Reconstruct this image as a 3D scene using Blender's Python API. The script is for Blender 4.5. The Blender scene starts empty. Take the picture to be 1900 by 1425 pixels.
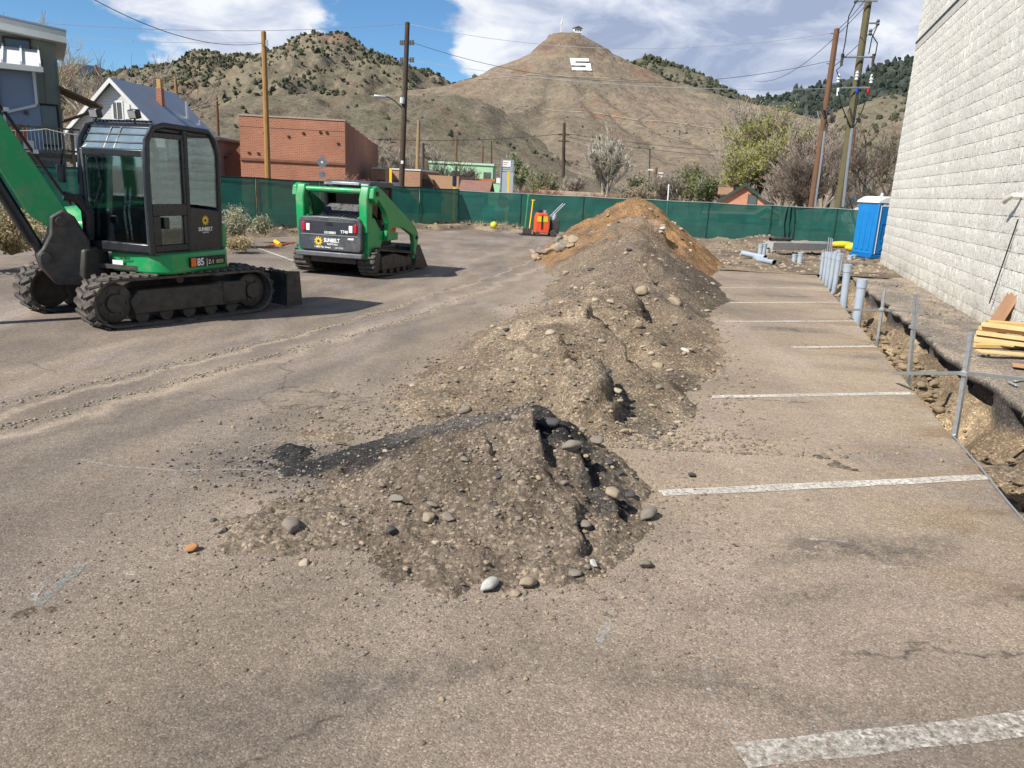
import bpy, bmesh, math, random
import numpy as np
from mathutils import Vector, Matrix
R_ = math.radians
random.seed(7); rng = np.random.default_rng(7)
S = bpy.context.scene
COL = S.collection

# ------------------------------------------------------------------ camera
FPX, PITCH, ROLL, CH = 1427., R_(14.5), R_(2.86), 2.15
vF = Vector((0, math.cos(PITCH), -math.sin(PITCH)))
vU0 = Vector((0, math.sin(PITCH), math.cos(PITCH)))
vR = Vector((1, 0, 0))*math.cos(ROLL) + vU0*math.sin(ROLL)
vU = -Vector((1, 0, 0))*math.sin(ROLL) + vU0*math.cos(ROLL)
CAMP = Vector((0, 0, CH))
cd = bpy.data.cameras.new('camera'); cam = bpy.data.objects.new('camera', cd); COL.objects.link(cam)
cd.sensor_width = 36; cd.lens = 36*FPX/1900; cd.clip_end = 9000; cd.clip_start = .05
cam.matrix_world = Matrix.Translation(CAMP) @ Matrix((vR, vU, -vF)).transposed().to_4x4()
S.camera = cam
def ray(x, y): return vF + vR*((x-950)/FPX) - vU*((y-712.5)/FPX)
def at(x, y, Y):                       # the point seen at a photo pixel at depth Y
    d = ray(x, y); return CAMP + d*(Y/d.y)
def gp(x, y, z=0.):                    # the same on the ground
    d = ray(x, y); return CAMP + d*((z-CH)/d.z)

# ------------------------------------------------------------------ sky, sun, exposure
SUN_EL, SUN_DIR = R_(43), Vector((-.78, -.62, 0)).normalized()
W = bpy.data.worlds.new('World'); S.world = W; W.use_nodes = True
def world():
    nt = W.node_tree; N = nt.nodes; L = nt.links; N.clear()
    def n(t, **k):
        o = N.new(t)
        for a, b in k.items(): setattr(o, a, b)
        return o
    def m(op, a, b=None, c=None, clamp=False):
        o = n('ShaderNodeMath', operation=op); o.use_clamp = clamp
        for i, v in enumerate((a, b, c)):
            if v is None: continue
            if isinstance(v, (int, float)): o.inputs[i].default_value = v
            else: L.new(v, o.inputs[i])
        return o.outputs[0]
    sky = n('ShaderNodeTexSky', sky_type='NISHITA'); sky.sun_disc = False
    sky.sun_elevation = SUN_EL; sky.sun_rotation = math.atan2(SUN_DIR.x, SUN_DIR.y)
    sky.altitude = 2100; sky.air_density = 1.0; sky.dust_density = .3; sky.ozone_density = 2.2
    tc = n('ShaderNodeTexCoord'); sep = n('ShaderNodeSeparateXYZ'); L.new(tc.outputs['Generated'], sep.inputs[0])
    cmb = n('ShaderNodeCombineXYZ'); L.new(sep.outputs[0], cmb.inputs[0]); L.new(sep.outputs[1], cmb.inputs[1]); L.new(m('MULTIPLY', sep.outputs[2], 2.3), cmb.inputs[2])
    def noise(vec, sc, det, rough, dist=0., off=(0, 0, 0)):
        a = n('ShaderNodeVectorMath', operation='ADD'); L.new(vec, a.inputs[0]); a.inputs[1].default_value = off
        o = n('ShaderNodeTexNoise'); o.inputs['Scale'].default_value = sc; o.inputs['Detail'].default_value = det
        o.inputs['Roughness'].default_value = rough; o.inputs['Distortion'].default_value = dist
        L.new(a.outputs[0], o.inputs['Vector']); return o.outputs[0]
    big = noise(cmb.outputs[0], 3.4, 8, .56, .15, (3.1, 1.7, 0))
    dirn = tc.outputs['Generated']
    def blob(px, py, rad, amp):
        d = ray(px, py).normalized()
        dot = n('ShaderNodeVectorMath', operation='DOT_PRODUCT'); L.new(dirn, dot.inputs[0]); dot.inputs[1].default_value = d
        ang = m('ARCCOSINE', m('MINIMUM', dot.outputs['Value'], 1.))
        return m('MULTIPLY', m('SMOOTH_MIN', m('MAXIMUM', m('SUBTRACT', 1., m('DIVIDE', ang, rad)), 0.), 1., .1), amp)
    fld = big
    for b in ((300, 10, .26, .30), (520, 62, .10, .10), (700, 45, .11, -.30), (150, 130, .13, -.36), (400, 122, .09, -.16), (780, 125, .06, -.15), (960, 85, .19, .30), (1180, 40, .2, .28), (1420, 60, .25, .24), (1620, 90, .2, .20)):
        fld = m('ADD', fld, blob(*b))
    edge = noise(cmb.outputs[0], 9.5, 9, .58, .2, (0, 4, 2))
    fld = m('ADD', fld, m('MULTIPLY', m('SUBTRACT', edge, .5), .62))
    mr = n('ShaderNodeMapRange'); mr.interpolation_type = 'SMOOTHSTEP'; L.new(fld, mr.inputs[0]); mr.inputs[1].default_value = .51; mr.inputs[2].default_value = .63
    mask = m('MULTIPLY', mr.outputs[0], .97)
    # cloud tone: sunlit billows, blue-grey bellies
    tone = noise(cmb.outputs[0], 8.5, 8, .58, .5, (7.3, 2.2, 5))
    tone = m('ADD', m('MULTIPLY', m('SUBTRACT', tone, .5), 1.5), .5)
    tone = m('ADD', tone, m('MULTIPLY', m('SUBTRACT', fld, .80), -.30))
    for b in ((940, 60, .09, .10), (870, 95, .05, .06), (380, 30, .2, -.06), (1350, 35, .20, -.20), (1200, 110, .12, -.12), (1500, 110, .16, -.12), (980, 112, .05, -.10), (1640, 65, .045, .22), (330, 60, .14, -.03), (860, 128, .03, .2), (1180, 10, .06, .14)):
        tone = m('ADD', tone, blob(*b))
    cr = n('ShaderNodeValToRGB'); L.new(tone, cr.inputs[0])
    e = cr.color_ramp.elements
    e[0].position = .22; e[0].color = (3.3, 3.9, 5.4, 1); e[1].position = .68; e[1].color = (8.3, 8.5, 8.8, 1)
    q = e.new(.46); q.color = (5.6, 6.1, 7.3, 1)
    mx = n('ShaderNodeMix', data_type='RGBA'); L.new(mask, mx.inputs['Factor']); L.new(cr.outputs[0], mx.inputs['B'])
    sat = n('ShaderNodeMix', data_type='RGBA', blend_type='MULTIPLY'); sat.inputs['Factor'].default_value = 1; L.new(sky.outputs[0], sat.inputs['A']); sat.inputs['B'].default_value = (.72, 1.0, 1.16, 1)
    L.new(sat.outputs['Result'], mx.inputs['A'])
    bg = n('ShaderNodeBackground'); bg.inputs[1].default_value = .082; L.new(mx.outputs['Result'], bg.inputs[0])
    out = n('ShaderNodeOutputWorld'); L.new(bg.outputs[0], out.inputs[0])
world()
sd = bpy.data.lights.new('sun', 'SUN'); sd.energy = 5.0; sd.angle = R_(.53); sd.color = (1, .945, .86)
sun = bpy.data.objects.new('sun', sd); COL.objects.link(sun)
sun.rotation_euler = (SUN_DIR*math.cos(SUN_EL) + Vector((0, 0, math.sin(SUN_EL)))).to_track_quat('Z', 'Y').to_euler()
S.view_settings.view_transform = 'Standard'; S.view_settings.look = 'None'; S.view_settings.exposure = .5; S.view_settings.gamma = 1
S.view_settings.use_curve_mapping = False
S.render.engine = 'CYCLES'; S.cycles.use_denoising = True; S.cycles.max_bounces = 6; S.cycles.transparent_max_bounces = 12
S.cycles.caustics_reflective = False; S.cycles.caustics_refractive = False

# ------------------------------------------------------------------ helpers
def tag(o, label=None, cat=None, group=None, kind=None):
    if label: o['label'] = label
    if cat: o['category'] = cat
    if group: o['group'] = group
    if kind: o['kind'] = kind
    return o
def empty(name, loc=(0, 0, 0), rz=0, label=None, cat=None, group=None, parent=None):
    o = bpy.data.objects.new(name, None); COL.objects.link(o); o.location = loc; o.rotation_euler = (0, 0, rz); o.empty_display_size = .1
    if parent: o.parent = parent
    return tag(o, label, cat, group)
def link(name, me, parent=None):
    o = bpy.data.objects.new(name, me); COL.objects.link(o)
    if parent: o.parent = parent
    return o
def np_mesh(name, V, Fc, mat, smooth=False, attr=None):
    me = bpy.data.meshes.new(name); V = np.asarray(V, np.float32).reshape(-1, 3); Fc = np.asarray(Fc, np.int32); k = Fc.shape[1]
    me.vertices.add(len(V)); me.vertices.foreach_set('co', V.ravel())
    me.loops.add(Fc.size); me.loops.foreach_set('vertex_index', Fc.ravel())
    me.polygons.add(len(Fc)); me.polygons.foreach_set('loop_start', np.arange(0, Fc.size, k, dtype=np.int32))
    me.polygons.foreach_set('loop_total', np.full(len(Fc), k, np.int32))
    me.polygons.foreach_set('use_smooth', np.full(len(Fc), smooth))
    me.update(calc_edges=True); me.validate()
    if attr is not None:
        a = me.color_attributes.new('Tint', 'FLOAT_COLOR', 'POINT'); a.data.foreach_set('color', np.asarray(attr, np.float32).ravel())
    if mat: me.materials.append(mat)
    return me
class MB:
    def __init__(s): s.v = []; s.f = []
    def add(s, vs, fs):
        b = len(s.v); s.v += [tuple(v) for v in vs]; s.f += [tuple(i+b for i in f) for f in fs]; return s
    def box(s, c, d, rot=None, top=None):
        x, y, z = d[0]/2, d[1]/2, d[2]/2; tx, ty = top or (1, 1)
        P = [Vector(p) for p in ((-x, -y, -z), (x, -y, -z), (x, y, -z), (-x, y, -z), (-x*tx, -y*ty, z), (x*tx, -y*ty, z), (x*tx, y*ty, z), (-x*tx, y*ty, z))]
        if rot is not None: P = [rot @ p for p in P]
        c = Vector(c); return s.add([p+c for p in P], [(0, 3, 2, 1), (4, 5, 6, 7), (0, 1, 5, 4), (1, 2, 6, 5), (2, 3, 7, 6), (3, 0, 4, 7)])
    def bx(s, a, b): return s.box([(i+j)/2 for i, j in zip(a, b)], [abs(j-i) for i, j in zip(a, b)])
    def prism(s, pts, a, b, ax='y'):        # polygon in the plane across axis ax, pushed from a to b along it
        n = len(pts)
        def P(p, t): return {'x': (t, p[0], p[1]), 'y': (p[0], t, p[1]), 'z': (p[0], p[1], t)}[ax]
        area = sum(pts[i][0]*pts[(i+1) % n][1]-pts[(i+1) % n][0]*pts[i][1] for i in range(n))
        if (area > 0) == (ax == 'y'): pts = pts[::-1]
        if a > b: a, b = b, a
        return s.add([P(p, a) for p in pts]+[P(p, b) for p in pts], [tuple(range(n-1, -1, -1)), tuple(range(n, 2*n))]+[(i, (i+1) % n, (i+1) % n+n, i+n) for i in range(n)])
    def tube(s, p0, p1, r0, r1=None, n=8, cap=True):
        r1 = r0 if r1 is None else r1; p0 = Vector(p0); p1 = Vector(p1); d = (p1-p0)
        if d.length < 1e-6: return s
        d.normalize(); u = d.orthogonal().normalized(); w = d.cross(u)
        A = [p0+(u*math.cos(2*math.pi*i/n)+w*math.sin(2*math.pi*i/n))*r0 for i in range(n)]; B = [p1+(u*math.cos(2*math.pi*i/n)+w*math.sin(2*math.pi*i/n))*r1 for i in range(n)]
        F = [(i, (i+1) % n, (i+1) % n+n, i+n) for i in range(n)]
        if cap: F += [tuple(range(n-1, -1, -1)), tuple(range(n, 2*n))]
        return s.add(A+B, F)
    def path(s, pts, r, n=6):
        pts = [Vector(p) for p in pts]; rs = r if isinstance(r, (list, tuple)) else [r]*len(pts); u = None; rings = []
        for i, p in enumerate(pts):
            d = (pts[min(i+1, len(pts)-1)]-pts[max(i-1, 0)]).normalized()
            u = d.orthogonal().normalized() if u is None else (u-d*u.dot(d)).normalized(); w = d.cross(u)
            rings.append([p+(u*math.cos(2*math.pi*k/n)+w*math.sin(2*math.pi*k/n))*rs[i] for k in range(n)])
        V = [v for q in rings for v in q]; m = len(pts)
        F = [(i*n+k, i*n+(k+1) % n, (i+1)*n+(k+1) % n, (i+1)*n+k) for i in range(m-1) for k in range(n)]
        return s.add(V, F+[tuple(range(n-1, -1, -1)), tuple(range((m-1)*n, m*n))])
    def lathe(s, prof, c=(0, 0, 0), n=20, ax='z'):
        V = []
        for r, t in prof:
            for k in range(n):
                a = 2*math.pi*k/n; q = {'z': (r*math.cos(a), r*math.sin(a), t), 'y': (r*math.sin(a), t, r*math.cos(a)), 'x': (t, r*math.cos(a), r*math.sin(a))}[ax]
                V.append(tuple(i+j for i, j in zip(q, c)))
        m = len(prof)
        return s.add(V, [(i*n+k, i*n+(k+1) % n, (i+1)*n+(k+1) % n, (i+1)*n+k) for i in range(m-1) for k in range(n)]+[tuple(range(n-1, -1, -1)), tuple(range((m-1)*n, m*n))])
    def sheet(s, P):                        # grid of points [[...]]
        h = len(P); w = len(P[0])
        return s.add([p for r in P for p in r], [(j*w+i, j*w+i+1, (j+1)*w+i+1, (j+1)*w+i) for j in range(h-1) for i in range(w-1)])
    def mesh(s, name, mat, smooth=True, angle=35):
        me = bpy.data.meshes.new(name); me.from_pydata(s.v, [], s.f); me.update()
        if mat: me.materials.append(mat)
        if smooth:
            me.polygons.foreach_set('use_smooth', [True]*len(me.polygons)); me.set_sharp_from_angle(angle=R_(angle))
        return me
    def build(s, name, mat, parent=None, bevel=0, seg=2, smooth=True, loc=None, rz=None):
        o = link(name, s.mesh(name, mat, smooth), parent)
        if loc is not None: o.location = loc
        if rz is not None: o.rotation_euler = (0, 0, rz)
        if bevel:
            b = o.modifiers.new('bevel', 'BEVEL'); b.width = bevel; b.segments = seg; b.limit_method = 'ANGLE'; b.angle_limit = R_(38); b.harden_normals = False
        return o
def hsh(i, j, s):
    n = (i*374761393 + j*668265263 + s*1274126177) & 0xffffffff
    n = ((n ^ (n >> 13))*1274126177) & 0xffffffff
    return ((n ^ (n >> 16)) & 0xffff)/65535.
def vn(x, y, s=0):
    xi = np.floor(x).astype(np.int64); yi = np.floor(y).astype(np.int64); fx = x-xi; fy = y-yi
    fx = fx*fx*(3-2*fx); fy = fy*fy*(3-2*fy)
    return (hsh(xi, yi, s)*(1-fx)+hsh(xi+1, yi, s)*fx)*(1-fy)+(hsh(xi, yi+1, s)*(1-fx)+hsh(xi+1, yi+1, s)*fx)*fy
def fbm(x, y, o=4, s=0, gain=.5):
    x = np.asarray(x, float); y = np.asarray(y, float)
    t = 0; a = 1; n = 0
    for k in range(o): t = t+a*(vn(x, y, s+k*17)-.5); n += a; a *= gain; x = x*2.03+13.1; y = y*2.03+7.7
    return t/n*2
def sstep(a, b, x):
    t = np.clip((np.asarray(x, float)-a)/(b-a), 0, 1); return t*t*(3-2*t)
def grid_faces(nx, ny):
    i, j = np.meshgrid(np.arange(nx-1), np.arange(ny-1)); a = (j*nx+i).ravel(); return np.stack([a, a+1, a+nx+1, a+nx], 1)

# ------------------------------------------------------------------ materials
class NT:
    def __init__(s, name):
        s.m = bpy.data.materials.new(name); s.m.use_nodes = True; s.t = s.m.node_tree; s.N = s.t.nodes; s.L = s.t.links
        s.b = s.N['Principled BSDF']; s.out = s.N['Material Output']; s.co = None
    def n(s, t, **k):
        o = s.N.new(t)
        for a, b in k.items(): setattr(o, a, b)
        return o
    def put(s, sock, v):
        if isinstance(v, bpy.types.NodeSocket): s.L.new(v, sock)
        elif v is not None: sock.default_value = v if not (isinstance(v, tuple) and len(v) == 3 and len(getattr(sock, 'default_value', (0, 0, 0))) == 4) else (*v, 1)
    def coord(s, kind='Object', scale=None, rot=None, loc=None):
        if s.co is None: s.co = s.n('ShaderNodeTexCoord')
        c = s.co.outputs[kind]
        if scale or rot or loc:
            mp = s.n('ShaderNodeMapping'); s.L.new(c, mp.inputs[0])
            if scale: mp.inputs['Scale'].default_value = scale
            if rot: mp.inputs['Rotation'].default_value = rot
            if loc: mp.inputs['Location'].default_value = loc
            return mp.outputs[0]
        return c
    def noise(s, sc, det=4, rough=.55, dist=0, vec=None, col=False):
        o = s.n('ShaderNodeTexNoise'); s.L.new(vec or s.coord(), o.inputs['Vector'])
        for k, v in (('Scale', sc), ('Detail', det), ('Roughness', rough), ('Distortion', dist)): o.inputs[k].default_value = v
        return o.outputs[1 if col else 0]
    def vor(s, sc, out=0, vec=None, feature='F1', rnd=1):
        o = s.n('ShaderNodeTexVoronoi', feature=feature); s.L.new(vec or s.coord(), o.inputs['Vector']); o.inputs['Scale'].default_value = sc
        o.inputs['Randomness'].default_value = rnd
        return o.outputs[out]
    def ramp(s, f, *stops):
        o = s.n('ShaderNodeValToRGB'); s.L.new(f, o.inputs[0]); e = o.color_ramp.elements
        while len(e) < len(stops): e.new(.5)
        for q, (p, c) in zip(e, stops):
            q.position = p; q.color = (c, c, c, 1) if isinstance(c, (int, float)) else (*c, 1)
        return o.outputs[0]
    def mix(s, f, a, b, mode='MIX'):
        o = s.n('ShaderNodeMix', data_type='RGBA', blend_type=mode); s.put(o.inputs['Factor'], f); s.put(o.inputs['A'], a); s.put(o.inputs['B'], b); return o.outputs['Result']
    def math(s, op, a, b=0., clamp=False):
        o = s.n('ShaderNodeMath', operation=op); o.use_clamp = clamp; s.put(o.inputs[0], a); s.put(o.inputs[1], b); return o.outputs[0]
    def sep(s, v):
        o = s.n('ShaderNodeSeparateXYZ'); s.L.new(v, o.inputs[0]); return o.outputs
    def bump(s, h, st=.4, dist=.01, prev=None):
        o = s.n('ShaderNodeBump'); s.L.new(h, o.inputs['Height']); o.inputs['Strength'].default_value = st; o.inputs['Distance'].default_value = dist
        if prev: s.L.new(prev, o.inputs['Normal'])
        return o.outputs[0]
    def set(s, base=None, rough=None, metal=None, normal=None, spec=None):
        for k, v in (('Base Color', base), ('Roughness', rough), ('Metallic', metal), ('Normal', normal), ('Specular IOR Level', spec)):
            if v is not None: s.put(s.b.inputs[k], v)
        return s.m
MATS = {}
def M(name, c1, c2=None, sc=6., rough=.7, metal=0., bump=.0, bsc=60., spec=.4, det=5, dist=.004):
    if name in MATS: return MATS[name]
    t = NT(name); c2 = c2 or tuple(x*.82 for x in c1)
    f = t.ramp(t.noise(sc, det, .6), (.3, 0.), (.7, 1.))
    nm = t.bump(t.noise(bsc, 3), bump, dist) if bump else None
    rg = t.ramp(t.noise(sc*2.3, 3), (.3, max(rough-.12, .03)), (.7, min(rough+.12, 1.)))
    MATS[name] = t.set(t.mix(f, c1, c2), rg, metal, nm, spec); return MATS[name]
def mat_glass(name, tint, refl=.5):
    t = NT(name); tr = t.n('ShaderNodeBsdfTransparent'); tr.inputs[0].default_value = (*tint, 1)
    gl = t.n('ShaderNodeBsdfGlossy'); gl.inputs['Roughness'].default_value = .03; gl.inputs[0].default_value = (.9, .95, 1, 1)
    fr = t.n('ShaderNodeFresnel'); fr.inputs[0].default_value = 1.5
    mx = t.n('ShaderNodeMixShader'); t.L.new(t.math('MULTIPLY', fr.outputs[0], .85, True), mx.inputs[0]); t.L.new(tr.outputs[0], mx.inputs[1]); t.L.new(gl.outputs[0], mx.inputs[2])
    t.L.new(mx.outputs[0], t.out.inputs[0]); return t.m
GLASS = mat_glass('tinted_cab_glass', (.82, .90, .87)); 
PANE = M('window_glass', (.03, .035, .04), (.05, .055, .06), 1., .08, spec=.9)
BLACK = M('black_paint', (.014, .015, .018), (.022, .023, .026), 5, .32, bump=.03)
RUBBER = M('dusty_rubber', (.034, .032, .030), (.125, .108, .088), 7, .88, bump=.4, bsc=90)
STEEL_D = M('dark_steel', (.03, .029, .028), (.075, .065, .054), 8, .6, bump=.15)
def mat_machine(name, c1, c2, rough, dust=.5):
    t = NT(name); c = t.mix(t.ramp(t.noise(2.5, 4), (.3, 0.), (.7, 1.)), c1, c2); d = t.math('MULTIPLY', t.ramp(t.noise(3.1, 7, .72, .4), (.46, 0.), (.68, 1.)), t.ramp(t.noise(38, 5, .7), (.3, .3), (.65, 1.)))
    sc = t.ramp(t.noise(9, 7, .8, 1.2, t.coord(scale=(.4, 1.6, 3.))), (.66, 0.), (.70, .5)); c = t.mix(t.math('MULTIPLY', d, dust), c, (.27, .225, .165)); c = t.mix(sc, c, tuple(x*.45+.03 for x in c1))
    return t.set(c, t.ramp(d, (0., rough), (1., .85)), 0, t.bump(t.noise(60, 3), .04, .003), .5)
GREEN = mat_machine('machine_green', (.005, .30, .085), (.006, .26, .075), .30, .55)
CHAR = mat_machine('charcoal_paint', (.035, .042, .055), (.05, .058, .07), .38, .35)
CHROME = M('worn_chrome', (.6, .6, .6), None, 5, .25, 1.)
GALV = M('galvanised_steel', (.52, .54, .56), (.40, .42, .44), 14, .42, .75, .05)
PVC = M('grey_pvc', (.34, .40, .46), (.30, .35, .41), 6, .45)
WHITEP = M('white_paint', (.80, .80, .78), (.70, .70, .68), 4, .5)
YELLOWP = M('yellow_paint', (.85, .55, .02), (.75, .45, .02), 4, .5)
LETTER = M('white_lettering', (.85, .86, .86), None, 4, .5)
DARKL = M('dark_lettering', (.01, .01, .012), None, 4, .5)
ORANGE = M('orange_paint', (.80, .16, .03), (.7, .11, .02), 5, .45)
REDL = M('red_lens', (.55, .01, .02), (.4, .01, .015), 20, .2)
LENS = M('clear_lens', (.80, .80, .78), (.6, .6, .6), 30, .2)
FONTC = {}
def text(body, size, mat, parent, loc, rot, name='lettering', ex=.0025, bold=0., sx=1., align='LEFT'):
    cu = bpy.data.curves.new('txt', 'FONT'); cu.body = body; cu.size = size; cu.extrude = ex; cu.offset = bold; cu.align_x = align; cu.resolution_u = 3
    o = bpy.data.objects.new('txt', cu); COL.objects.link(o); dg = bpy.context.evaluated_depsgraph_get()
    me = bpy.data.meshes.new_from_object(o.evaluated_get(dg)); bpy.data.objects.remove(o); me.materials.clear(); me.materials.append(mat); me.name = name
    t = link(name, me, parent); t.location = loc; t.rotation_euler = rot; t.scale = (sx, 1, 1); return t

# ------------------------------------------------------------------ ground materials
def line_dist(t, px, py, ang, vec):       # signed distance (m) from a line through (px,py) along ang
    o = t.n('ShaderNodeVectorMath', operation='DOT_PRODUCT'); s = t.n('ShaderNodeVectorMath', operation='SUBTRACT')
    t.L.new(vec, s.inputs[0]); s.inputs[1].default_value = (px, py, 0); t.L.new(s.outputs[0], o.inputs[0]); o.inputs[1].default_value = (math.cos(ang), -math.sin(ang), 0)
    return o.outputs['Value']
def stain(t, wv, cx, cy, rx, ry, ang, soft=.5, k=1.):    # an irregular blot of its own shape
    mp = t.n('ShaderNodeMapping', vector_type='TEXTURE'); t.L.new(wv, mp.inputs[0]); mp.inputs['Location'].default_value = (cx, cy, 0); mp.inputs['Rotation'].default_value = (0, 0, ang); mp.inputs['Scale'].default_value = (rx, ry, 1000)
    ln = t.n('ShaderNodeVectorMath', operation='LENGTH'); t.L.new(mp.outputs[0], ln.inputs[0])
    return t.ramp(ln.outputs['Value'], (1-soft, k), (1., 0.))
def mat_asphalt():
    t = NT('worn_gravelly_asphalt'); co = t.coord()
    wob = t.n('ShaderNodeVectorMath', operation='ADD'); sc = t.n('ShaderNodeVectorMath', operation='SCALE'); su = t.n('ShaderNodeVectorMath', operation='SUBTRACT')
    t.L.new(t.noise(.9, 5, .6, 0, co, True), su.inputs[0]); su.inputs[1].default_value = (.5, .5, .5); t.L.new(su.outputs[0], sc.inputs[0]); sc.inputs['Scale'].default_value = .9; t.L.new(co, wob.inputs[0]); t.L.new(sc.outputs[0], wob.inputs[1]); wv = wob.outputs[0]
    A = t.ramp(t.noise(.42, 6, .62, .4), (.32, (.156, .127, .103)), (.50, (.208, .167, .131)), (.68, (.265, .214, .166)))
    # greyer rubbed patches and darker scuffs, drawn out along the driving direction
    A = t.mix(t.ramp(t.noise(.9, 6, .65, .5, t.coord(scale=(1.2, .22, 1), rot=(0, 0, R_(18)))), (.47, 0.), (.64, .85)), A, (.150, .130, .117))
    A = t.mix(t.ramp(t.noise(.8, 5, .6, .3, t.coord(scale=(1., .3, 1), rot=(0, 0, R_(24)), loc=(5, 2, 0))), (.50, 0.), (.68, .6)), A, (.36, .30, .262))
    # tracked-in dirt: long bands from the lower left to the rear
    q = line_dist(t, -3.0, 8.75, R_(19.5), wv); y = t.sep(co)[1]
    bend = t.math('MULTIPLY', t.math('POWER', t.math('MULTIPLY', t.math('SUBTRACT', y, 9.), .1), 2.), .55); q = t.math('ADD', q, bend)
    q = t.math('ADD', q, t.math('MULTIPLY', t.math('SUBTRACT', t.noise(3., 5, .65), .5), .16))
    band = t.ramp(t.math('ADD', t.math('MULTIPLY', q, .22), .5), (.03, .0), (.10, .45), (.17, .0), (.26, .35), (.32, .0), (.385, .95), (.40, .1), (.47, .2), (.515, 1.), (.545, .15), (.60, .7), (.66, .1), (.74, .45), (.82, .0))
    patchy = t.ramp(t.noise(1.1, 5, .6, .2, t.coord(scale=(1, .3, 1), rot=(0, 0, R_(20)))), (.30, .35), (.60, 1.))
    A = t.mix(t.math('MULTIPLY', t.math('MULTIPLY', band, patchy), .85, True), A, (.40, .325, .24))
    dk = t.ramp(t.math('ADD', t.math('MULTIPLY', q, .22), .5), (.33, 0.), (.365, .8), (.385, 0.), (.42, .35), (.47, 0.), (.545, .1), (.575, .9), (.63, .5), (.70, .9), (.80, .0))
    A = t.mix(t.math('MULTIPLY', t.math('MULTIPLY', dk, patchy), .8, True), A, (.115, .100, .088))
    # dust round the dirt ridge, and tan silt over the stalls
    d2 = t.math('ABSOLUTE', line_dist(t, .6, 8.8, R_(11), wv))
    A = t.mix(t.math('MULTIPLY', t.ramp(t.math('MULTIPLY', d2, .25), (.30, .9), (.66, 0.)), t.ramp(t.noise(.8, 6, .65), (.30, .1), (.56, .85))), A, (.36, .29, .21))
    d3 = line_dist(t, 4.1, 6.5, R_(16.2), wv)
    A = t.mix(t.math('MULTIPLY', t.ramp(t.math('ADD', t.math('MULTIPLY', d3, .25), .9), (.02, 0.), (.35, .55), (.9, .8)), t.ramp(t.noise(.7, 5, .6, .3, t.coord(scale=(.35, 1, 1), rot=(0, 0, R_(-14)))), (.36, .1), (.58, 1.))), A, (.335, .265, .190))
    A = t.mix(t.math('MULTIPLY', t.ramp(t.math('ADD', t.math('MULTIPLY', d3, .6), .9), (.2, 0.), (.85, .8)), t.ramp(t.noise(1.4, 4, .6, .3, t.coord(scale=(.3, 1, 1), rot=(0, 0, R_(-14)), loc=(2, 5, 0))), (.52, .0), (.60, 1.))), A, (.235, .160, .092))
    A = t.mix(t.math('MULTIPLY', t.ramp(t.math('MULTIPLY', t.math('ADD', y, t.math('MULTIPLY', t.noise(.6, 4, .6), 3.)), .1), (.38, .8), (.74, 0.)), t.ramp(t.noise(.9, 5, .6, .3), (.30, .4), (.62, 1.))), A, (.156, .126, .103))
    # oil and tar marks
    grit = t.ramp(t.noise(6, 9, .82, .3), (.40, .04), (.56, 1.)); wet = None
    for cx, cy, rx, ry, an, so, k in ((2.35, 4.62, 1.05, .26, .28, .9, 1.), (3.0, 4.2, .7, .16, .35, .9, .9), (1.7, 3.9, .8, .2, .2, .9, .6), (4.55, 12.9, .95, .34, .25, .8, .95), (5.1, 11.0, .7, .2, .2, .8, .6), (6.4, 17.6, .8, .2, .2, .8, .8), (-1.45, 5.62, 1.35, .62, .06, .75, 1.), (-.4, 3.0, 1.3, .35, .5, .9, .65), (-.9, 7.6, 1.6, .3, 1.1, .9, .6), (1.1, 3.1, 1.2, .3, -.3, .9, .55)):
        m = stain(t, wv, cx, cy, rx, ry, an, so, k); wet = m if wet is None else t.math('MAXIMUM', wet, m)
    A = t.mix(t.math('MULTIPLY', t.math('MULTIPLY', wet, grit), .85), A, (.062, .055, .049))
    # chalky scrapes
    ch = t.math('MULTIPLY', t.ramp(t.noise(5.5, 6, .75, 1.5, t.coord(scale=(.28, 1.3, 1), rot=(0, 0, R_(-32)))), (.62, 0.), (.70, 1.)), t.ramp(t.noise(.7, 2), (.52, 0.), (.62, .75)))
    A = t.mix(ch, A, (.44, .41, .385))
    # fine aggregate
    hs = t.sep(t.vor(120, 1, co))[0]
    g = t.ramp(hs, (.0, .62), (.30, .86), (.62, 1.0), (.86, 1.14), (.965, 1.5)); A = t.mix(1., A, g, 'MULTIPLY')
    A = t.mix(1., A, t.ramp(t.noise(14, 6, .7), (.25, .80), (.75, 1.20)), 'MULTIPLY'); A = t.mix(1., A, t.ramp(t.noise(.23, 5, .6, .6, t.coord(loc=(4, 11, 0))), (.30, .76), (.52, 1.), (.72, 1.16)), 'MULTIPLY')
    nm = t.bump(t.vor(120, 0, co), .5, -.004); nm = t.bump(t.noise(5, 6, .65), .4, .03, nm)
    ck = t.vor(.21, 0, wv, 'DISTANCE_TO_EDGE'); ckm = t.ramp(ck, (.0, 1.), (.0018, 0.))
    ckm = t.math('MULTIPLY', ckm, t.math('MULTIPLY', grit, t.ramp(t.noise(.5, 2, .5, 0, t.coord(loc=(9, 1, 0))), (.50, 0.), (.56, .9))))
    A = t.mix(ckm, A, (.045, .04, .035))
    return t.set(A, .93, 0, nm, .25)
ASPHALT = mat_asphalt()
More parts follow.
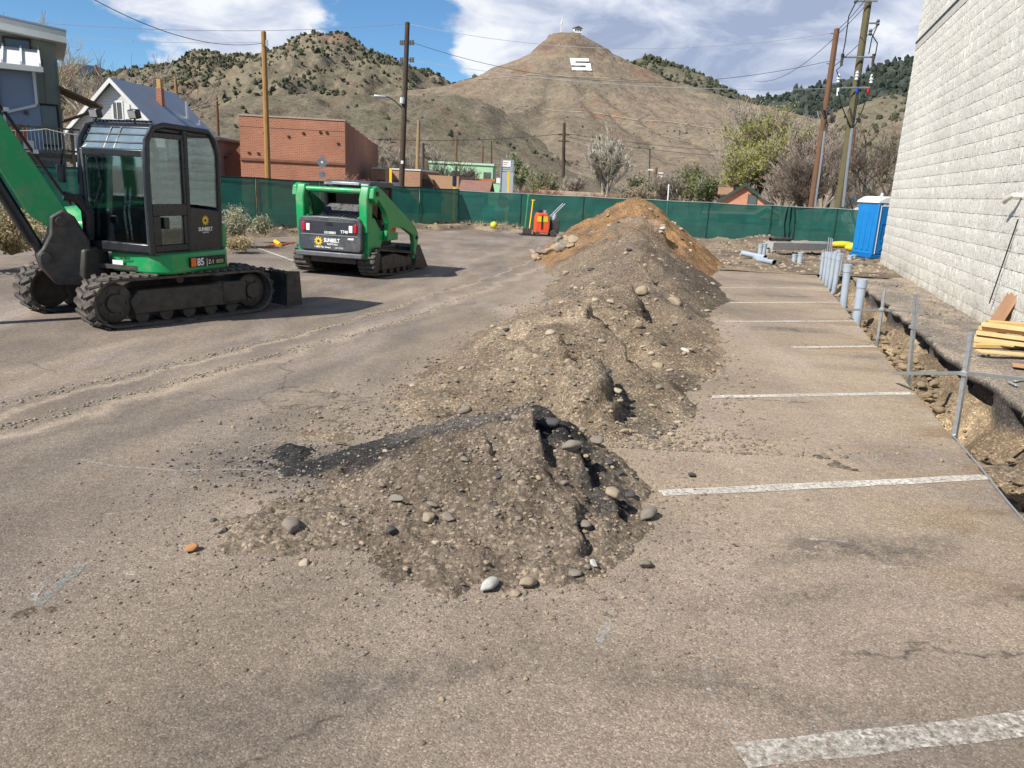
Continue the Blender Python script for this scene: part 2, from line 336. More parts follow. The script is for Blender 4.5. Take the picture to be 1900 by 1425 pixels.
def mat_dirt(name, spec=.15):
    t = NT(name); a = t.n('ShaderNodeAttribute', attribute_name='Tint'); c = a.outputs['Color']
    c = t.mix(1., c, t.ramp(t.noise(1.7, 6, .65, .3), (.25, .70), (.75, 1.28)), 'MULTIPLY')
    c = t.mix(1., c, t.ramp(t.noise(22, 6, .75), (.25, .55), (.5, 1.), (.78, 1.45)), 'MULTIPLY')
    hs = t.sep(t.vor(55, 1))[0]
    c = t.mix(1., c, t.ramp(hs, (.0, .62), (.5, .95), (.85, 1.2), (.96, 1.9)), 'MULTIPLY')
    nm = t.bump(t.vor(55, 0), .6, -.009); nm = t.bump(t.noise(11, 9, .74), .8, .045, nm); nm = t.bump(t.noise(110, 4, .7), .5, .006, nm)
    return t.set(c, .96, 0, nm, spec)
DIRT = mat_dirt('loose_dirt')
def mat_paint(name, col, a0, a1):
    t = NT(name); tr = t.n('ShaderNodeBsdfTransparent'); mx = t.n('ShaderNodeMixShader')
    f = t.math('MULTIPLY', t.ramp(t.noise(26, 7, .8), (a0, 0.), (a1, 1.)), t.ramp(t.noise(2.2, 5, .65), (.30, .5), (.58, 1.)))
    t.set(t.mix(t.ramp(t.noise(60, 3), (.3, 0.), (.7, 1.)), col, tuple(x*.62 for x in col)), .85, 0, t.bump(t.vor(95, 0), .5, -.004), .2)
    t.L.new(f, mx.inputs[0]); t.L.new(tr.outputs[0], mx.inputs[1]); t.L.new(t.b.outputs[0], mx.inputs[2]); t.L.new(mx.outputs[0], t.out.inputs[0]); return t.m
STRIPE = mat_paint('worn_stripe_paint', (.70, .66, .59), .34, .54)
STRIPE_F = mat_paint('faded_stripe_paint', (.52, .48, .43), .48, .72)

# ------------------------------------------------------------------ lot, stripes, town ground
TO, TE, TN = Vector((3.69, 5.10)), Vector((.277, .961)), Vector((.961, -.277))
def tp(s, t, z=0.):
    q = TO+TE*s+TN*t; return Vector((q.x, q.y, z))
FENCE_L = [(-19.2, 12.2), (-9.23, 28.85), (-3.1, 39.1)]; FENCE_F = [(-3.1, 39.1), (1.53, 39.2), (13.7, 39.0), (21.5, 37.4)]
lot_pts = [(-19.2, -9), *[p for p in FENCE_L], *FENCE_F[1:3], (14.5, 39.0)]
edge_far = tp(34.5, 0); edge_near = tp(-14.5, 0)
lot = MB().add([(x, y, 0) for x, y in [(-19.2, -9), (-19.2, 12.2), (-9.23, 28.85), (-3.1, 39.1), (1.5, 39.2), (13, 39), tuple(edge_far.xy), tuple(edge_near.xy)]], [tuple(range(7, -1, -1))]).build('parking_lot', ASPHALT, smooth=False)
tag(lot, 'worn dusty brown asphalt of the fenced parking lot', None, None, 'structure')
def stripe(p0, p1, w, mat, z=.005):
    p0 = Vector(p0[:2]); p1 = Vector(p1[:2]); d = (p1-p0); L = d.length; d.normalize(); nn = Vector((-d.y, d.x))*w/2; k = max(2, int(L/.25)); P = []
    for sgn in (-1, 1): P.append([(*(p0+d*L*i/k+nn*sgn*(1+random.uniform(-.16, .16))), z) for i in range(k+1)])
    return MB().sheet(P).build('parking_stripe', mat, lot, smooth=False)
for a, b, w, mt in (((1372, 1403), (1960, 1338), .15, mat_paint('flaking_stripe_paint', (.68, .64, .57), .41, .60)), ((1226, 916), (1832, 886), .12, STRIPE), ((1316, 737), (1692, 730), .11, STRIPE), ((1470, 645), (1625, 643), .11, STRIPE), ((1345, 647), (1370, 647), .11, STRIPE_F), ((1346, 597), (1588, 596), .10, STRIPE),
                    ((1340, 562), (1556, 561), .10, STRIPE), ((1300, 534), (1528, 535), .10, STRIPE), ((1300, 512), (1500, 514), .10, STRIPE_F),
                    ((480, 461), (545, 484), .10, STRIPE), ((0, 742), (300, 668), .07, STRIPE_F), ((380, 480), (405, 497), .10, STRIPE), ((380, 665), (560, 640), .06, STRIPE_F)):
    stripe(gp(*a), gp(*b), w, mt)
# curving chalk marks sprayed on the asphalt
def chalk(pts, w, mat):
    P = [gp(*q) for q in pts]; L, Rr = [], []
    for i, p in enumerate(P):
        d = (P[min(i+1, len(P)-1)]-P[max(i-1, 0)]).normalized(); nn = Vector((-d.y, d.x, 0))*w*random.uniform(.3, .7)
        L.append(p+nn+Vector((0, 0, .005))); Rr.append(p-nn+Vector((0, 0, .005)))
    MB().sheet([Rr, L]).build('chalk_mark', mat, lot, smooth=False)
CHALK = mat_paint('chalk_paint', (.60, .58, .56), .44, .70)
chalk([(1345, 1222), (1318, 1222), (1306, 1240), (1312, 1275), (1332, 1315), (1352, 1350), (1385, 1378)], .018, CHALK)
chalk([(1110, 1195), (1122, 1170), (1138, 1135)], .045, CHALK)
chalk([(140, 853), (210, 866), (330, 874), (460, 872), (520, 878)], .025, CHALK)
chalk([(460, 832), (505, 818), (550, 824), (590, 836)], .02, CHALK)
chalk([(68, 1125), (105, 1090), (140, 1060), (150, 1048)], .05, mat_paint('green_chalk', (.36, .44, .42), .44, .66))
chalk([(75, 1118), (60, 1110), (95, 1068)], .03, CHALK)
# the town ground outside the lot, out to the horizon
TOWN = M('town_ground', (.22, .18, .13), (.15, .13, .10), .12, .95, bump=.3, bsc=3)
ring0 = [(-22, -12), (-22, 12.2), (-19.2, 12.2), (-9.23, 28.85), (-3.1, 39.1), (1.53, 39.2), (13.7, 39), (24, 37.2), (24, 20), (20, -12)]
ring1 = [(x*1.3-(.3 if x < 0 else 0), y*1.25) for x, y in ring0]
out = []
for x, y in ring0:
    a = math.atan2(y-14, x-1); out.append((1+6000*math.cos(a), 14+6000*math.sin(a)))
nr = len(ring0)
tg = MB(); zz = [.32, .34, .34, .28, 0, 0, 0, 0, 0, 0]
tg.add([(*p, z-.02) for p, z in zip(ring0, zz)]+[(*p, z-.05) for p, z in zip(ring1, zz)]+[(*p, -.5) for p in out], [(i, i+nr, (i+1) % nr+nr, (i+1) % nr) for i in range(nr)]+[(i+nr, i+2*nr, (i+1) % nr+2*nr, (i+1) % nr+nr) for i in range(nr)])
tag(tg.build('ground', TOWN, smooth=False), 'dusty bare ground of the town beyond the fence', None, None, 'structure')

# ------------------------------------------------------------------ trench and the strip beside the wall
def tint(n, c): return np.tile(np.array([*c, 1.]), (n, 1))
def build_trench():
    ns, s0, s1 = 300, -9., 19.5; ss = np.linspace(s0, s1, ns)
    fill = -.52+.34*fbm(ss*.55, ss*0+3, 3, 5)+.12*fbm(ss*2.2, ss*0, 3, 9)
    fill = np.where(ss < 3.2, fill*.5-.13, fill)
    edge = 1.02+.16*fbm(ss*.7, ss*0+1, 3, 21)+.07*fbm(ss*3.5, ss*0+1, 3, 22)+np.where(ss < 2.5, (2.5-ss)*.10, 0)
    und = np.clip(.20+.45*fbm(ss*.9, ss*0+8, 3, 33), 0, .45)*sstep(1.8, 3.6, ss)
    end = sstep(17.5, 19.5, ss)
    cols = []
    def col(t, z): cols.append((np.broadcast_to(t, ss.shape), z*(1-end)+end*np.minimum(z, .0)*.05))
    one = np.ones(ns)
    col(0*one, -.002*one); col(.008+.01*fbm(ss*3, ss*0, 2, 3), -.035*one); col(.03+.05*fbm(ss*2, ss*0, 3, 4), -.09*one); col(.05+.04*fbm(ss*2, ss*0, 3, 14), np.minimum(fill*.55-.05, -.1))
    K = 22
    for k in range(K):
        u = k/(K-1); tt = .09+u*(edge+und*.75-.16)
        base = fill-.07*math.sin(u*math.pi)+sstep(.62, 1., u)*(.05+.26*(u > .6)*(np.abs(fill)))*.9+.13*fbm(ss*2.6, tt*4+k*.1, 4, 41)+.06*fbm(ss*9, tt*11, 3, 43)
        near = sstep(3.4, 1.5, ss)*u*.34*np.abs(fill)*2
        col(tt, np.minimum(base+near, -.05))
    col(edge+und-.02, fill*.45-.13); col(edge+und*1.0+.02*fbm(ss*6, ss*0, 3, 50), np.minimum(fill*.2-.14, -.14)); col(edge+und*.7, -.115*one-.02*fbm(ss*5, ss*0, 3, 51)); 
    col(edge+.0, -.10*one+.02*fbm(ss*7, ss*0, 3, 53)); col(edge-.015+.03*fbm(ss*11, ss*0, 2, 54), -.05*one); col(edge+.015*fbm(ss*11, ss*0, 2, 55), .006*one)
    n2 = 16
    crust_i = len(cols)-4
    for k in range(1, n2):
        u = k/(n2-1); tt = edge+(3.1-edge)*u
        zz_ = .004+.03*fbm(ss*1.1, tt*1.3, 4, 61)+.018*fbm(ss*5, tt*5, 3, 62)+.10*sstep(2.0, 2.7, tt)*(.4+fbm(ss*.6, tt, 3, 63))*.5
        cols.append((tt, zz_*(1-.0*end)))
    nc = len(cols); V = np.zeros((nc, ns, 3)); C = np.zeros((nc, ns, 4)); C[..., 3] = 1
    for i, (t_, z_) in enumerate(cols):
        V[i, :, 0] = TO.x+TE.x*ss+TN.x*t_; V[i, :, 1] = TO.y+TE.y*ss+TN.y*t_; V[i, :, 2] = z_
        mixn = sstep(-.3, .4, fbm(ss*1.2, t_*2+i*.05, 4, 71))[:, None]
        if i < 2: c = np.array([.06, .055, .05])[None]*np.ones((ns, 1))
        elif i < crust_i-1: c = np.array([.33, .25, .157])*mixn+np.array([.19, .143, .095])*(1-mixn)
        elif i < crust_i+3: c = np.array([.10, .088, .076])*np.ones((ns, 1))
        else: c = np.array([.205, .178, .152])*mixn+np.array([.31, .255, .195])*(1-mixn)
        C[i, :, :3] = c
    V = V.transpose(1, 0, 2).reshape(-1, 3); C = C.transpose(1, 0, 2).reshape(-1, 4)
    return np_mesh('trench_ground', V, grid_faces(nc, ns)[:, ::-1][:, ::-1], DIRT, True, C)
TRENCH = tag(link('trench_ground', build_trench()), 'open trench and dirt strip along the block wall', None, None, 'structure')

# ------------------------------------------------------------------ dirt piles
crestX = ([6.6, 8, 9, 10, 11.5, 13, 16, 20, 23, 25.5, 27.5], [.35, .45, .80, 1.0, 1.25, 1.6, 2.35, 3.05, 3.45, 3.72, 3.9])
def scarp(x, y, pts, A, w, rec):            # ground breaks away on the right-hand side of a line
    best = np.full(np.shape(x), 99.); sg = np.zeros(np.shape(x)); al = np.zeros(np.shape(x)); n = len(pts)-1
    for i, ((ax, ay), (bx_, by)) in enumerate(zip(pts, pts[1:])):
        L = math.hypot(bx_-ax, by-ay); t_ = ((x-ax)*(bx_-ax)+(y-ay)*(by-ay))/L**2; tc = np.clip(t_, 0, 1); d = np.hypot(x-ax-tc*(bx_-ax), y-ay-tc*(by-ay)); k = d < best
        s_ = -((x-ax)*(by-ay)-(y-ay)*(bx_-ax))/L; best = np.where(k, d, best); sg = np.where(k, np.sign(s_)*d, sg); al = np.where(k, (i+np.clip(t_, -.6, 1.6))/n, al)
    sg = sg+.07*fbm(x*5, y*5, 4, 66)+.03*fbm(x*15, y*15, 3, 67)
    return -A*sstep(0, w, sg)*sstep(rec, w, sg)*sstep(-.05, .2, al)*sstep(1.05, .8, al)+.35*A*sstep(-.35, 0, sg)*sstep(w, 0, sg)*sstep(-.05, .2, al)*sstep(1.05, .8, al)
SC_MID = (([(1.00, 10.6), (1.02, 9.6), (1.22, 8.8), (1.40, 8.1)], .34, .07, .85), ([(.62, 8.3), (.88, 7.7), (.92, 7.2), (.82, 6.8)], .20, .05, .5), ([(1.55, 8.75), (1.95, 8.35), (2.35, 8.05)], .16, .05, .5), ([(1.75, 13.6), (2.05, 12.9), (2.2, 12.1)], .22, .07, .7), ([(.35, 9.0), (.55, 8.3), (.45, 7.7)], .10, .05, .5), ([(2.2, 16.8), (2.5, 15.6), (2.6, 14.6)], .25, .1, .9), ([(3.0, 20.2), (3.3, 18.8)], .3, .1, 1.0), ([(-.2, 9.6), (.0, 8.9), (.1, 8.2)], .08, .05, .5), ([(3.4, 24.2), (3.9, 22.6), (4.0, 21.2)], .3, .12, 1.2))
SC_FRONT = (([(.12, 5.62), (.18, 5.3), (.20, 4.95)], .12, .03, .3), ([(.38, 5.55), (.52, 5.2), (.56, 4.9)], .10, .03, .3), ([(.62, 5.2), (.75, 4.9), (.72, 4.6)], .08, .03, .25), ([(.40, 4.75), (.46, 4.4), (.42, 4.1)], .06, .025, .22), ([(-.9, 4.75), (-.6, 4.55)], .06, .03, .25), ([(-.15, 5.2), (-.1, 4.9)], .05, .025, .2))
def h_mid(x, y):
    c = np.interp(y, *crestX)+.15*fbm(y*.8, y*0, 2, 3)
    H = np.interp(y, [6.3, 7.1, 8.2, 9.6, 10.6, 12, 14, 17, 20, 22.5, 25.3, 27, 29], [.0, .22, .46, .68, .62, .55, .62, .88, 1.1, 1.42, 2.0, 1.55, -.2])
    H = np.maximum(H, 0)*(1+.28*fbm(y*.62, y*0+2, 3, 6))
    wl = np.interp(y, [6.3, 7.3, 10, 14, 19, 22, 25, 28], [1.2, 1.65, 1.75, 1.65, 2.0, 2.6, 3.3, 2.6]); wr = np.interp(y, [6.3, 7.3, 10, 14, 20, 23, 25, 28], [1.0, 1.55, 1.95, 1.95, 2.0, 2.4, 3.1, 2.6])
    x = x+.22*fbm(x*.8+9, y*.8, 3, 41); d = (x-c); u = np.where(d < 0, -d/wl, d/wr)
    u = u+.10*fbm(x*.9, y*.9, 4, 8)
    h = H*(1-np.clip(u, 0, 1.6)**1.15)
    h = h-.05*sstep(.0, .25, .25-u)*H
    rd = .5-np.abs(fbm(x*1.9+3, y*1.9, 5, 13))
    h = h+(.11*fbm(x*1.1, y*1.1, 5, 11)+.075*fbm(x*4, y*4, 5, 12, .6)+.10*(rd-.35))*sstep(1.15, .5, u)
    # gouge on the right flank with a steep left face, a second slump, and clods
    g = .5*sstep(1., .55, np.hypot((x-1.78)/.66, (y-9.15)/1.0)+.16*fbm(x*3, y*3, 3, 14)); h = h-g*np.clip(h*.80, 0, .46)
    g = sstep(1., .6, np.hypot((x-2.15)/.55, (y-8.1)/.42)+.22*fbm(x*3, y*3, 3, 15)); h = h-g*np.clip(h*.6, 0, .2)
    g = sstep(1., .6, np.hypot((x-2.35)/.45, (y-12.2)/.7)+.2*fbm(x*3, y*3, 3, 16)); h = h-g*np.clip(h*.5, 0, .2)
    for q in SC_MID: h = h+scarp(x, y, *q)*sstep(.0, .25, h)
    h = h+.09*fbm(x*3.5, y*3.5, 5, 59, .65)*np.exp(-(h/.10)**2)
    cl = sstep(1.02, .80, np.hypot((x-.62)/.26, (y-7.35)/.55)+.2*fbm(x*4, y*4, 3, 17)); h = h+cl*(.17+.05*fbm(x*7, y*7, 3, 18))
    return h
SLAB = [(.22, 5.62, .54), (-.25, 5.74, .42), (-.7, 5.80, .29), (-1.15, 5.72, .13), (-1.7, 5.5, -.02)]
def slab_d(x, y):
    best = np.full(np.shape(x), 99.); zz_ = np.zeros(np.shape(x))
    for (ax, ay, az), (bx_, by, bz) in zip(SLAB, SLAB[1:]):
        L2 = (bx_-ax)**2+(by-ay)**2; t_ = np.clip(((x-ax)*(bx_-ax)+(y-ay)*(by-ay))/L2, 0, 1); d = np.hypot(x-ax-t_*(bx_-ax), y-ay-t_*(by-ay)); k = d < best
        best = np.where(k, d, best); zz_ = np.where(k, az+(bz-az)*t_, zz_)
    return best, zz_
def h_front(x, y):
    dx = x-.14; dy = y-5.45
    a = np.where(dx < 0, 1.75, .92); b = np.where(dy < 0, 1.80, .95)
    r = np.hypot(dx/a, dy/b)+.13*fbm(x*1.4, y*1.4, 4, 23)
    h = .60*(1-np.clip(r, 0, 1.5)**.84)
    tail = .15*(1-np.hypot((x+1.05)/.95, (y-4.45)/.62)-.35*fbm(x*2, y*2, 4, 24)); h = np.maximum(h, tail)
    sd_, sz = slab_d(x, y); h = np.maximum(h, sz-np.clip(sd_-.10, 0, 9)*.75+.02*fbm(x*3, y*3, 3, 28))
    patch = sstep(1.0, .6, np.hypot((x+1.35)/.95, (y-5.68)/.52)+.4*fbm(x*2, y*2, 5, 29)); h = np.maximum(h, .046*patch+.012*fbm(x*6, y*6, 3, 30)*patch)
    rd = .5-np.abs(fbm(x*3.4+3, y*3.4, 5, 13))
    rough = sstep(.05, .22, sd_)*.75+.25
    h = h+(.06*fbm(x*2.6, y*2.6, 4, 25)+.045*fbm(x*8, y*8, 5, 26, .6)+.07*(rd-.35))*sstep(-.06, .08, h)*rough
    for q in SC_FRONT: h = h+scarp(x, y, *q)*sstep(.0, .12, h)
    h = h+.05*fbm(x*6, y*6, 5, 58, .65)*np.exp(-(h/.07)**2)
    ck = np.exp(-((x-.50)**2/.10+(y-5.05)**2/.20)); h = h+ck*.14*np.clip(fbm(x*5, y*5, 4, 27), -.6, 1)
    return h
def h_back(x, y):
    h = np.maximum(.62*(1-np.hypot((x-11.0)/2.2, (y-35.2)/1.9)-.25*fbm(x*.9, y*.9, 4, 31)), .45*(1-np.hypot((x-8.6)/2.0, (y-33.5)/1.8)-.3*fbm(x, y, 4, 32)))
    h = np.maximum(h, .32*(1-np.hypot((x-8.9)/1.0, (y-27.2)/.75)-.25*fbm(x*1.5, y*1.5, 4, 33)))
    h = np.maximum(h, .42*(1-np.hypot((x-13.0)/1.7, (y-35.5)/1.5)-.3*fbm(x, y, 4, 35)))
    return np.maximum(h, .03)+.05*fbm(x*1.6, y*1.6, 5, 34)+.02*sstep(22.5, 24, y)
def field(name, hf, x0, x1, y0, y1, res, colf, lift=-.035):
    nx = int((x1-x0)/res); ny = int((y1-y0)/res); X, Y = np.meshgrid(np.linspace(x0, x1, nx), np.linspace(y0, y1, ny)); Z = hf(X, Y)+lift
    Z = np.maximum(Z, -.06); 
    jx = res*.35*(rng.random(X.shape)-.5); C = colf(X, Y, Z)
    F = grid_faces(nx, ny); zf = Z.ravel()[F].max(1); F = F[zf > -.045]
    V = np.stack([X+jx, Y+jx[::-1], Z], -1).reshape(-1, 3); used = np.unique(F); mp = np.zeros(len(V), int); mp[used] = np.arange(len(used))
    return np_mesh(name, V[used], mp[F], DIRT, True, np.concatenate([C.reshape(-1, 3), np.ones((X.size, 1))], 1)[used])
def lerp(a, b, t): return np.asarray(a)*(1-t[..., None])+np.asarray(b)*t[..., None]
def col_mid(x, y, z):
    n = fbm(x*.9, y*.9, 4, 81); n2 = fbm(x*2.5, y*2.5, 4, 82)
    c = lerp((.262, .205, .144), (.180, .140, .098), sstep(-.3, .35, n+.4*n2))
    cx = np.interp(y, *crestX)
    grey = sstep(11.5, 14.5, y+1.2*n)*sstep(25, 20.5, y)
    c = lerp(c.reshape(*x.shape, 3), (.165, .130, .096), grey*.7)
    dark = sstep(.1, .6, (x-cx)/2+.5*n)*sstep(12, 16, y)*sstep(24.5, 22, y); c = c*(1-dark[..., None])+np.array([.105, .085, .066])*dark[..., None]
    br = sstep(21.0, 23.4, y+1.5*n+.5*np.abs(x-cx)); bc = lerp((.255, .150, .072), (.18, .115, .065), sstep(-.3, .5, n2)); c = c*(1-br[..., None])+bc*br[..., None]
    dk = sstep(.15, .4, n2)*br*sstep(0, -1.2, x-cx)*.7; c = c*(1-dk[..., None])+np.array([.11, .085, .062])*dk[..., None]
    st = sstep(.32, .55, fbm(x*1.2+y*.5, y*.35-x*.3, 4, 84))*.6*(1-br); c = c*(1-st[..., None])+np.array([.095, .085, .075])*st[..., None]
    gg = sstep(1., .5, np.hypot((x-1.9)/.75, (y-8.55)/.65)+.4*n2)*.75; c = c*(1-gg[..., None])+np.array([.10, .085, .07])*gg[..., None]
    return c
def col_front(x, y, z):
    n = fbm(x*1.6, y*1.6, 4, 91); n2 = fbm(x*5, y*5, 4, 92)
    c = lerp((.208, .165, .122), (.140, .110, .082), sstep(-.3, .4, n+.5*n2))
    sd_, sz = slab_d(x, y); off = sd_+.05*n+.06*n2
    blk = np.maximum(sstep(.36, .16, off), sstep(1.05, .5, np.hypot((x-.38)/.30, (y-5.5)/.42)+.4*n2)); blk = np.maximum(blk, sstep(1.1, .7, np.hypot((x+1.35)/1.1, (y-5.68)/.6)+.45*n+.3*n2))
    blk = np.maximum(blk, .8*sstep(1., .55, np.hypot((x-.68)/.28, (y-4.95)/.5)+.5*n2))
    top = sstep(.20, .10, off)*sstep(-1.1, -.7, x)*sstep(.15, -.05, x)
    c = c*(1-blk[..., None])+np.array([.040, .038, .037])*blk[..., None]; c = c*(1-.8*top[..., None])+np.array([.12, .105, .092])*.8*top[..., None]
    tl = sstep(-.6, -1.2, x)*sstep(5.2, 4.8, y)*.6; return c*(1-tl[..., None])+np.array([.225, .182, .134])*tl[..., None]
def col_back(x, y, z):
    n = fbm(x*.8, y*.8, 4, 95); return lerp((.235, .185, .128), (.14, .11, .084), sstep(-.25, .4, n))
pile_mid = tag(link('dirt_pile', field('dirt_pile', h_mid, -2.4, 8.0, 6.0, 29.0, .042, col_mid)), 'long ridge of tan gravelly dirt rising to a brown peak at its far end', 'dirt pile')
pile_front = tag(link('dirt_pile', field('dirt_pile', h_front, -2.4, 1.5, 3.3, 6.9, .016, col_front)), 'low nearest dirt mound with cobbles and a black asphalt smear', 'dirt pile')
pile_back = tag(link('dirt_ground', field('dirt_ground', h_back, 5.6, 22, 22.9, 39.5, .10, col_back, -.02)), 'rough dug-up dirt in the far right corner by the fence', None, None, 'structure')

# stones: shared lumpy meshes
def ico(sub):
    bm = bmesh.new(); bmesh.ops.create_icosphere(bm, subdivisions=sub, radius=1); V = np.array([v.co[:] for v in bm.verts]); F = np.array([[v.index for v in f.verts] for f in bm.faces]); bm.free(); return V, F
I1, I2, I3 = ico(1), ico(2), ico(3)
SM = [M('grey_stone', (.165, .148, .132), (.22, .182, .138), 9, .85, bump=.3, bsc=40), M('tan_stone', (.34, .268, .185), (.26, .205, .145), 8, .88, bump=.3, bsc=40), M('dark_stone', (.075, .07, .07), (.05, .047, .046), 9, .8, bump=.3, bsc=40),
      M('pale_stone', (.42, .355, .265), (.29, .235, .17), 7, .85, bump=.3, bsc=40), M('mottled_white_stone', (.55, .53, .47), (.26, .26, .24), 12, .8, bump=.3, bsc=30), M('rust_stone', (.42, .20, .07), (.30, .15, .07), 8, .85, bump=.3, bsc=40)]
def lump(I, seed, angular=False):
    V, F = I; r = np.random.default_rng(seed); P = V.copy()
    for _ in range(5):
        d = r.normal(size=3); d /= np.linalg.norm(d); P = P*(1+.13*np.cos(P@d*2.2+r.random()*6)[:, None])
    for _ in range(6):
        d = r.normal(size=3); d /= np.linalg.norm(d); P = P*(1+.035*np.cos(P@d*6+r.random()*6)[:, None])
    if angular:
        for _ in range(6 + seed % 5):
            d = r.normal(size=3); d /= np.linalg.norm(d); k = P@d; lim = .60+.22*r.random(); P = P-np.clip(k-lim, 0, None)[:, None]*d
    return P*np.array([1.15, .9, .72])
LUMPS = {}
def stone_mesh(v, mi, hi):
    k = (v, mi, hi)
    if k not in LUMPS: LUMPS[k] = np_mesh('stone', lump(I3 if hi == 2 else I2, 100+v, True), (I3 if hi == 2 else I2)[1], SM[mi], True)
    return LUMPS[k]
def stone(parent, x, y, r, mi, hf=None, hi=0, sink=.3, flat=1., rz=None, v=None):
    v = random.randrange(9) if v is None else v; o = link('stone', stone_mesh(v, mi, hi), parent)
    z = float(hf(np.array([x]), np.array([y]))[0])-.035 if hf else 0.
    o.location = (x, y, max(z, 0)+r*(.72*flat-sink*.6)); o.scale = (r, r, r*flat); o.rotation_euler = (random.uniform(-.3, .3), random.uniform(-.3, .3), random.uniform(0, 6.3) if rz is None else rz); return o
def march(px, py, hf, t0, t1, n):           # where the sight line first meets a height field
    d = ray(px, py); T = np.linspace(t0, t1, n)/d.y; X, Y, Z = d.x*T, d.y*T, CH+d.z*T; hit = np.nonzero(Z < hf(X, Y))[0]; k = hit[0] if len(hit) else n-1
    return Vector((X[k], Y[k], Z[k]))
def on_pile(px, py, hf): return march(px, py, lambda x, y: np.maximum(hf(x, y)-.035, 0), 1, 40, 2000)
for px, py, w, mi, fl in ((862, 855, 20, 0, 1), (795, 965, 30, 1, .9), (830, 968, 32, 0, .8), (727, 993, 30, 2, 1), (540, 985, 44, 0, 1), (412, 988, 26, 0, .8), (393, 968, 18, 0, 1), (810, 1012, 20, 3, .9), (1136, 922, 36, 1, .9), (1085, 975, 28, 0, .9), (1068, 1070, 30, 0, .7), (1100, 1052, 22, 4, .9), (1088, 1058, 16, 0, .9),
                          (955, 1105, 22, 1, .8), (565, 1048, 24, 3, .7), (502, 1042, 18, 0, .8), (990, 748, 22, 2, 1.5), (1020, 790, 50, 2, .8), (1060, 835, 40, 0, 1), (1105, 822, 30, 0, .9), (925, 886, 16, 2, .6), (735, 925, 34, 0, .7), (785, 890, 30, 0, .6), (800, 935, 22, 0, .6), (920, 960, 14, 0, .8), (640, 975, 18, 3, .7), (660, 1020, 14, 0, .8), (1170, 920, 22, 2, .8), (1150, 880, 26, 2, .6), (1128, 860, 20, 2, .7)):
    p = on_pile(px, py, h_front); r = w/FPX*p.y/2; stone(pile_front, p.x, p.y, r, mi, h_front, 2, .62, fl)
for k in range(70):
    x, y = random.gauss(0, .75), random.gauss(4.9, .6)
    if float(h_front(np.array([x]), np.array([y]))[0]) < .05: continue
    stone(pile_front, x, y, random.choice((.012, .016, .02, .028)), random.choice((0, 0, 1, 2, 3, 0)), h_front, 0, .7, random.uniform(.6, 1))
for px, py, w, mi, fl in ((1020, 620, 22, 3, .9), (1185, 608, 20, 1, 1.4), (1132, 562, 20, 3, .8), (1250, 562, 26, 1, .9), (1190, 545, 26, 1, 1), (1255, 600, 16, 0, .8), (1145, 728, 22, 3, .9), (865, 765, 26, 0, .9), (1015, 690, 20, 0, .7), (1230, 640, 14, 2, .7), (1270, 650, 18, 4, .7), (1220, 680, 26, 1, .7), (1050, 510, 16, 1, 1.1), (1012, 568, 18, 0, .7), (940, 615, 14, 2, .8), (1310, 650, 12, 0, .8), (1150, 745, 14, 1, .8), (1095, 500, 14, 2, .7), (1168, 465, 16, 2, .7), (1230, 425, 12, 4, .8), (1130, 420, 9, 3, .8), (1310, 455, 14, 3, .7)):
    p = on_pile(px, py, h_mid); r = w/FPX*p.y/2; stone(pile_mid, p.x, p.y, r, mi, h_mid, 2, .62, fl)
for k in range(34):                        # heap of tan boulders at the foot of the tall end
    px, py = random.uniform(988, 1065), 0; py = 478-(px-988)*.42+random.uniform(-9, 10)
    p = on_pile(px, py, h_mid); stone(pile_mid, p.x, p.y, random.uniform(.10, .22), random.choice((1, 1, 0, 1)), h_mid, 2, .55, random.uniform(.7, 1))
for k in range(150):
    y = 6.6+random.random()**1.4*20; c = float(np.interp(y, *crestX)); x = c+random.choice((-1, 1, 1))*random.uniform(.1, 1.9)
    if float(h_mid(np.array([x]), np.array([y]))[0]) < .02: continue
    stone(pile_mid, x, y, random.uniform(.018, .042)*(1+y/18), random.choice((0, 1, 1, 3, 3, 2)), h_mid, 0, .75, random.uniform(.6, 1))
def gravel(name, parent, n, hf, sampler, rmin, rmax, mats, I=None, need=.0):
    I = I or I1; V, F = I
    x, y = sampler(n); h = hf(x, y)-.035 if hf is not None else np.zeros(n); k = h > need if hf is not None else np.ones(n, bool); x, y, h = x[k], y[k], np.maximum(h[k], 0); n = len(x)
    r = rmin+(rmax-rmin)*rng.random(n)**3.2; base = [lump(I, 300+i) for i in range(6)]
    for mi, mt in enumerate(mats):
        s = np.where(rng.integers(0, len(mats), n) == mi)[0] if False else np.arange(n)[mi::len(mats)]
        if not len(s): continue
        a = rng.random(len(s))*6.28; ca, sa = np.cos(a), np.sin(a); P = np.stack([base[i] for i in rng.integers(0, 6, len(s))])*r[s][:, None, None]*np.array([1, 1, .8])
        X = P[..., 0]*ca[:, None]-P[..., 1]*sa[:, None]+x[s][:, None]; Y = P[..., 0]*sa[:, None]+P[..., 1]*ca[:, None]+y[s][:, None]; Z = P[..., 2]+(h[s]+r[s]*.25)[:, None]
        me = np_mesh(name, np.stack([X, Y, Z], -1).reshape(-1, 3), (F[None]+(np.arange(len(s))*len(V))[:, None, None]).reshape(-1, 3), mt, False)
        tag(link(name, me, parent), None, None, None, 'stuff')
G4 = [SM[0], SM[1], SM[3], SM[2], SM[1]]
G5 = [SM[0], M('dirt_coated_stone', (.175, .140, .102), (.13, .104, .076), 9, .95), M('tan_coated_stone', (.255, .205, .148), (.185, .148, .106), 9, .95), SM[1], M('dirt_coated_stone', (.27, .215, .155))]
gravel('gravel', pile_front, 4600, h_front, lambda n: (rng.normal(-.15, .85, n), rng.normal(4.85, .75, n)), .003, .018, G5, need=-.16)
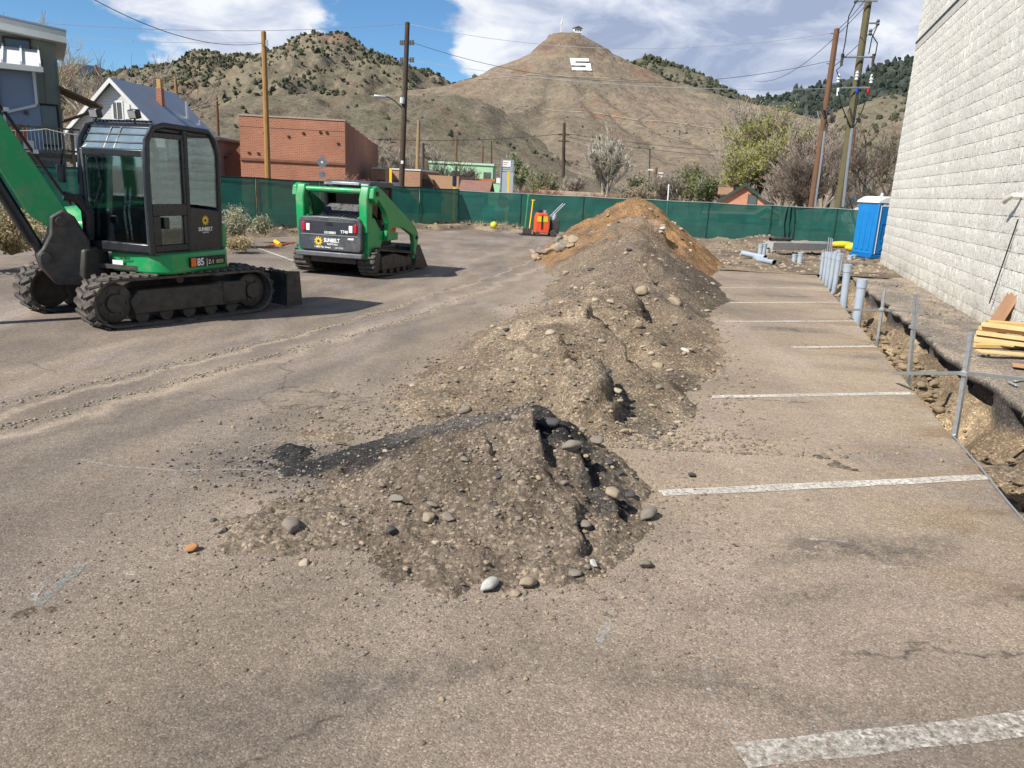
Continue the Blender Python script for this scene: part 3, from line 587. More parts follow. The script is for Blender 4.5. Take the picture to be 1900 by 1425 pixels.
def fringe(hf, samp, lo, hi):
    def f_(n):
        x, y = samp(n*14); h = hf(x, y); k = (h > lo) & (h < hi); return x[k][:n], y[k][:n]
    return f_
def s_front(n): return rng.uniform(-2.6, 1.6, n), rng.uniform(3.1, 7.0, n)
def ring(name, parent, n, hf, samp, lo, hi, r0, r1, mats):
    x, y = fringe(hf, samp, lo, hi)(n); gravel(name, parent, len(x), None, lambda k: (x, y), r0, r1, mats)
ring('toe_crumbs', pile_front, 5200, h_front, s_front, -.10, .06, .002, .012, G5)
def s_mid(n):
    y = 6.3+rng.random(n)**1.9*20; return np.interp(y, *crestX)+rng.normal(.0, 1.05, n), y
ring('toe_crumbs', pile_mid, 6500, h_mid, s_mid, -.14, .08, .004, .022, G5)
gravel('gravel', pile_mid, 6000, h_mid, s_mid, .005, .032, G5, need=-.18)
def s_tr(n):
    sv = rng.uniform(-4, 17, n); tv = rng.uniform(.15, .95, n); return TO.x+TE.x*sv+TN.x*tv, TO.y+TE.y*sv+TN.y*tv
def h_tr(x, y):
    sv = (x-TO.x)*TE.x+(y-TO.y)*TE.y; f_ = -.52+.34*fbm(sv*.55, sv*0+3, 3, 5)+.12*fbm(sv*2.2, sv*0, 3, 9); return np.minimum(np.where(sv < 3.2, f_*.5-.13, f_)+.05, -.06)
def tr_clods():
    x, y = s_tr(480); h = h_tr(x, y); V, F = I2; P = []; Q = []; b = 0
    for i in range(len(x)):
        r = .015+.07*rng.random()**3; v = lump(I2, i % 40, True)*r+np.array([x[i], y[i], h[i]]); P.append(v); Q.append(F+b); b += len(V)
    tag(link('soil_clods', np_mesh('soil_clods', np.concatenate(P), np.concatenate(Q), M('trench_soil', (.27, .203, .128), (.17, .128, .083), 6, .97, bump=.4, bsc=40), False), TRENCH), None, None, None, 'stuff')
    sv = rng.uniform(-2, 18, 1500); tv = rng.uniform(1.15, 2.5, 1500); gx_, gy_ = TO.x+TE.x*sv+TN.x*tv, TO.y+TE.y*sv+TN.y*tv
    gravel('strip_gravel', TRENCH, 1500, None, lambda n: (gx_, gy_), .006, .035, G5)
tr_clods()
gravel('gravel', pile_back, 2500, h_back, lambda n: (rng.uniform(6, 15, n), rng.uniform(23.3, 38, n)), .02, .09, G4)
TK = np.array([gp(-60, 812)[:2], gp(200, 742)[:2], gp(400, 690)[:2], gp(560, 645)[:2], gp(700, 610)[:2], gp(800, 575)[:2], gp(900, 535)[:2]])
def s_trk(n):
    u = rng.random(n)*(len(TK)-1); i = np.minimum(u.astype(int), len(TK)-2); f_ = (u-i)[:, None]; P_ = TK[i]*(1-f_)+TK[i+1]*f_; o_ = np.where(rng.random(n) < .6, 0, -.62)+rng.normal(0, .05, n)
    return P_[:, 0]+o_*.93, P_[:, 1]-o_*.35
gravel('soil_crumbs', lot, 2600, None, s_trk, .003, .022, [M('grey_crumbs', (.16, .14, .12), (.22, .19, .16), 9, .95), M('tan_crumbs', (.30, .25, .18), (.24, .20, .15), 9, .95)])
gravel('soil_crumbs', lot, 1400, None, lambda n: (rng.normal(-1.5, .4, n), rng.normal(5.5, .28, n)), .003, .018, [M('tar_crumbs', (.03, .03, .03), (.05, .048, .046), 9, .9), M('grey_crumbs', (.16, .14, .12))])
def s_lot(n):
    y = 1.8+rng.random(n)**1.6*20; side = rng.random(n) < .75
    return np.where(side, np.interp(y, *([3, 6, 10, 15, 25], [-.2, .3, 1, 2.1, 3.6]))+rng.normal(0, 1.9, n), rng.uniform(-5, 4, n)), y
lx, ly = s_lot(1500); ok = ((lx-TO.x)*TN.x+(ly-TO.y)*TN.y) < -.1
gravel('loose_gravel', None, int(ok.sum()), None, lambda n: (lx[ok], ly[ok]), .002, .011, G5)
for o in [o for o in bpy.data.objects if o.name.startswith('loose_gravel')]: o.parent = lot
for x, y, r, mi, fl, lb in ((*gp(1283, 884)[:2], .042, 2, .75, 'dark oval cobble alone on the asphalt right of the mound'), (*gp(1200, 962)[:2], .075, 0, .95, 'big smooth grey cobble at the right foot of the front mound'), (*gp(906, 1094)[:2], .058, 4, 1.05, 'round mottled white cobble at the front foot of the mound'),
                            (*gp(978, 1088)[:2], .06, 1, .9, 'tan rounded cobble just right of the mottled white one'), (*gp(1196, 1052)[:2], .055, 0, .75, 'flat-topped grey stone on asphalt below the big grey cobble'), (*gp(356, 1022)[:2], .045, 5, .7, 'rusty orange stone at the left tip of the mound')):
    tag(stone(None, x, y, r, mi, None, 2, .1, fl, .5, 3 if mi == 5 else 1), lb, 'stone', 'loose cobbles')

# ------------------------------------------------------------------ hills
def mat_hill(name, c1, c2, c3, sc=.02, speck=.5, ledge=None):
    t = NT(name); 
    A = t.mix(t.ramp(t.noise(sc, 8, .62, .4), (.36, 0.), (.64, 1.)), c1, c2)
    A = t.mix(t.ramp(t.noise(sc*1.7, 7, .65, .6, t.coord(loc=(31, 7, 3))), (.55, 0.), (.70, .85)), A, c3)
    A = t.mix(1., A, t.ramp(t.noise(sc*14, 6, .75), (.28, .60), (.5, 1.), (.74, 1.35)), 'MULTIPLY')
    A = t.mix(t.math('MULTIPLY', t.ramp(t.vor(.22, 0), (.18, 1.), (.34, 0.)), t.ramp(t.noise(sc*3, 4), (.42, 0.), (.60, speck))), A, (.075, .08, .05))
    if ledge:
        z = t.sep(t.coord())[2]; zz_ = t.math('ADD', z, t.math('MULTIPLY', t.math('SUBTRACT', t.noise(.03, 4), .5), 14.))
        for l0, w, c, k in ledge:
            d = t.math('ABSOLUTE', t.math('SUBTRACT', zz_, l0)); A = t.mix(t.math('MULTIPLY', t.ramp(t.math('DIVIDE', d, w*4), (.10, k), (.25, 0.)), t.ramp(t.noise(.06, 5, .7), (.40, .0), (.58, 1.))), A, c)
    nm = t.bump(t.noise(sc*10, 8, .7), .9, 5.); return t.set(A, .97, 0, nm, .1)
def terrain(name, X, Y, Z, mat, label):
    ny, nx = X.shape; me = np_mesh(name, np.stack([X, Y, Z], -1).reshape(-1, 3), grid_faces(nx, ny), mat, True); return tag(link(name, me), label, None, None, 'structure')
def sil(pts, Y):
    q = [at(a, b, Y) for a, b in pts]; return [p.x for p in q], [p.z for p in q]
def ridge(name, pts, Yc, front, back, mat, label, amp=.12, sc=.008, seed=1, nx=240, ny=90, pw=1.25, wand=.12):
    xs, zs = sil(pts, Yc); x = np.linspace(xs[0], xs[-1], nx); crest = np.interp(x, xs, zs)
    yb = np.concatenate([np.linspace(-1, 0, int(ny*.78), endpoint=False), np.linspace(0, 1, int(ny*.22))]); X, V = np.meshgrid(x, yb); C = np.interp(X, xs, zs)
    yc = Yc+front*wand*fbm(X*sc*.7, X*0, 3, seed)
    Y = yc+np.where(V < 0, V*front, V*back)
    spur = fbm(X*sc*2.2, Y*sc*.8, 5, seed+3)
    prof = np.where(V < 0, (1+V)**pw, 1-V**2)
    H = C*prof*(1+amp*2.2*spur*(np.abs(V))*(1-np.abs(V))*2)+C*amp*.25*fbm(X*sc*6, Y*sc*6, 4, seed+5)*np.minimum(1, (1-np.abs(V))*3)
    terrain(name, X, Y, H-1., mat, label); return X, Y, H-1.
# the lettered cone
AP = at(1050, 66, 700)
Lr = [(0, AP.z), (14, AP.z-.5), (24, AP.z-5), (30, AP.z-10)]
def prof_side(pts):
    r, z = [0, 15], [AP.z, AP.z]
    for a, b in pts: p = at(a, b, 700); r.append(abs(p.x-AP.x)); z.append(p.z)
    return r, z
PL = prof_side([(1018, 72), (990, 92), (982, 103), (968, 108), (932, 124), (905, 134), (870, 154), (820, 170), (760, 182), (680, 192), (560, 205), (440, 225), (300, 290), (100, 300)])
PR = prof_side([(1086, 70), (1100, 78), (1130, 95), (1137, 103), (1150, 108), (1182, 126), (1200, 134), (1232, 155), (1270, 168), (1320, 186), (1400, 208), (1500, 236), (1600, 262), (1750, 300), (1950, 345)])
def h_cone(x, y):
    dx = x-AP.x; dy = y-700; r = np.hypot(dx, dy*1.02); th = np.arctan2(dy, dx)
    w = (1-np.cos(th))/2                     # 1 on the left, 0 on the right
    rr = r*(1+.10*fbm(np.cos(th)*2.5+5, np.sin(th)*2.5+r*.002, 4, 3)*sstep(20, 120, r))
    zl = np.interp(rr, *PL); zr = np.interp(rr, *PR); z = zl*w+zr*(1-w)
    fr = sstep(.2, 1, -np.sin(th)); foot = np.interp(rr, [0, 15, 24, 32, 44, 75, 90, 118, 160, 230, 300, 380, 440], [AP.z, AP.z, AP.z-6, AP.z-15, AP.z-22, AP.z-42, AP.z-46, AP.z-63, AP.z-76, AP.z-95, AP.z-112, 6, -1])
    z = z*(1-fr)+foot*fr
    gul = fbm(np.cos(th)*9, np.sin(th)*9+r*.003, 4, 9); z = z-np.clip(gul, -.2, 1)*sstep(30, 220, r)*11-fbm(x*.03, y*.03, 5, 12)*3.2*sstep(10, 60, r)-np.abs(fbm(x*.05, y*.05, 4, 15))*2.5*sstep(20, 80, r)
    # red knobs low on the front flank
    z = z+14*np.exp(-(((x+95)/70)**2+((y-430)/60)**2))+10*np.exp(-(((x-10)/45)**2+((y-470)/45)**2))+9*np.exp(-(((x-150)/70)**2+((y-480)/50)**2))
    return np.where(r > 415+0*r, np.minimum(z, np.maximum(z-(r-415)*.35, -2)), z)
HC = mat_hill('sage_brown_slope', (.262, .205, .150), (.212, .180, .130), (.230, .140, .095), .011, .6, [(AP.z-13, 4.5, (.145, .105, .08), .75), (AP.z-23, 1.6, (.30, .235, .16), .9), (AP.z-45, 1.2, (.31, .26, .19), .7), (AP.z-62, 1.3, (.30, .245, .17), .6), (AP.z-84, 1.0, (.29, .235, .165), .45)])
gx, gy = np.meshgrid(np.linspace(-520, 520, 330), np.concatenate([np.linspace(255, 720, 250), np.linspace(725, 1150, 40)]))
gx = gx+AP.x; gz = h_cone(gx, gy); terrain('cone_hill', gx, gy, gz, HC, 'bare brown cone-shaped hill carrying a white letter')
HJ = mat_hill('juniper_slope', (.225, .185, .135), (.185, .165, .110), (.20, .125, .085), .012, .35)
HG = mat_hill('pinyon_slope', (.165, .150, .105), (.125, .120, .085), (.155, .115, .08), .012, .4)
HF = mat_hill('forest_slope', (.062, .074, .062), (.046, .058, .050), (.12, .11, .085), .006, .3)
HT = mat_hill('pale_foothill', (.215, .178, .128), (.175, .155, .108), (.195, .125, .085), .018, .5)
LH = ridge('juniper_hill', [(-250, 160), (60, 150), (200, 140), (240, 134), (300, 111), (345, 97), (380, 92), (430, 96), (480, 99), (505, 93), (545, 77), (575, 68), (622, 68), (660, 82), (700, 101), (760, 127), (820, 149), (870, 175), (960, 220)], 900, 420, 260, HJ, 'rounded hills dotted with dark junipers at left', .30, .008, 5, 300, 120, 1.05)
LH2 = ridge('rear_hill', [(740, 190), (820, 157), (850, 150), (900, 132), (960, 108), (1040, 98), (1140, 104), (1180, 104), (1212, 103), (1260, 119), (1300, 131), (1345, 155), (1385, 182), (1420, 205), (1480, 230), (1560, 262)], 1010, 420, 260, HG, 'dark wooded hill behind the lettered cone', .22, .007, 6, 240, 100, 1.0)
LH3 = ridge('forest_mountain', [(1290, 215), (1380, 184), (1440, 176), (1490, 165), (1540, 152), (1585, 150), (1620, 132), (1655, 119), (1680, 117), (1705, 126), (1760, 150), (1900, 190), (2100, 220)], 1700, 800, 500, HF, 'dark forested mountain at far right', .25, .004, 7, 220, 90, 1.1)
LH4 = ridge('brushy_hill', [(1300, 362), (1360, 305), (1420, 262), (1500, 228), (1570, 200), (1630, 178), (1680, 172), (1760, 165), (1900, 160), (2200, 170)], 560, 300, 200, HJ, 'reddish brush covered hill behind the right trees', .22, .012, 8, 200, 90, 1.1)
ridge('distant_mountain', [(-400, 150), (60, 125), (110, 118), (150, 116), (185, 128), (230, 140), (330, 152)], 3000, 1200, 600, M('cloud_shaded_forest', (.035, .055, .085), (.03, .045, .07), .01, .95), 'dark blue distant mountain at far left', .15, .002, 9, 120, 40)  # forest colour with the cloud shadow painted in as dark blue
LH5 = ridge('foothill', [(-200, 205), (60, 190), (150, 168), (230, 165), (300, 172), (345, 196), (400, 185), (450, 176), (520, 170), (590, 169), (650, 174), (720, 180), (800, 178), (860, 182), (930, 205), (1000, 250), (1080, 310), (1150, 354)], 520, 270, 130, HT, 'low pale sagebrush foothills in front of the juniper hills', .28, .014, 12, 260, 90, .95)

# junipers and pinyons: far-off scrub that reads as a scatter over the slopes
def mat_leaf(name, c1, c2, sc=.3, trans=.0):
    t = NT(name); c = t.mix(t.ramp(t.noise(sc, 3), (.35, 0.), (.65, 1.)), c1, c2); t.set(c, .9, 0, None, .15)
    if trans:
        tl = t.n('ShaderNodeBsdfTranslucent'); t.L.new(c, tl.inputs[0]); mx = t.n('ShaderNodeMixShader'); mx.inputs[0].default_value = trans; t.L.new(t.b.outputs[0], mx.inputs[1]); t.L.new(tl.outputs[0], mx.inputs[2]); t.L.new(mx.outputs[0], t.out.inputs[0])
    return t.m
JUN = mat_leaf('juniper_foliage', (.050, .058, .034), (.085, .088, .055), .05)
FORE = mat_leaf('far_forest_foliage', (.026, .038, .030), (.045, .055, .042), .03)
def scrub(name, G, n, rmin, rmax, mat, label, dens, seed, tall=1.15):
    r = np.random.default_rng(seed); X, Y, Z = G; ny, nx = X.shape
    j = r.integers(0, ny-1, n*6); i = r.integers(0, nx-1, n*6); a = r.random(n*6); b = r.random(n*6)
    def q(Q): return (Q[j, i]*(1-a)+Q[j, i+1]*a)*(1-b)+(Q[j+1, i]*(1-a)+Q[j+1, i+1]*a)*b
    x, y, z = q(X), q(Y), q(Z); k = r.random(n*6) < dens(x, y, z); x, y, z = x[k][:n], y[k][:n], z[k][:n]; n = len(x)
    V, F = I1; R = rmin+(rmax-rmin)*r.random(n)**1.6
    P = np.stack([np.concatenate([V*(1+.35*r.normal(size=(len(V), 1))) for _ in range(1)]) for _ in range(24)])[r.integers(0, 24, n)]
    P = P*R[:, None, None]*np.array([1, 1, tall])
    an = r.random(n)*6.28; ca, sa = np.cos(an)[:, None], np.sin(an)[:, None]
    PX = P[..., 0]*ca-P[..., 1]*sa; PY = P[..., 0]*sa+P[..., 1]*ca
    W_ = np.stack([PX+x[:, None], PY+y[:, None], P[..., 2]+(z+R*tall*.55)[:, None]], -1)
    me = np_mesh(name, W_.reshape(-1, 3), (F[None]+(np.arange(n)*len(V))[:, None, None]).reshape(-1, 3), mat, False)
    tag(link(name, me), label, 'scrub', None, 'stuff')
scrub('juniper_scrub', LH, 7000, .7, 2.2, JUN, 'dark green junipers scattered over the left hills', lambda x, y, z: np.clip(.10+1.5*sstep(-.05, .45, fbm(x*.012, y*.012, 4, 3))*sstep(25, 70, z)+.4*sstep(90, 120, z), 0, 1), 1)
scrub('juniper_scrub', LH2, 6800, 1.2, 3.1, JUN, 'dense pinyon scrub over the hill behind the cone', lambda x, y, z: .5+.5*sstep(-.3, .2, fbm(x*.01, y*.01, 4, 5)), 2)
scrub('forest_trees', LH3, 7500, 2.6, 5.5, FORE, 'forest covering the far right mountain', lambda x, y, z: .25+.75*sstep(-.35, .1, fbm(x*.005, y*.005, 4, 6)), 3, 1.5)
scrub('juniper_scrub', LH4, 2000, .7, 1.9, JUN, 'scattered scrub on the hill behind the right trees', lambda x, y, z: .2+.8*sstep(-.1, .4, fbm(x*.015, y*.015, 4, 7)), 4)
scrub('juniper_scrub', LH5, 520, .4, 1.2, JUN, 'sparse scrub on the pale foothills', lambda x, y, z: .05+sstep(.1, .5, fbm(x*.02, y*.02, 4, 8)), 5)
scrub('juniper_scrub', (gx[:250], gy[:250], gz[:250]), 1100, .22, .75, JUN, 'sparse low bushes on the lettered cone', lambda x, y, z: (.04+sstep(.15, .5, fbm(x*.02, y*.02, 4, 9)))*sstep(75, 30, z), 6)
# the white letter laid out on the slope, and what stands on the top
def on_hill(px, py): return march(px, py, h_cone, 300, 760, 1800)
def slope_poly(name, quads, mat, label, cat, lift=.8):
    mb = MB()
    for (x0, y0, x1, y1) in quads:
        n, m_ = 6, 3; rows = []
        for jx in range(m_+1):
            row = []
            for ix in range(n+1):
                py = y0+(y1-y0)*jx/m_; sk = (py-110)*.22+random.uniform(-.35, .35); p = on_hill(x0+(x1-x0)*ix/n+sk, py+((x0+(x1-x0)*ix/n)-1060)*.02); row.append((p.x, p.y-.6, p.z+lift))
            rows.append(row)
        mb.sheet(rows[::-1])
    o = mb.build(name, mat, smooth=False); so = o.modifiers.new('thick', 'SOLIDIFY'); so.thickness = .5; return tag(o, label, cat)
slope_poly('hillside_letter', [(1057, 110, 1092, 115.5), (1057, 115.5, 1066, 119), (1057, 119, 1093, 123), (1084, 123, 1093, 127), (1057, 127, 1093, 132)], WHITEP, 'big white letter S on the slope of the cone hill', 'hillside letter')
def trail(pts, w=1.3):
    mb = MB(); P = []
    for (a, b), (c, d) in zip(pts, pts[1:]): P += [on_hill(a+(c-a)*k/14, b+(d-b)*k/14) for k in range(14)]
    mb.sheet([[(p.x, p.y-.3, p.z+.35) for p in P], [(p.x, p.y+.3, p.z+.35+w) for p in P]]); mb.build('hill_trail', TRAIL, CONE, smooth=False)
TRAIL = M('pale_trail', (.30, .245, .18), (.235, .19, .14), .15, .95); CONE = bpy.data.objects['cone_hill']
trail([(960, 196), (1030, 207), (1100, 210), (1180, 224), (1240, 227), (1310, 238), (1400, 246)], .5); trail([(1095, 95), (1104, 122), (1110, 150), (1107, 180), (1116, 205), (1150, 230), (1190, 236), (1220, 250), (1300, 272)], .4); trail([(860, 150), (985, 140), (1120, 146), (1190, 150)], .6)
def tower():
    p = on_hill(1046, 70); p = Vector((AP.x-4, 700, AP.z-1)); e = empty('radio_tower', p, 0, 'white lattice radio tower on the summit of the cone hill', 'radio tower')
    Hh = at(1044, 28, 700).z-p.z; mb = MB()
    for a in range(3):
        c, s = math.cos(a*2.094), math.sin(a*2.094); mb.tube((c*1.1, s*1.1, 0), (c*.5, s*.5, Hh*.8), .30, n=4)
    for k in range(9):
        z0, z1 = Hh*.8*k/9, Hh*.8*(k+1)/9
        for a in range(3):
            c, s = math.cos(a*2.094), math.sin(a*2.094); c2, s2 = math.cos(a*2.094+2.094), math.sin(a*2.094+2.094); r0 = 1.1-.6*k/9; mb.tube((c*r0, s*r0, z0), (c2*r0, s2*r0, z1), .2, n=4)
    mb.build('lattice_mast', WHITEP, e); MB().tube((0, 0, Hh*.78), (0, 0, Hh), .25, n=5).build('antenna', WHITEP, e)
    b = MB()
    for k in range(4): b.box((.9*math.cos(k*1.7), .9*math.sin(k*1.7), Hh*(.45+.1*k)), (.5, .3, 1.6))
    b.build('antenna_panels', WHITEP, e)
    e = empty('summit_house', (AP.x+9, 692, AP.z+.6), .2, 'small white lookout house on the summit of the cone hill', 'house')
    MB().box((0, 0, 1.9), (6.5, 4, 3.8)).build('wall', WHITEP, e); MB().prism([(-4, 3.8), (4, 3.8), (0, 5.4)], -2.8, 2.8).build('roof', M('dark_roof', (.09, .08, .075), None, 1, .8), e)
    for k in (-2, 0, 2): MB().box((k, -2.02, 2.2), (1, .08, 1.3)).build('window', PANE, e)
    MB().prism([(-6, -2.5), (-3.3, -2.5), (-3.3, 1), (-6, 1)], -2.2, 1.2).build('terrace', M('pale_concrete', (.42, .40, .36), (.34, .32, .29), .5, .9), e)
tower()

# ------------------------------------------------------------------ screened construction fence
def mat_screen():
    t = NT('green_privacy_mesh'); c = t.mix(t.ramp(t.noise(.9, 5, .6), (.3, 0.), (.7, 1.)), (.012, .098, .078), (.016, .130, .104))
    c = t.mix(1., c, t.ramp(t.noise(3.5, 5, .6, .3, t.coord(scale=(.2, .2, 1.6))), (.3, .82), (.7, 1.15)), 'MULTIPLY')
    t.set(c, .62, 0, t.bump(t.noise(7, 5, .6), .25, .03), .35)
    tl = t.n('ShaderNodeBsdfTranslucent'); t.L.new(t.mix(.5, c, (.03, .26, .17)), tl.inputs[0]); tr = t.n('ShaderNodeBsdfTransparent')
    m1 = t.n('ShaderNodeMixShader'); m1.inputs[0].default_value = .30; t.L.new(t.b.outputs[0], m1.inputs[1]); t.L.new(tl.outputs[0], m1.inputs[2])
    m2 = t.n('ShaderNodeMixShader'); m2.inputs[0].default_value = .06; t.L.new(m1.outputs[0], m2.inputs[1]); t.L.new(tr.outputs[0], m2.inputs[2]); t.L.new(m2.outputs[0], t.out.inputs[0]); return t.m
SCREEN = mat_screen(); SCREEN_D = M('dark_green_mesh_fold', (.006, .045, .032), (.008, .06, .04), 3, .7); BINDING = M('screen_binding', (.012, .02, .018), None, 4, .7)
FPOST = M('fence_pipe', (.30, .31, .31), (.22, .22, .22), 9, .5, .6)
def fence(name, label, pts, z0, z1, top, folds=(), binding=BINDING, seed=0):
    e = empty(name, (0, 0, 0), 0, label, 'fence', 'screened construction fence'); r = random.Random(seed)
    P = [Vector((*p, 0)) for p in pts]; Ls = [0]
    for a, b in zip(P, P[1:]): Ls.append(Ls[-1]+(b-a).length)
    tot = Ls[-1]
    def pos(s):
        for i in range(len(P)-1):
            if s <= Ls[i+1]+1e-6: u = (s-Ls[i])/(Ls[i+1]-Ls[i]); return P[i].lerp(P[i+1], u), (P[i+1]-P[i]).normalized()
        return P[-1], (P[-1]-P[-2]).normalized()
    n = max(1, round(tot/3.05)); st = tot/n
    for k in range(n+1):
        s = k*st; p, d = pos(s); zb = z0+(z1-z0)*s/tot; nn = Vector((-d.y, d.x, 0))
        mb = MB(); q = p+nn*.05; mb.tube((q.x, q.y, zb-.2), (q.x, q.y, zb+top+.04), .03, n=8); mb.tube((q.x, q.y, zb+top+.04), (q.x, q.y, zb+top+.06), .036, .01, 8); mb.build('post', FPOST, e)
        if k == n: break
        p2, d2 = pos(s+st); zb2 = z0+(z1-z0)*(s+st)/tot
        a = p+nn*.05; b = p2+nn*.05; MB().tube((a.x, a.y, zb+top), (b.x, b.y, zb2+top), .021, n=6).build('top_rail', FPOST, e)
        rows = []; nu, nv = 26, 12; ph = r.random()*9; sag = r.uniform(.01, .04)
        for j in range(nv+1):
            v = j/nv; row = []
            for i in range(nu+1):
                u = i/nu; pp, dd = pos(s+st*(.003+.994*u)); zz_ = zb+(zb2-zb)*u; m2 = Vector((-dd.y, dd.x, 0))
                w = .03*math.sin(u*9+ph+v*2)*math.sin(v*3.1)+.06*float(fbm(np.array([u*3.5+ph*7]), np.array([v*2.5+k*5.]), 3, seed+k)[0])+.014*math.sin(u*31+v*3+ph)*(1-v)*(1 if u < .12 or u > .88 else .3)
                q = pp-m2*(.005+abs(w)); row.append((q.x, q.y, zz_+.05+(top-.03)*v-sag*math.sin(u*math.pi)*v+(1-v)*.05*math.sin(u*6+ph)))
            rows.append(row)
        pn = MB().sheet(rows).build('screen_panel', SCREEN, e)
        tr = [Vector(rows[-1][i])+Vector((0, 0, .012)) for i in range(0, nu+1, 2)]; MB().path(tr, .02, 5).build('binding', binding, pn)
        sm = MB(); sm.path([Vector(rows[j][0])-nn*.012 for j in range(nv+1)], .014, 4); sm.build('seam', BINDING, pn)
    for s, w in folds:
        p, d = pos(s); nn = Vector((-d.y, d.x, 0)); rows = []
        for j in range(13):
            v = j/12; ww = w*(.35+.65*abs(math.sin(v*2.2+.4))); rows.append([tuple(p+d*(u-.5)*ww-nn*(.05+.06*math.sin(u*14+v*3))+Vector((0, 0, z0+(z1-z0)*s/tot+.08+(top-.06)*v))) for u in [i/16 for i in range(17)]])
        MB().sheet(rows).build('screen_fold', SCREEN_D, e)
    return e
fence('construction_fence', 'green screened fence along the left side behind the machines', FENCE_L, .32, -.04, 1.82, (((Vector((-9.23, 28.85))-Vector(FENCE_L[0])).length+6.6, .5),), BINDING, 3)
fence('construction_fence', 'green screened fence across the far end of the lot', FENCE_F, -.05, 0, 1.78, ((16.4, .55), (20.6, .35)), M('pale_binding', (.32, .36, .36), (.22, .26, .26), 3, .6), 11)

# ------------------------------------------------------------------ block-wall building
def mat_block():
    t = NT('cream_splitface_block'); zw = t.n('ShaderNodeNewGeometry'); t.coord(); t.coord = lambda *a_, **k_: zw.outputs['Position']
    c = t.mix(t.ramp(t.noise(1.3, 5, .6), (.3, 0.), (.7, 1.)), (.76, .735, .65), (.82, .80, .72))
    pit = t.ramp(t.noise(30, 5, .75), (.385, .34), (.455, 1.)); c = t.mix(1., c, pit, 'MULTIPLY'); c = t.mix(1., c, t.ramp(t.noise(11, 7, .8, .4), (.375, .45), (.43, 1.)), 'MULTIPLY'); zz_ = t.sep(zw.outputs['Position'])[2]; c = t.mix(t.math('MULTIPLY', t.ramp(t.math('MULTIPLY', zz_, .5), (.02, .75), (.42, 0.)), t.ramp(t.noise(2.2, 6, .7), (.34, 0.), (.66, 1.))), c, (.34, .275, .20))
    c = t.mix(1., c, t.ramp(t.noise(.35, 6, .65, .3, t.coord('Object')), (.3, .86), (.7, 1.08)), 'MULTIPLY'); rnd = t.n('ShaderNodeObjectInfo'); c = t.mix(1., c, t.ramp(rnd.outputs['Random'], (0., .975), (1., 1.015)), 'MULTIPLY')
    nm = t.bump(t.noise(34, 5, .75), .9, .014); nm = t.bump(t.noise(12, 5, .7), .6, .02, nm)
    return t.set(c, .9, 0, nm, .25)
BLOCK = mat_block(); MORTAR = M('painted_mortar', (.36, .34, .295), (.30, .285, .25), 8, .95, bump=.4)
WB, WD = Vector((13.22, 28.48)), Vector((.2929, .9562)); WN = Vector((-.9562, .2929))   # far corner, along, outwards
def wp(s, z, o=0.):                        # s metres towards the camera from the far corner
    q = WB-WD*s+WN*o; return Vector((q.x, q.y, z))
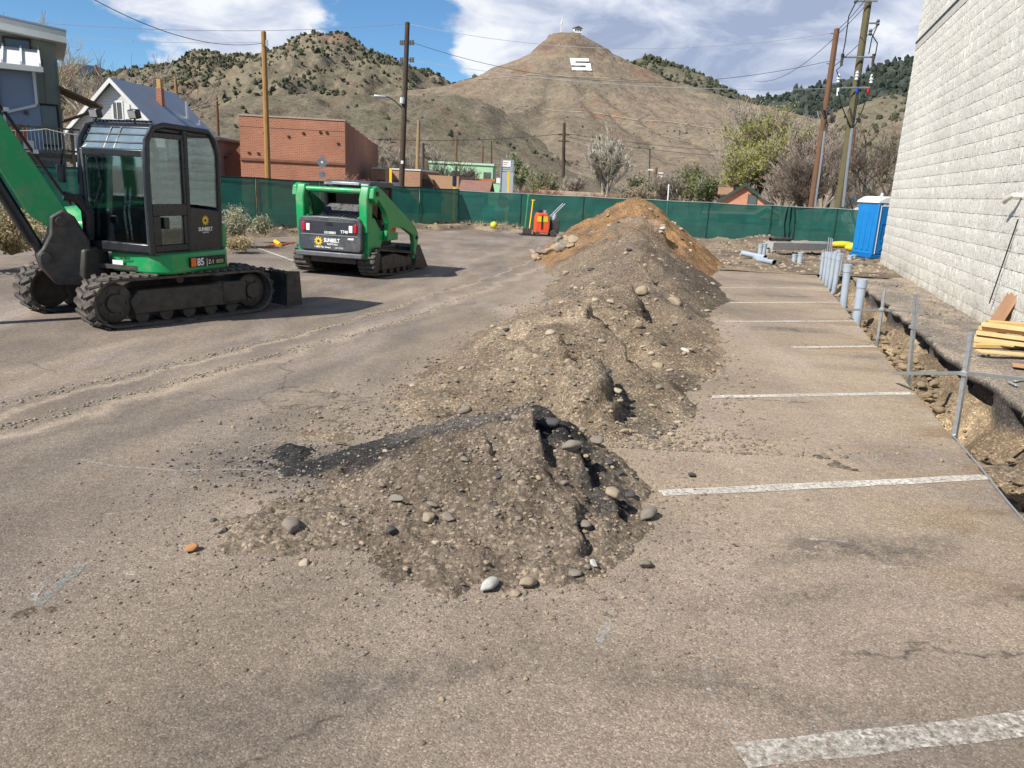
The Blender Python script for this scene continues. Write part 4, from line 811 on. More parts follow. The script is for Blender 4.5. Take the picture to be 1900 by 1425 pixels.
def build_building():
    e = empty('block_building', (0, 0, 0), 0, 'tall building with cream split-face block wall along the right side', 'building')
    L, Hh, bl, bh = 26., 10.6, .61, .305
    def quad(z0, z1, o0, s0=0, s1=L): return [wp(s0, z0, o0), wp(s1, z0, o0), wp(s1, z1, o0), wp(s0, z1, o0)]
    back = MB(); A = [wp(.02, -.4, -.03), wp(L, -.4, -.03), wp(L, -.4, -9), wp(.02, -.4, -9)]; back.add(A+[a+Vector((0, 0, Hh+.4)) for a in A], [(0, 1, 5, 4), (1, 2, 6, 5), (2, 3, 7, 6), (3, 0, 4, 7), (4, 5, 6, 7)])
    back.build('wall_core', MORTAR, e, smooth=False)
    variants = []
    for v in range(14):
        r = np.random.default_rng(v+50); nx, nz = 9, 5; mb = MB(); g = [[None]*nx for _ in range(nz)]
        for j in range(nz):
            for i in range(nx):
                ed = 1 if i in (0, nx-1) or j in (0, nz-1) else 0; ed = 1 if j in (0, nz-1) else 0; g[j][i] = ((i/(nx-1)-.5)*bl, .022+(0 if not ed else -.005)+r.normal()*(.006 if not ed and 0 < i < nx-1 else .003), (j/(nz-1)-.5)*(bh-.009)+(r.normal()*.003 if j in (0, nz-1) else 0))
        mb.sheet([[(-x, y, z) for x, y, z in row] for row in g])
        rim = [g[0][i] for i in range(nx)]+[g[j][-1] for j in range(1, nz)]+[g[-1][i] for i in range(nx-2, -1, -1)]+[g[j][0] for j in range(nz-2, 0, -1)]
        n = len(rim); b = len(mb.v); mb.v += [(-x, y, z) for x, y, z in rim]+[(-x, -.03, z) for x, y, z in rim]; mb.f += [(b+i, b+(i+1) % n, b+n+(i+1) % n, b+n+i) for i in range(n)]
        variants.append(mb)
    mesh = [v.mesh('block', BLOCK, True, 60) for v in variants]; arr = [(np.array(v.v), v.f) for v in variants]
    ang = math.atan2(WN.y, WN.x)-math.pi/2; ca, sa = math.cos(ang), math.sin(ang); rest = MB(); cand = []
    rows = int(Hh/bh)
    for j in range(rows):
        z = -.1+bh*(j+.5)
        if j == 24: continue
        for i in range(int(L/bl)+1):
            s = bl*(i+.5)-(bl/2 if j % 2 else 0)
            half = s < .2
            if half: s = bl*.25
            p = wp(s, z); v = p-CAMP; dz = v.dot(vF); x, y = 950+FPX*v.dot(vR)/max(dz, .1), 712-FPX*v.dot(vU)/max(dz, .1); vis = dz > .5 and -20 < x < 1930 and -30 < y < 1400
            cand.append((0 if vis else 1, dz, p, random.randrange(14), .5 if half else 1.))
    cand.sort(key=lambda c: c[:2])
    for k, (h, dz, p, v, sx) in enumerate(cand):
        if k < 300:
            o = link('block', mesh[v], e); o.location = p; o.rotation_euler = (0, 0, ang); o.scale = (sx, 1, 1)
        else:
            V, F = arr[v]; rest.add([(x*sx*ca-y*sa+p.x, x*sx*sa+y*ca+p.y, z+p.z) for x, y, z in V], F)
    tag(rest.build('block_courses', BLOCK, e), None, None, None, 'stuff')
    # smooth bond-beam course with a dark drip edge above it
    bz = -.1+bh*24; A = MB(); q0 = [wp(-.02, bz+.02, -.02), wp(L, bz+.02, -.02)]
    A.add([wp(-.02, bz+.01, -.02), wp(L, bz+.01, -.02), wp(L, bz+bh-.05, -.02), wp(-.02, bz+bh-.05, -.02), wp(-.02, bz+.01, .028), wp(L, bz+.01, .028), wp(L, bz+bh-.05, .028), wp(-.02, bz+bh-.05, .028)], [(4, 5, 6, 7), (0, 4, 7, 3), (3, 7, 6, 2), (0, 1, 5, 4)])
    A.build('bond_beam', M('smooth_cream', (.56, .54, .48), (.50, .48, .42), 3, .85, bump=.1), e, smooth=False)
    D = MB(); D.add([wp(-.03, bz+bh-.05, .05), wp(L, bz+bh-.05, .05), wp(L, bz+bh+.0, .05), wp(-.03, bz+bh+.0, .05), wp(-.03, bz+bh-.05, -.02), wp(L, bz+bh-.05, -.02), wp(L, bz+bh, -.02), wp(-.03, bz+bh, -.02)], [(0, 1, 2, 3), (0, 4, 5, 1), (3, 2, 6, 7), (0, 3, 7, 4)]); D.build('drip_edge', M('dark_flashing', (.03, .03, .032), None, 4, .5), e, smooth=False)
    # pipe stub, cord and a vent by the plywood
    q = wp(14.9, 2.35); MB().path([wp(15.2, 2.4, -.05), wp(15.2, 2.4, .16), wp(15.0, 2.33, .2), wp(14.9, 2.28, .2)], .045, 10).build('drain_spout', M('cream_pvc', (.66, .63, .54), None, 4, .5), e)
    q = [wp(15.35-.1*i, 2.0-.31*i, .05+.01*i) for i in range(6)]; MB().path(q, .012, 6).build('cord', BLACK, e)
build_building()

# ------------------------------------------------------------------ portable toilet
def potty():
    p = gp(1607, 480); e = empty('portable_toilet', (14.1, 31.2, .05), R_(16), 'blue portable toilet with white roof beside the block wall', 'portable toilet')
    B1 = M('blue_plastic', (.010, .20, .52), (.012, .17, .45), 2, .42); B2 = M('deep_blue_plastic', (.006, .14, .40), None, 2, .45); Wh = M('white_plastic', (.80, .82, .84), (.7, .72, .74), 2, .45)
    w, d, h = 1.12, 1.15, 2.08
    MB().box((0, 0, .07), (w+.06, d+.06, .14)).build('base', B2, e, .02)
    MB().box((0, .01, .14+h/2-.07), (w-.04, d-.04, h-.14)).build('body', B1, e, .03)
    dr = MB().box((0, -d/2+.005, 1.07), (w*.72, .05, 1.78)).build('door', B1, e, .02)
    for x0, x1, z0, z1 in ((-.30, .30, 1.30, 1.36), (-.30, -.24, .75, 1.30), (.24, .30, .75, 1.30), (-.16, .16, .8, 1.25)): MB().bx((x0, -d/2-.035, z0), (x1, -d/2-.015, z1)).build('door_rib', B2, dr, .006)
    for sg in (-1, 1):
        MB().box((0, -d/2-.028, .46), (.62, .018, .04), Matrix.Rotation(sg*.62, 3, 'Y')).build('door_rib', B2, dr)
    MB().box((.30, -d/2-.035, 1.08), (.07, .04, .13)).build('handle', Wh, dr, .01)
    for sg in (-1, 1):
        MB().box((sg*(w/2-.05), -d/2+.0, 1.1), (.10, .09, 1.94)).build('corner_post', B1, e, .02); MB().box((sg*(w/2-.135), -d/2-.03, 1.1), (.03, .03, 1.86)).build('jamb', Wh, e)
    for k in range(4):
        MB().bx((-.34+k*.18, -d/2-.03, 1.98), (-.20+k*.18, -d/2-.01, 2.06)).build('vent', Wh, e)
    for sg in (-1, 1):
        for k in range(3): MB().box((sg*(w/2-.01), -.3+k*.3, 1.05), (.03, .14, 1.5)).build('side_rib', B1, e, .01)
    rp = [(-w/2-.04, 2.10), (w/2+.04, 2.10), (w/2+.02, 2.18), (.32, 2.32), (.12, 2.36), (-.12, 2.36), (-.32, 2.32), (-w/2-.02, 2.18)]
    MB().prism(rp, -d/2-.05, d/2+.05).build('roof', Wh, e, .02)
    MB().tube((.35, .4, 2.2), (.35, .4, 2.5), .05, n=10).build('vent_pipe', Wh, e)
potty()

# ------------------------------------------------------------------ conduits, stakes and lumber along the trench
def conduit(px, py, tx, ty, r, label, bend=True, z0=-.45):
    b = gp(px, py); t_ = at(tx, ty, b.y); e = empty('conduit_pipe', b, 0, label, 'pipe', 'grey conduits rising from the trench')
    d = t_-b; P = [Vector((0, 0, z0)), Vector((0, 0, -.1)), Vector((d.x*.15, 0, .05)), d]
    if bend: P = [Vector((-.42, .5, z0-.02)), Vector((-.2, .28, z0+.02)), Vector((-.05, .08, z0+.14)), Vector((0, 0, z0+.3)), Vector((d.x*.2, 0, .1)), d]
    MB().path(P, r, 12).build('pipe', PVC, e)
    u = d.normalized(); m1 = d*.82; MB().tube(m1, m1+u*.13, r*1.13, n=14).build('coupling', PVC, e); MB().tube(d-u*.01, d+u*.03, r*1.16, n=14).build('end_cap', PVC, e)
    return e
for a in ((1590, 590, 1600, 521, .085, 'thick grey conduit nearest the steel stakes', False), (1566, 558, 1573, 493, .08, 'second thick grey conduit from the stakes', False), (1549, 530, 1557, 473, .065, 'grey conduit at the near end of the conduit cluster'),
          (1541, 524, 1549, 471, .06, 'grey conduit second from the near end of the cluster'), (1535, 519, 1541, 470, .06, 'grey conduit in the middle of the cluster'), (1529, 515, 1535, 469, .055, 'grey conduit at the far end of the cluster'), (1556, 512, 1562, 472, .055, 'grey conduit on the wall side of the cluster'), (1545, 516, 1551, 468, .055, 'grey conduit half hidden behind the middle of the cluster'), (1523, 511, 1528, 470, .05, 'slim grey conduit at the leftmost end of the cluster'), (1552, 505, 1557, 465, .05, 'slim grey conduit at the back of the cluster')): conduit(*a)
for k, (px, ty) in enumerate(((1538, 440), (1542, 441), (1545, 443), (1528, 463), (1532, 462))):
    b = gp(px-6, 500+k*2); t_ = at(px, ty, b.y); e = tag(MB().tube((0, 0, -.3), t_-b, .017, n=7).build('steel_rod', GALV, loc=b), ('tallest thin rod standing in the conduit cluster', 'second thin rod beside the tallest one', 'third thin rod behind the conduits', 'short thin rod at the left of the cluster', 'short thin rod just right of the leftmost rod')[k], 'rod', 'thin rods in the conduit cluster')
def stake(px, py, tx, ty, label):
    b = gp(px, py); t_ = at(tx, ty, b.y-.05); d = t_-b; u = d.normalized(); r3 = u.to_track_quat('Z', 'X').to_matrix(); mb = MB()
    Lh = d.length+.6; c = d*.5-u*.3
    for ox, oy, sx, sy in ((0, -.019, .041, .003), (-.019, 0, .003, .041), (.019, 0, .003, .041)): mb.box(c+r3 @ Vector((ox, oy, 0)), (sx, sy, Lh), r3)
    e = empty('steel_stake', b, 0, label, 'stake', 'strut stakes by the trench'); mb.build('channel', GALV, e); MB().box(d*.62, (.09, .07, .035), r3).build('clamp', GALV, e); return b, d
st1 = stake(1771, 810, 1803, 617, 'nearest galvanised strut stake standing at the trench edge')
st2 = stake(1686, 701, 1701, 546, 'middle galvanised strut stake at the trench edge')
st3 = stake(1628, 633, 1642, 536, 'farthest galvanised strut stake at the trench edge')
def bar(p0, p1, label, r=.021):
    p0 = Vector(p0); p1 = Vector(p1); d = p1-p0; rot = d.to_track_quat('X', 'Z').to_matrix(); mb = MB(); L_ = d.length
    mb.box((0, 0, 0), (L_, .041, .003), rot); mb.box(rot @ Vector((0, .019, -.018)), (L_, .003, .036), rot); mb.box(rot @ Vector((0, -.019, -.018)), (L_, .003, .036), rot)
    o = mb.build('strut_bar', GALV, loc=(p0+p1)/2); return tag(o, label, 'strut', 'strut bars across the trench')
bar(at(1658, 690, 9.2), at(1796, 689, 7.45), 'nearest strut bar clamped across the two near stakes'); bar(at(1797, 689, 7.5), at(1925, 703, 7.9), 'thin strut bar running from the nearest stake to the right', .01)
bar(at(1570, 573, 14.6), at(1640, 573, 12.3), 'far strut bar between a conduit and the farthest stake'); bar(at(1642, 573, 12.4), at(1712, 577, 12.6), 'strut bar reaching from the farthest stake over the trench')
tag(MB().path([tp(2.2, .005, .012), tp(1.2, .012, .012), tp(.4, 0, .01), tp(-1, .01, .01)], .008, 6).build('thin_conduit', GALV), 'thin metal conduit lying along the trench edge', 'conduit')
WOOD = M('pale_lumber', (.52, .36, .17), (.62, .45, .24), 5, .75, bump=.15, bsc=25); PLY = M('reddish_plywood', (.36, .19, .10), (.44, .25, .14), 3, .75, bump=.15, bsc=20); WOOD2 = M('yellow_lumber', (.56, .38, .15), (.48, .32, .13), 6, .75, bump=.15, bsc=25)
def plank(c, d, rz, ry, mat, label, rx=0):
    o = MB().box((0, 0, 0), d).build('plank', mat, None, .004, 1); o.location = c; o.rotation_euler = (rx, ry, rz); return tag(o, label, 'plank', 'lumber by the wall')
ply = gp(1838, 612); wl = math.atan2(WD.y, WD.x)
pb = wp(14.85, 0, .42); pt = wp(14.75, 1.0, .06)
def lean_sheet():
    a = Vector((*gp(1826, 616).xy, .02)); dirw = Vector((*(-WD), 0)); up = (at(1866, 536, a.y+.15)-a); up = Vector((WN.x*-.36, WN.y*-.36, 1.02)); mb = MB(); w = .58; nn = dirw.cross(up).normalized()*.02
    q = [a, a+dirw*w*.0+dirw*w, a+dirw*w+up, a+up]; mb.add([p+nn for p in q]+[p-nn for p in q], [(0, 1, 2, 3), (7, 6, 5, 4), (0, 4, 5, 1), (1, 5, 6, 2), (2, 6, 7, 3), (3, 7, 4, 0)]); tag(mb.build('plywood_sheet', PLY, None, .003, 1), 'reddish plywood offcut leaning against the block wall', 'plywood')
lean_sheet()
bc = gp(1868, 650); rzb = math.atan2(-.35, 1)
for k, (dx, dy, dz, L_, w_, mt, rr, lb) in enumerate(((.0, .10, .03, 1.1, .14, WOOD2, .15, 'bottom board of the lumber stack by the wall'), (.02, .0, .10, 1.0, .09, WOOD, -.55, 'short block sticking out low in the lumber stack'), (.10, .12, .12, 1.0, .10, WOOD2, -.65, 'second layer board in the lumber stack'), (.05, .05, .19, .95, .12, WOOD, -.62, 'third layer board in the lumber stack'),
                                                (.16, .10, .26, 1.05, .10, WOOD2, -.60, 'fourth layer board in the lumber stack'), (.12, .02, .33, 1.0, .14, WOOD, -.64, 'top wide board of the lumber stack'), (.42, .25, .36, 1.2, .14, WOOD2, -.2, 'board laid crosswise on top of the lumber stack'), (-.12, .16, .06, .55, .25, WOOD2, -.6, 'flat sheathing offcut beside the lumber stack'))):
    plank((bc.x+dx, bc.y+dy, dz+.02), (L_, w_, .06 if k != 7 else .02), rr, 0, mt, lb)
g1 = gp(1862, 664); plank((g1.x+.35, g1.y-.05, .07), (1.5, .20, .03), -.06, .02, WOOD, 'single flat board on the dirt in front of the lumber stack')
g2 = gp(1898, 690); plank((g2.x+.25, g2.y, .06), (.7, .2, .03), -.5, 0, PLY, 'brown board end nearest the camera by the trench')
for k, (a, b) in enumerate(((1890, 710), (1878, 716))): plank((*gp(a, b).xy, .03), (.22, .05, .012), .5+k, 0, GALV, ('small grey metal scrap near the brown board', 'second grey metal scrap near the brown board')[k])['category'] = 'scrap'

# ------------------------------------------------------------------ conduit yard in the far corner
def lying(p0, p1, r, mat, label, name='conduit_pipe', hollow=True):
    p0 = Vector(p0); p1 = Vector(p1); e = empty(name, p0, 0, label, 'pipe', 'grey conduits in the far corner'); d = p1-p0; u = d.normalized()
    MB().tube((0, 0, 0), d, r, n=12, cap=not hollow).build('pipe', mat, e)
    if hollow:
        MB().tube(u*.002, d-u*.002, r*.86, n=12, cap=False).build('bore', STEEL_D, e); MB().tube(d-u*.14, d+u*.01, r*1.12, n=12, cap=False).build('bell_end', mat, e)
lying((*gp(1376, 481).xy, .22), (*gp(1418, 487).xy, .16), .09, PVC, 'grey conduit lying loose with its open end to the right'); lying((*gp(1405, 487).xy, .10), (*gp(1436, 494).xy, .12), .08, PVC, 'short grey conduit lying in front of the loose one'); lying((*gp(1398, 484).xy, .12), (*gp(1424, 490).xy, .12), .07, PVC, 'grey conduit half buried between two loose ones')
def upright(px, py, ty, r, label):
    b = gp(px, py); t_ = at(px+3, ty, b.y); e = empty('conduit_stub', b, 0, label, 'pipe', 'conduit stubs in the far corner'); d = t_-b
    MB().tube((0, 0, -.2), d, r, n=12).build('pipe', PVC, e); MB().tube(d*.8, d*.93, r*1.12, n=12).build('coupling', PVC, e); MB().tube(d, d+Vector((0, 0, .03)), r*1.14, n=12).build('end_cap', PVC, e)
for q in ((1409, 476, 454, .085, 'leftmost upright conduit stub behind the small dirt heap'), (1416, 474, 453, .085, 'second upright conduit stub behind the small dirt heap'), (1423, 470, 450, .08, 'third upright conduit stub behind the small dirt heap'), (1433, 468, 448, .07, 'rearmost upright conduit stub behind the small dirt heap'),
          (1472, 488, 473, .08, 'short conduit stub right of the small dirt heap'), (1483, 490, 470, .085, 'taller conduit stub right of the small dirt heap'), (1575, 484, 475, .10, 'low pale conduit stub in front of the blue toilet'), (1582, 482, 474, .10, 'second low pale conduit stub in front of the blue toilet')): upright(*q)
a = gp(1424, 474); b = gp(1528, 473); cm = (a+b)/2; rz = math.atan2(b.y-a.y, b.x-a.x)
CONC = M('grey_concrete', (.36, .35, .33), (.29, .28, .265), 3, .9, bump=.2)
for k, (o, z, l_, lb) in enumerate(((0, .36, .98, 'long grey concrete beam resting across the dirt'), (.55, .38, 1.0, 'second concrete beam behind the first'))):
    q = MB().box((0, 0, 0), ((b-a).length*l_, .42, .28)).build('concrete_beam', CONC, None, .015); q.location = (cm.x+.3*k, cm.y+o, z); q.rotation_euler = (.0, .01, rz-.02); tag(q, lb, 'beam', 'concrete beams in the far corner')
lying((*gp(1425, 474).xy, .62), (*gp(1462, 474).xy, .62), .075, STEEL_D, 'dark pipe lying on top of the concrete beams', 'steel_pipe')
YB = M('yellow_plastic', (.75, .55, .03), (.62, .45, .03), 4, .5)
def sack(px, py, l_, w_, h_, label, seed):
    p = gp(px, py); V, F = I3; q = V*np.array([l_/2, w_/2, h_/2]); q = q*(1+.16*fbm(V[:, 0]*3+seed, V[:, 1]*3+V[:, 2]*2, 3, seed)[:, None]); q[:, 2] = np.maximum(q[:, 2], -h_*.35)
    o = link('yellow_sack', np_mesh('yellow_sack', q, F, YB, True)); o.location = (p.x, p.y, h_*.35+.05); tag(o, label, 'sack', 'yellow bags by the fence')
sack(1562, 461, 1.3, .5, .34, 'flat yellow bag lying by the far fence', 3); sack(1583, 468, .75, .5, .42, 'bright yellow bag nearer the blue toilet', 5)

# ------------------------------------------------------------------ walk-behind saw, tools and ball at the far end
def saw():
    p = gp(1003, 437); e = empty('concrete_saw', (p.x, p.y, 0), R_(8), 'orange walk-behind saw on a black mat before the far fence', 'saw')
    OR = M('saw_orange', (.78, .10, .04), (.66, .08, .03), 3, .45)
    MB().box((.0, 0, .02), (1.9, 1.0, .03)).build('mat', BLACK, e)
    MB().prism([(-.30, .12), (.32, .12), (.32, .75), (.20, 1.0), (-.22, 1.0), (-.30, .8)], -.32, .32).build('body', OR, e, .03)
    MB().bx((-.24, -.335, .62), (.24, -.32, .86)).build('label_plate', YB, e); MB().bx((-.05, -.34, .3), (.02, -.32, .9)).build('hose', BLACK, e)
    MB().box((.62, .05, .42), (.36, .5, .62)).build('engine', STEEL_D, e, .03); MB().tube((.55, 0, .72), (.62, 0, .98), .09, n=10).build('air_filter', GALV, e); MB().tube((-.08, 0, 1.0), (-.08, 0, 1.14), .10, n=10).build('fuel_cap', BLACK, e); MB().tube((.14, 0, 1.0), (.14, 0, 1.12), .08, n=10).build('muffler', GALV, e)
    for sg in (-1, 1):
        MB().path([(.42, sg*.25, .85), (.72, sg*.25, 1.18), (.98, sg*.25, 1.45)], .02, 6).build('handlebar', GALV, e); MB().tube((.5, sg*.30, .14), (.5, sg*.36, .14), .14, n=14).build('wheel', RUBBER, e); MB().tube((-.2, sg*.30, .10), (-.2, sg*.36, .10), .10, n=14).build('wheel', RUBBER, e)
    def tool(dx, h, mat, head, label, lean):
        t_ = empty('shovel', (p.x+dx, p.y-.05, .03), 0, label, 'shovel', 'long handled tools beside the saw'); MB().tube((0, 0, .25), (lean, .2, h), .028, n=7).build('handle', mat, t_); MB().box((0, 0, .16), (.22, .03, .30), None, (.8, 1)).build('blade', STEEL_D, t_, .01); MB().tube((lean-.08, .2, h), (lean+.08, .2, h), .022, n=6).build('grip', mat, t_)
    tool(-.72, 1.72, M('green_handle', (.05, .28, .10), None, 3, .5), 1, 'shovel with thin green handle left of the orange saw', .08); tool(-.52, 1.50, YELLOWP, 1, 'shovel with thick yellow handle leaning by the orange saw', .10)
saw()
q = gp(916, 429); V, F = I3; o = link('yellow_ball', np_mesh('yellow_ball', V*.17, F, M('lime_ball', (.62, .58, .05), (.5, .48, .04), 8, .6), True)); o.location = (q.x, q.y, .28); tag(o, 'yellow ball resting on the dirt berm by the fence', 'ball')
# the low berm of dirt and straw under the fence, with dry grass
def h_berm(x, y):
    c = np.interp(y, [12, 28.85, 39.1], [-19.2, -9.23, -3.1]); c2 = np.interp(y, [8, 39], [-19., -3]); d = x-c
    w = np.interp(y, [14, 24, 30, 36, 39], [3.0, 2.4, 1.9, 2.2, 2.6]); Hh = np.interp(y, [14, 24, 32, 39.0], [.40, .34, .24, .22]); u = d/w+.25*fbm(x*.8, y*.8, 4, 5)
    h = Hh*sstep(1, .45, u)*(1+.5*fbm(x*1.3, y*1.3, 4, 7)); far = .24*sstep(2.3, 1.3, 39.2-y+.6*fbm(x*.9, y*.9, 3, 9))*sstep(1.2, -.8, x)*(1+.5*fbm(x*1.5, y*1.5, 4, 8)); return np.maximum(h, far)
berm = tag(link('dirt_berm', field('dirt_berm', h_berm, -21, 2.2, 11, 39.2, .12, lambda x, y, z: lerp((.30, .235, .15), (.15, .12, .09), sstep(-.3, .4, fbm(x*1.2, y*1.2, 4, 44))), -.03)), 'low berm of dirt and straw under the left fence', None, None, 'structure')

# ------------------------------------------------------------------ tracked machines: shared pieces
def hull_path(circles, step):               # belt path round a set of wheels (x, z, r), resampled evenly
    P = sorted({(round(x+r*math.cos(a), 5), round(z+r*math.sin(a), 5)) for x, z, r in circles for a in [2*math.pi*k/64 for k in range(64)]})
    def half(Q):
        h = []
        for p in Q:
            while len(h) > 1 and (h[-1][0]-h[-2][0])*(p[1]-h[-2][1])-(h[-1][1]-h[-2][1])*(p[0]-h[-2][0]) <= 0: h.pop()
            h.append(p)
        return h[:-1]
    H = half(P)+half(P[::-1]); L = [0]
    for i in range(len(H)): a, b = H[i], H[(i+1) % len(H)]; L.append(L[-1]+math.hypot(b[0]-a[0], b[1]-a[1]))
    n = round(L[-1]/step); out_ = []
    for k in range(n):
        s = L[-1]*k/n; i = max(j for j in range(len(H)) if L[j] <= s); a, b = H[i], H[(i+1) % len(H)]; u = (s-L[i])/max(L[i+1]-L[i], 1e-6)
        d = Vector((b[0]-a[0], b[1]-a[1])).normalized(); out_.append((a[0]+(b[0]-a[0])*u, a[1]+(b[1]-a[1])*u, d.x, d.y))
    return out_
def belt(path, y0, y1, th):
    mb = MB(); n = len(path); V = []
    for x, z, dx, dz in path:
        nx, nz = dz, -dx                     # outwards for a counter-clockwise path
        V += [(x, y0, z), (x, y1, z), (x-nx*th, y1, z-nz*th), (x-nx*th, y0, z-nz*th)]
    mb.add(V, [(4*i+k, 4*((i+1) % n)+k, 4*((i+1) % n)+(k+1) % 4, 4*i+(k+1) % 4) for i in range(n) for k in range(4)]); return mb
def flower(parent, loc, rot, r, mat, name='sunflower_emblem'):
    V = [(0, 0, 0)]; n = 10
    for k in range(n*4):
        a = 2*math.pi*k/(n*4); q = (.62, .98, 1.0, .74)[k % 4]; V.append((r*q*math.cos(a), r*q*math.sin(a), 0))
    mb = MB().add([(x, y, .003) for x, y, z in V], [(0, i, i % (n*4)+1) for i in range(1, n*4+1)]); o = mb.build(name, mat, parent, smooth=False); o.location = loc; o.rotation_euler = rot
    c = MB().add([(r*.34*math.cos(k*.5236), r*.34*math.sin(k*.5236), .005) for k in range(12)], [tuple(range(12))]).build('emblem_centre', CHAR, o, smooth=False); return o

# ------------------------------------------------------------------ excavator
def excavator():
    e = empty('excavator', (-5.62, 11.72, 0), R_(-124), 'green and black tracked mini excavator parked at left with its boom raised', 'excavator'); D = R_(16.5)
    cD, sD = math.cos(D), math.sin(D)
    def up(mb, name, mat, bevel=0, parent=None, seg=2):
        o = mb.build(name, mat, parent or e, bevel, seg)
        if parent is None: o.rotation_euler = (0, 0, D)
        return o
    def ul(x, y, z): return (x*cD-y*sD, x*sD+y*cD, z)
    # tracks
    path = hull_path([(1.10, .345, .33), (-1.10, .345, .33), (0, .20, .2)], .072); lugs = hull_path([(1.10, .345, .33), (-1.10, .345, .33)], .135)
    lug = MB()
    for sg in (-1, 1): lug.box((.0+.0, sg*.115, .012), (.075, .23, .028), Matrix.Rotation(sg*.42, 3, 'Z'), (.75, .92))
    lme = lug.mesh('track_lug', RUBBER)
    for sg in (1, -1):
        y = sg*.87; b = belt(path, y-.225, y+.225, .035).build('track', RUBBER, e)
        for x, z, dx, dz in lugs:
            o = link('track_lug', lme, b); o.location = (x+dz*.012, y, z-dx*.012); o.rotation_euler = (0, -math.atan2(dz, dx)+math.pi, 0)
        fr = MB().prism([(-.86, .17), (.84, .17), (.90, .36), (.78, .50), (-.70, .50), (-.88, .40)], y-.14, y+.17).build('track_frame', STEEL_D, e, .015)
        MB().bx((-.95, y+sg*.12, .20), (-.55, y+sg*.19, .52)).build('motor_guard', STEEL_D, fr, .02)
        for x, r in ((1.10, .27), (-1.10, .26)):
            w = MB().lathe([(r, -.12), (r, .10), (r*.8, .13), (r*.5, .13), (r*.45, .17), (.02, .17)] if sg > 0 else [(.02, -.17), (r*.45, -.17), (r*.5, -.13), (r*.8, -.13), (r, -.10), (r, .12)], (x, y, .345), 24, 'y').build('wheel', STEEL_D, e)
            for k in range(6): MB().tube((x+r*.62*math.cos(k*1.05), y+sg*.12, .345+r*.62*math.sin(k*1.05)), (x+r*.62*math.cos(k*1.05), y+sg*.145, .345+r*.62*math.sin(k*1.05)), .022, n=6).build('bolt', STEEL_D, w)
        for k in range(5): MB().lathe([(.10, -.13), (.10, .13)], (-.72+k*.36, y, .14), 14, 'y').build('roller', STEEL_D, e)
        MB().lathe([(.06, -.1), (.06, .1)], (.1, y, .60), 12, 'y').build('carrier_roller', STEEL_D, e)
    xf = MB().prism([(-.75, .42), (.75, .42), (.55, .66), (-.55, .66)], -.66, .66); xf.lathe([(.50, .60), (.50, .74)], (0, 0, 0), 28); xf.build('car_body', STEEL_D, e, .02)
    for sg in (-1, 1): MB().prism([(-.95, .45), (.95, .45), (.6, .62), (-.6, .62)], sg*.45, sg*.66).build('leg_casting', STEEL_D, e, .02)
    for sg in (-1, 1): MB().box((-1.45, sg*.42, .33), (.95, .12, .14), Matrix.Rotation(.12, 3, 'Y')).build('blade_arm', STEEL_D, e, .015)
    bp = [(-1.72, .04), (-1.78, .04), (-1.90, .20), (-1.92, .36), (-1.84, .55), (-1.74, .58), (-1.80, .38), (-1.78, .20)]
    bl = MB().prism(bp, -1.10, 1.10).build('dozer_blade', STEEL_D, e, .01)
    for sg in (-1, 1): MB().prism([(-1.68, .04), (-2.0, .05), (-1.95, .6), (-1.70, .62)], sg*1.10, sg*1.13).build('blade_end_plate', STEEL_D, bl)
    dirt = MB()
    for k in range(60):
        V, F = I1; r = random.uniform(.02, .05); c = (-1.80+random.uniform(-.05, .05), random.uniform(-1.08, 1.08), .585); dirt.add([(v[0]*r+c[0], v[1]*r+c[1], v[2]*r*.8+c[2]) for v in lump(I1, k)], F.tolist())
    tag(dirt.build('dirt_clods', M('dark_soil', (.06, .05, .042), (.09, .075, .06), 20, .95), bl, smooth=False), None, None, None, 'stuff')
    # upper structure
    arc = [(math.cos(a)*1.08, math.sin(a)*1.08) for a in [R_(118+k*(264-118)/16) for k in range(17)]]
    deck = [(.78, .92), (.30, 1.0), (-.20, 1.04)]+arc+[(-.1, -1.04), (.55, -1.0), (.92, -.72), (.92, .0)]
    up(MB().prism(deck, .74, .80, 'z'), 'turntable_deck', STEEL_D)
    skirt = [(.80, .10), (.84, .78), (.78, .95), (.66, 1.04), (-.42, 1.065)]+[(math.cos(a)*1.13, math.sin(a)*1.13) for a in [R_(116+k*(200-116)/12) for k in range(13)]]+[(-.3, .2)]
    sk = up(MB().prism(skirt, .70, .985, 'z'), 'lower_body_cover', GREEN, .035, None, 3)
    cw = [(math.cos(a)*1.13, math.sin(a)*1.13) for a in [R_(122+k*(250-122)/18) for k in range(19)]]+[(-.52, -.9), (-.52, .9)]
    up(MB().prism(cw, .99, 1.36, 'z'), 'counterweight', GREEN, .04, None, 3)
    hood = [(math.cos(a)*1.06, math.sin(a)*1.06) for a in [R_(126+k*(246-126)/14) for k in range(15)]]+[(-.54, -.84), (-.54, .84)]
    up(MB().prism(hood, 1.365, 1.62, 'z'), 'engine_hood', GREEN, .05, None, 3)
    lv = []
    for k in range(5):
        a0 = R_(140); z = .86+.0*k
    for k in range(6):
        mb = MB(); z = 1.05+k*.045
        mb.path([(math.cos(a)*1.138, math.sin(a)*1.138, z) for a in [R_(128+i*4) for i in range(6)]], .010, 4); up(mb, 'louvre', DARKL)
    # right-hand cover and tank
    up(MB().prism([(-.5, .98), (.66, .98), (.72, 1.30), (.55, 1.52), (-.5, 1.60)], -1.02, -.34), 'side_cover', GREEN, .05, None, 3); up(MB().prism([(.45, .80), (.90, .80), (.90, 1.08), (.70, 1.28), (.45, 1.3)], -.98, -.42), 'tool_box', CHAR, .03)
    # cab: frame, panels, panes
    x0, x1, y0, y1, zb, zt = -.52, .86, -.24, .94, .99, 2.70
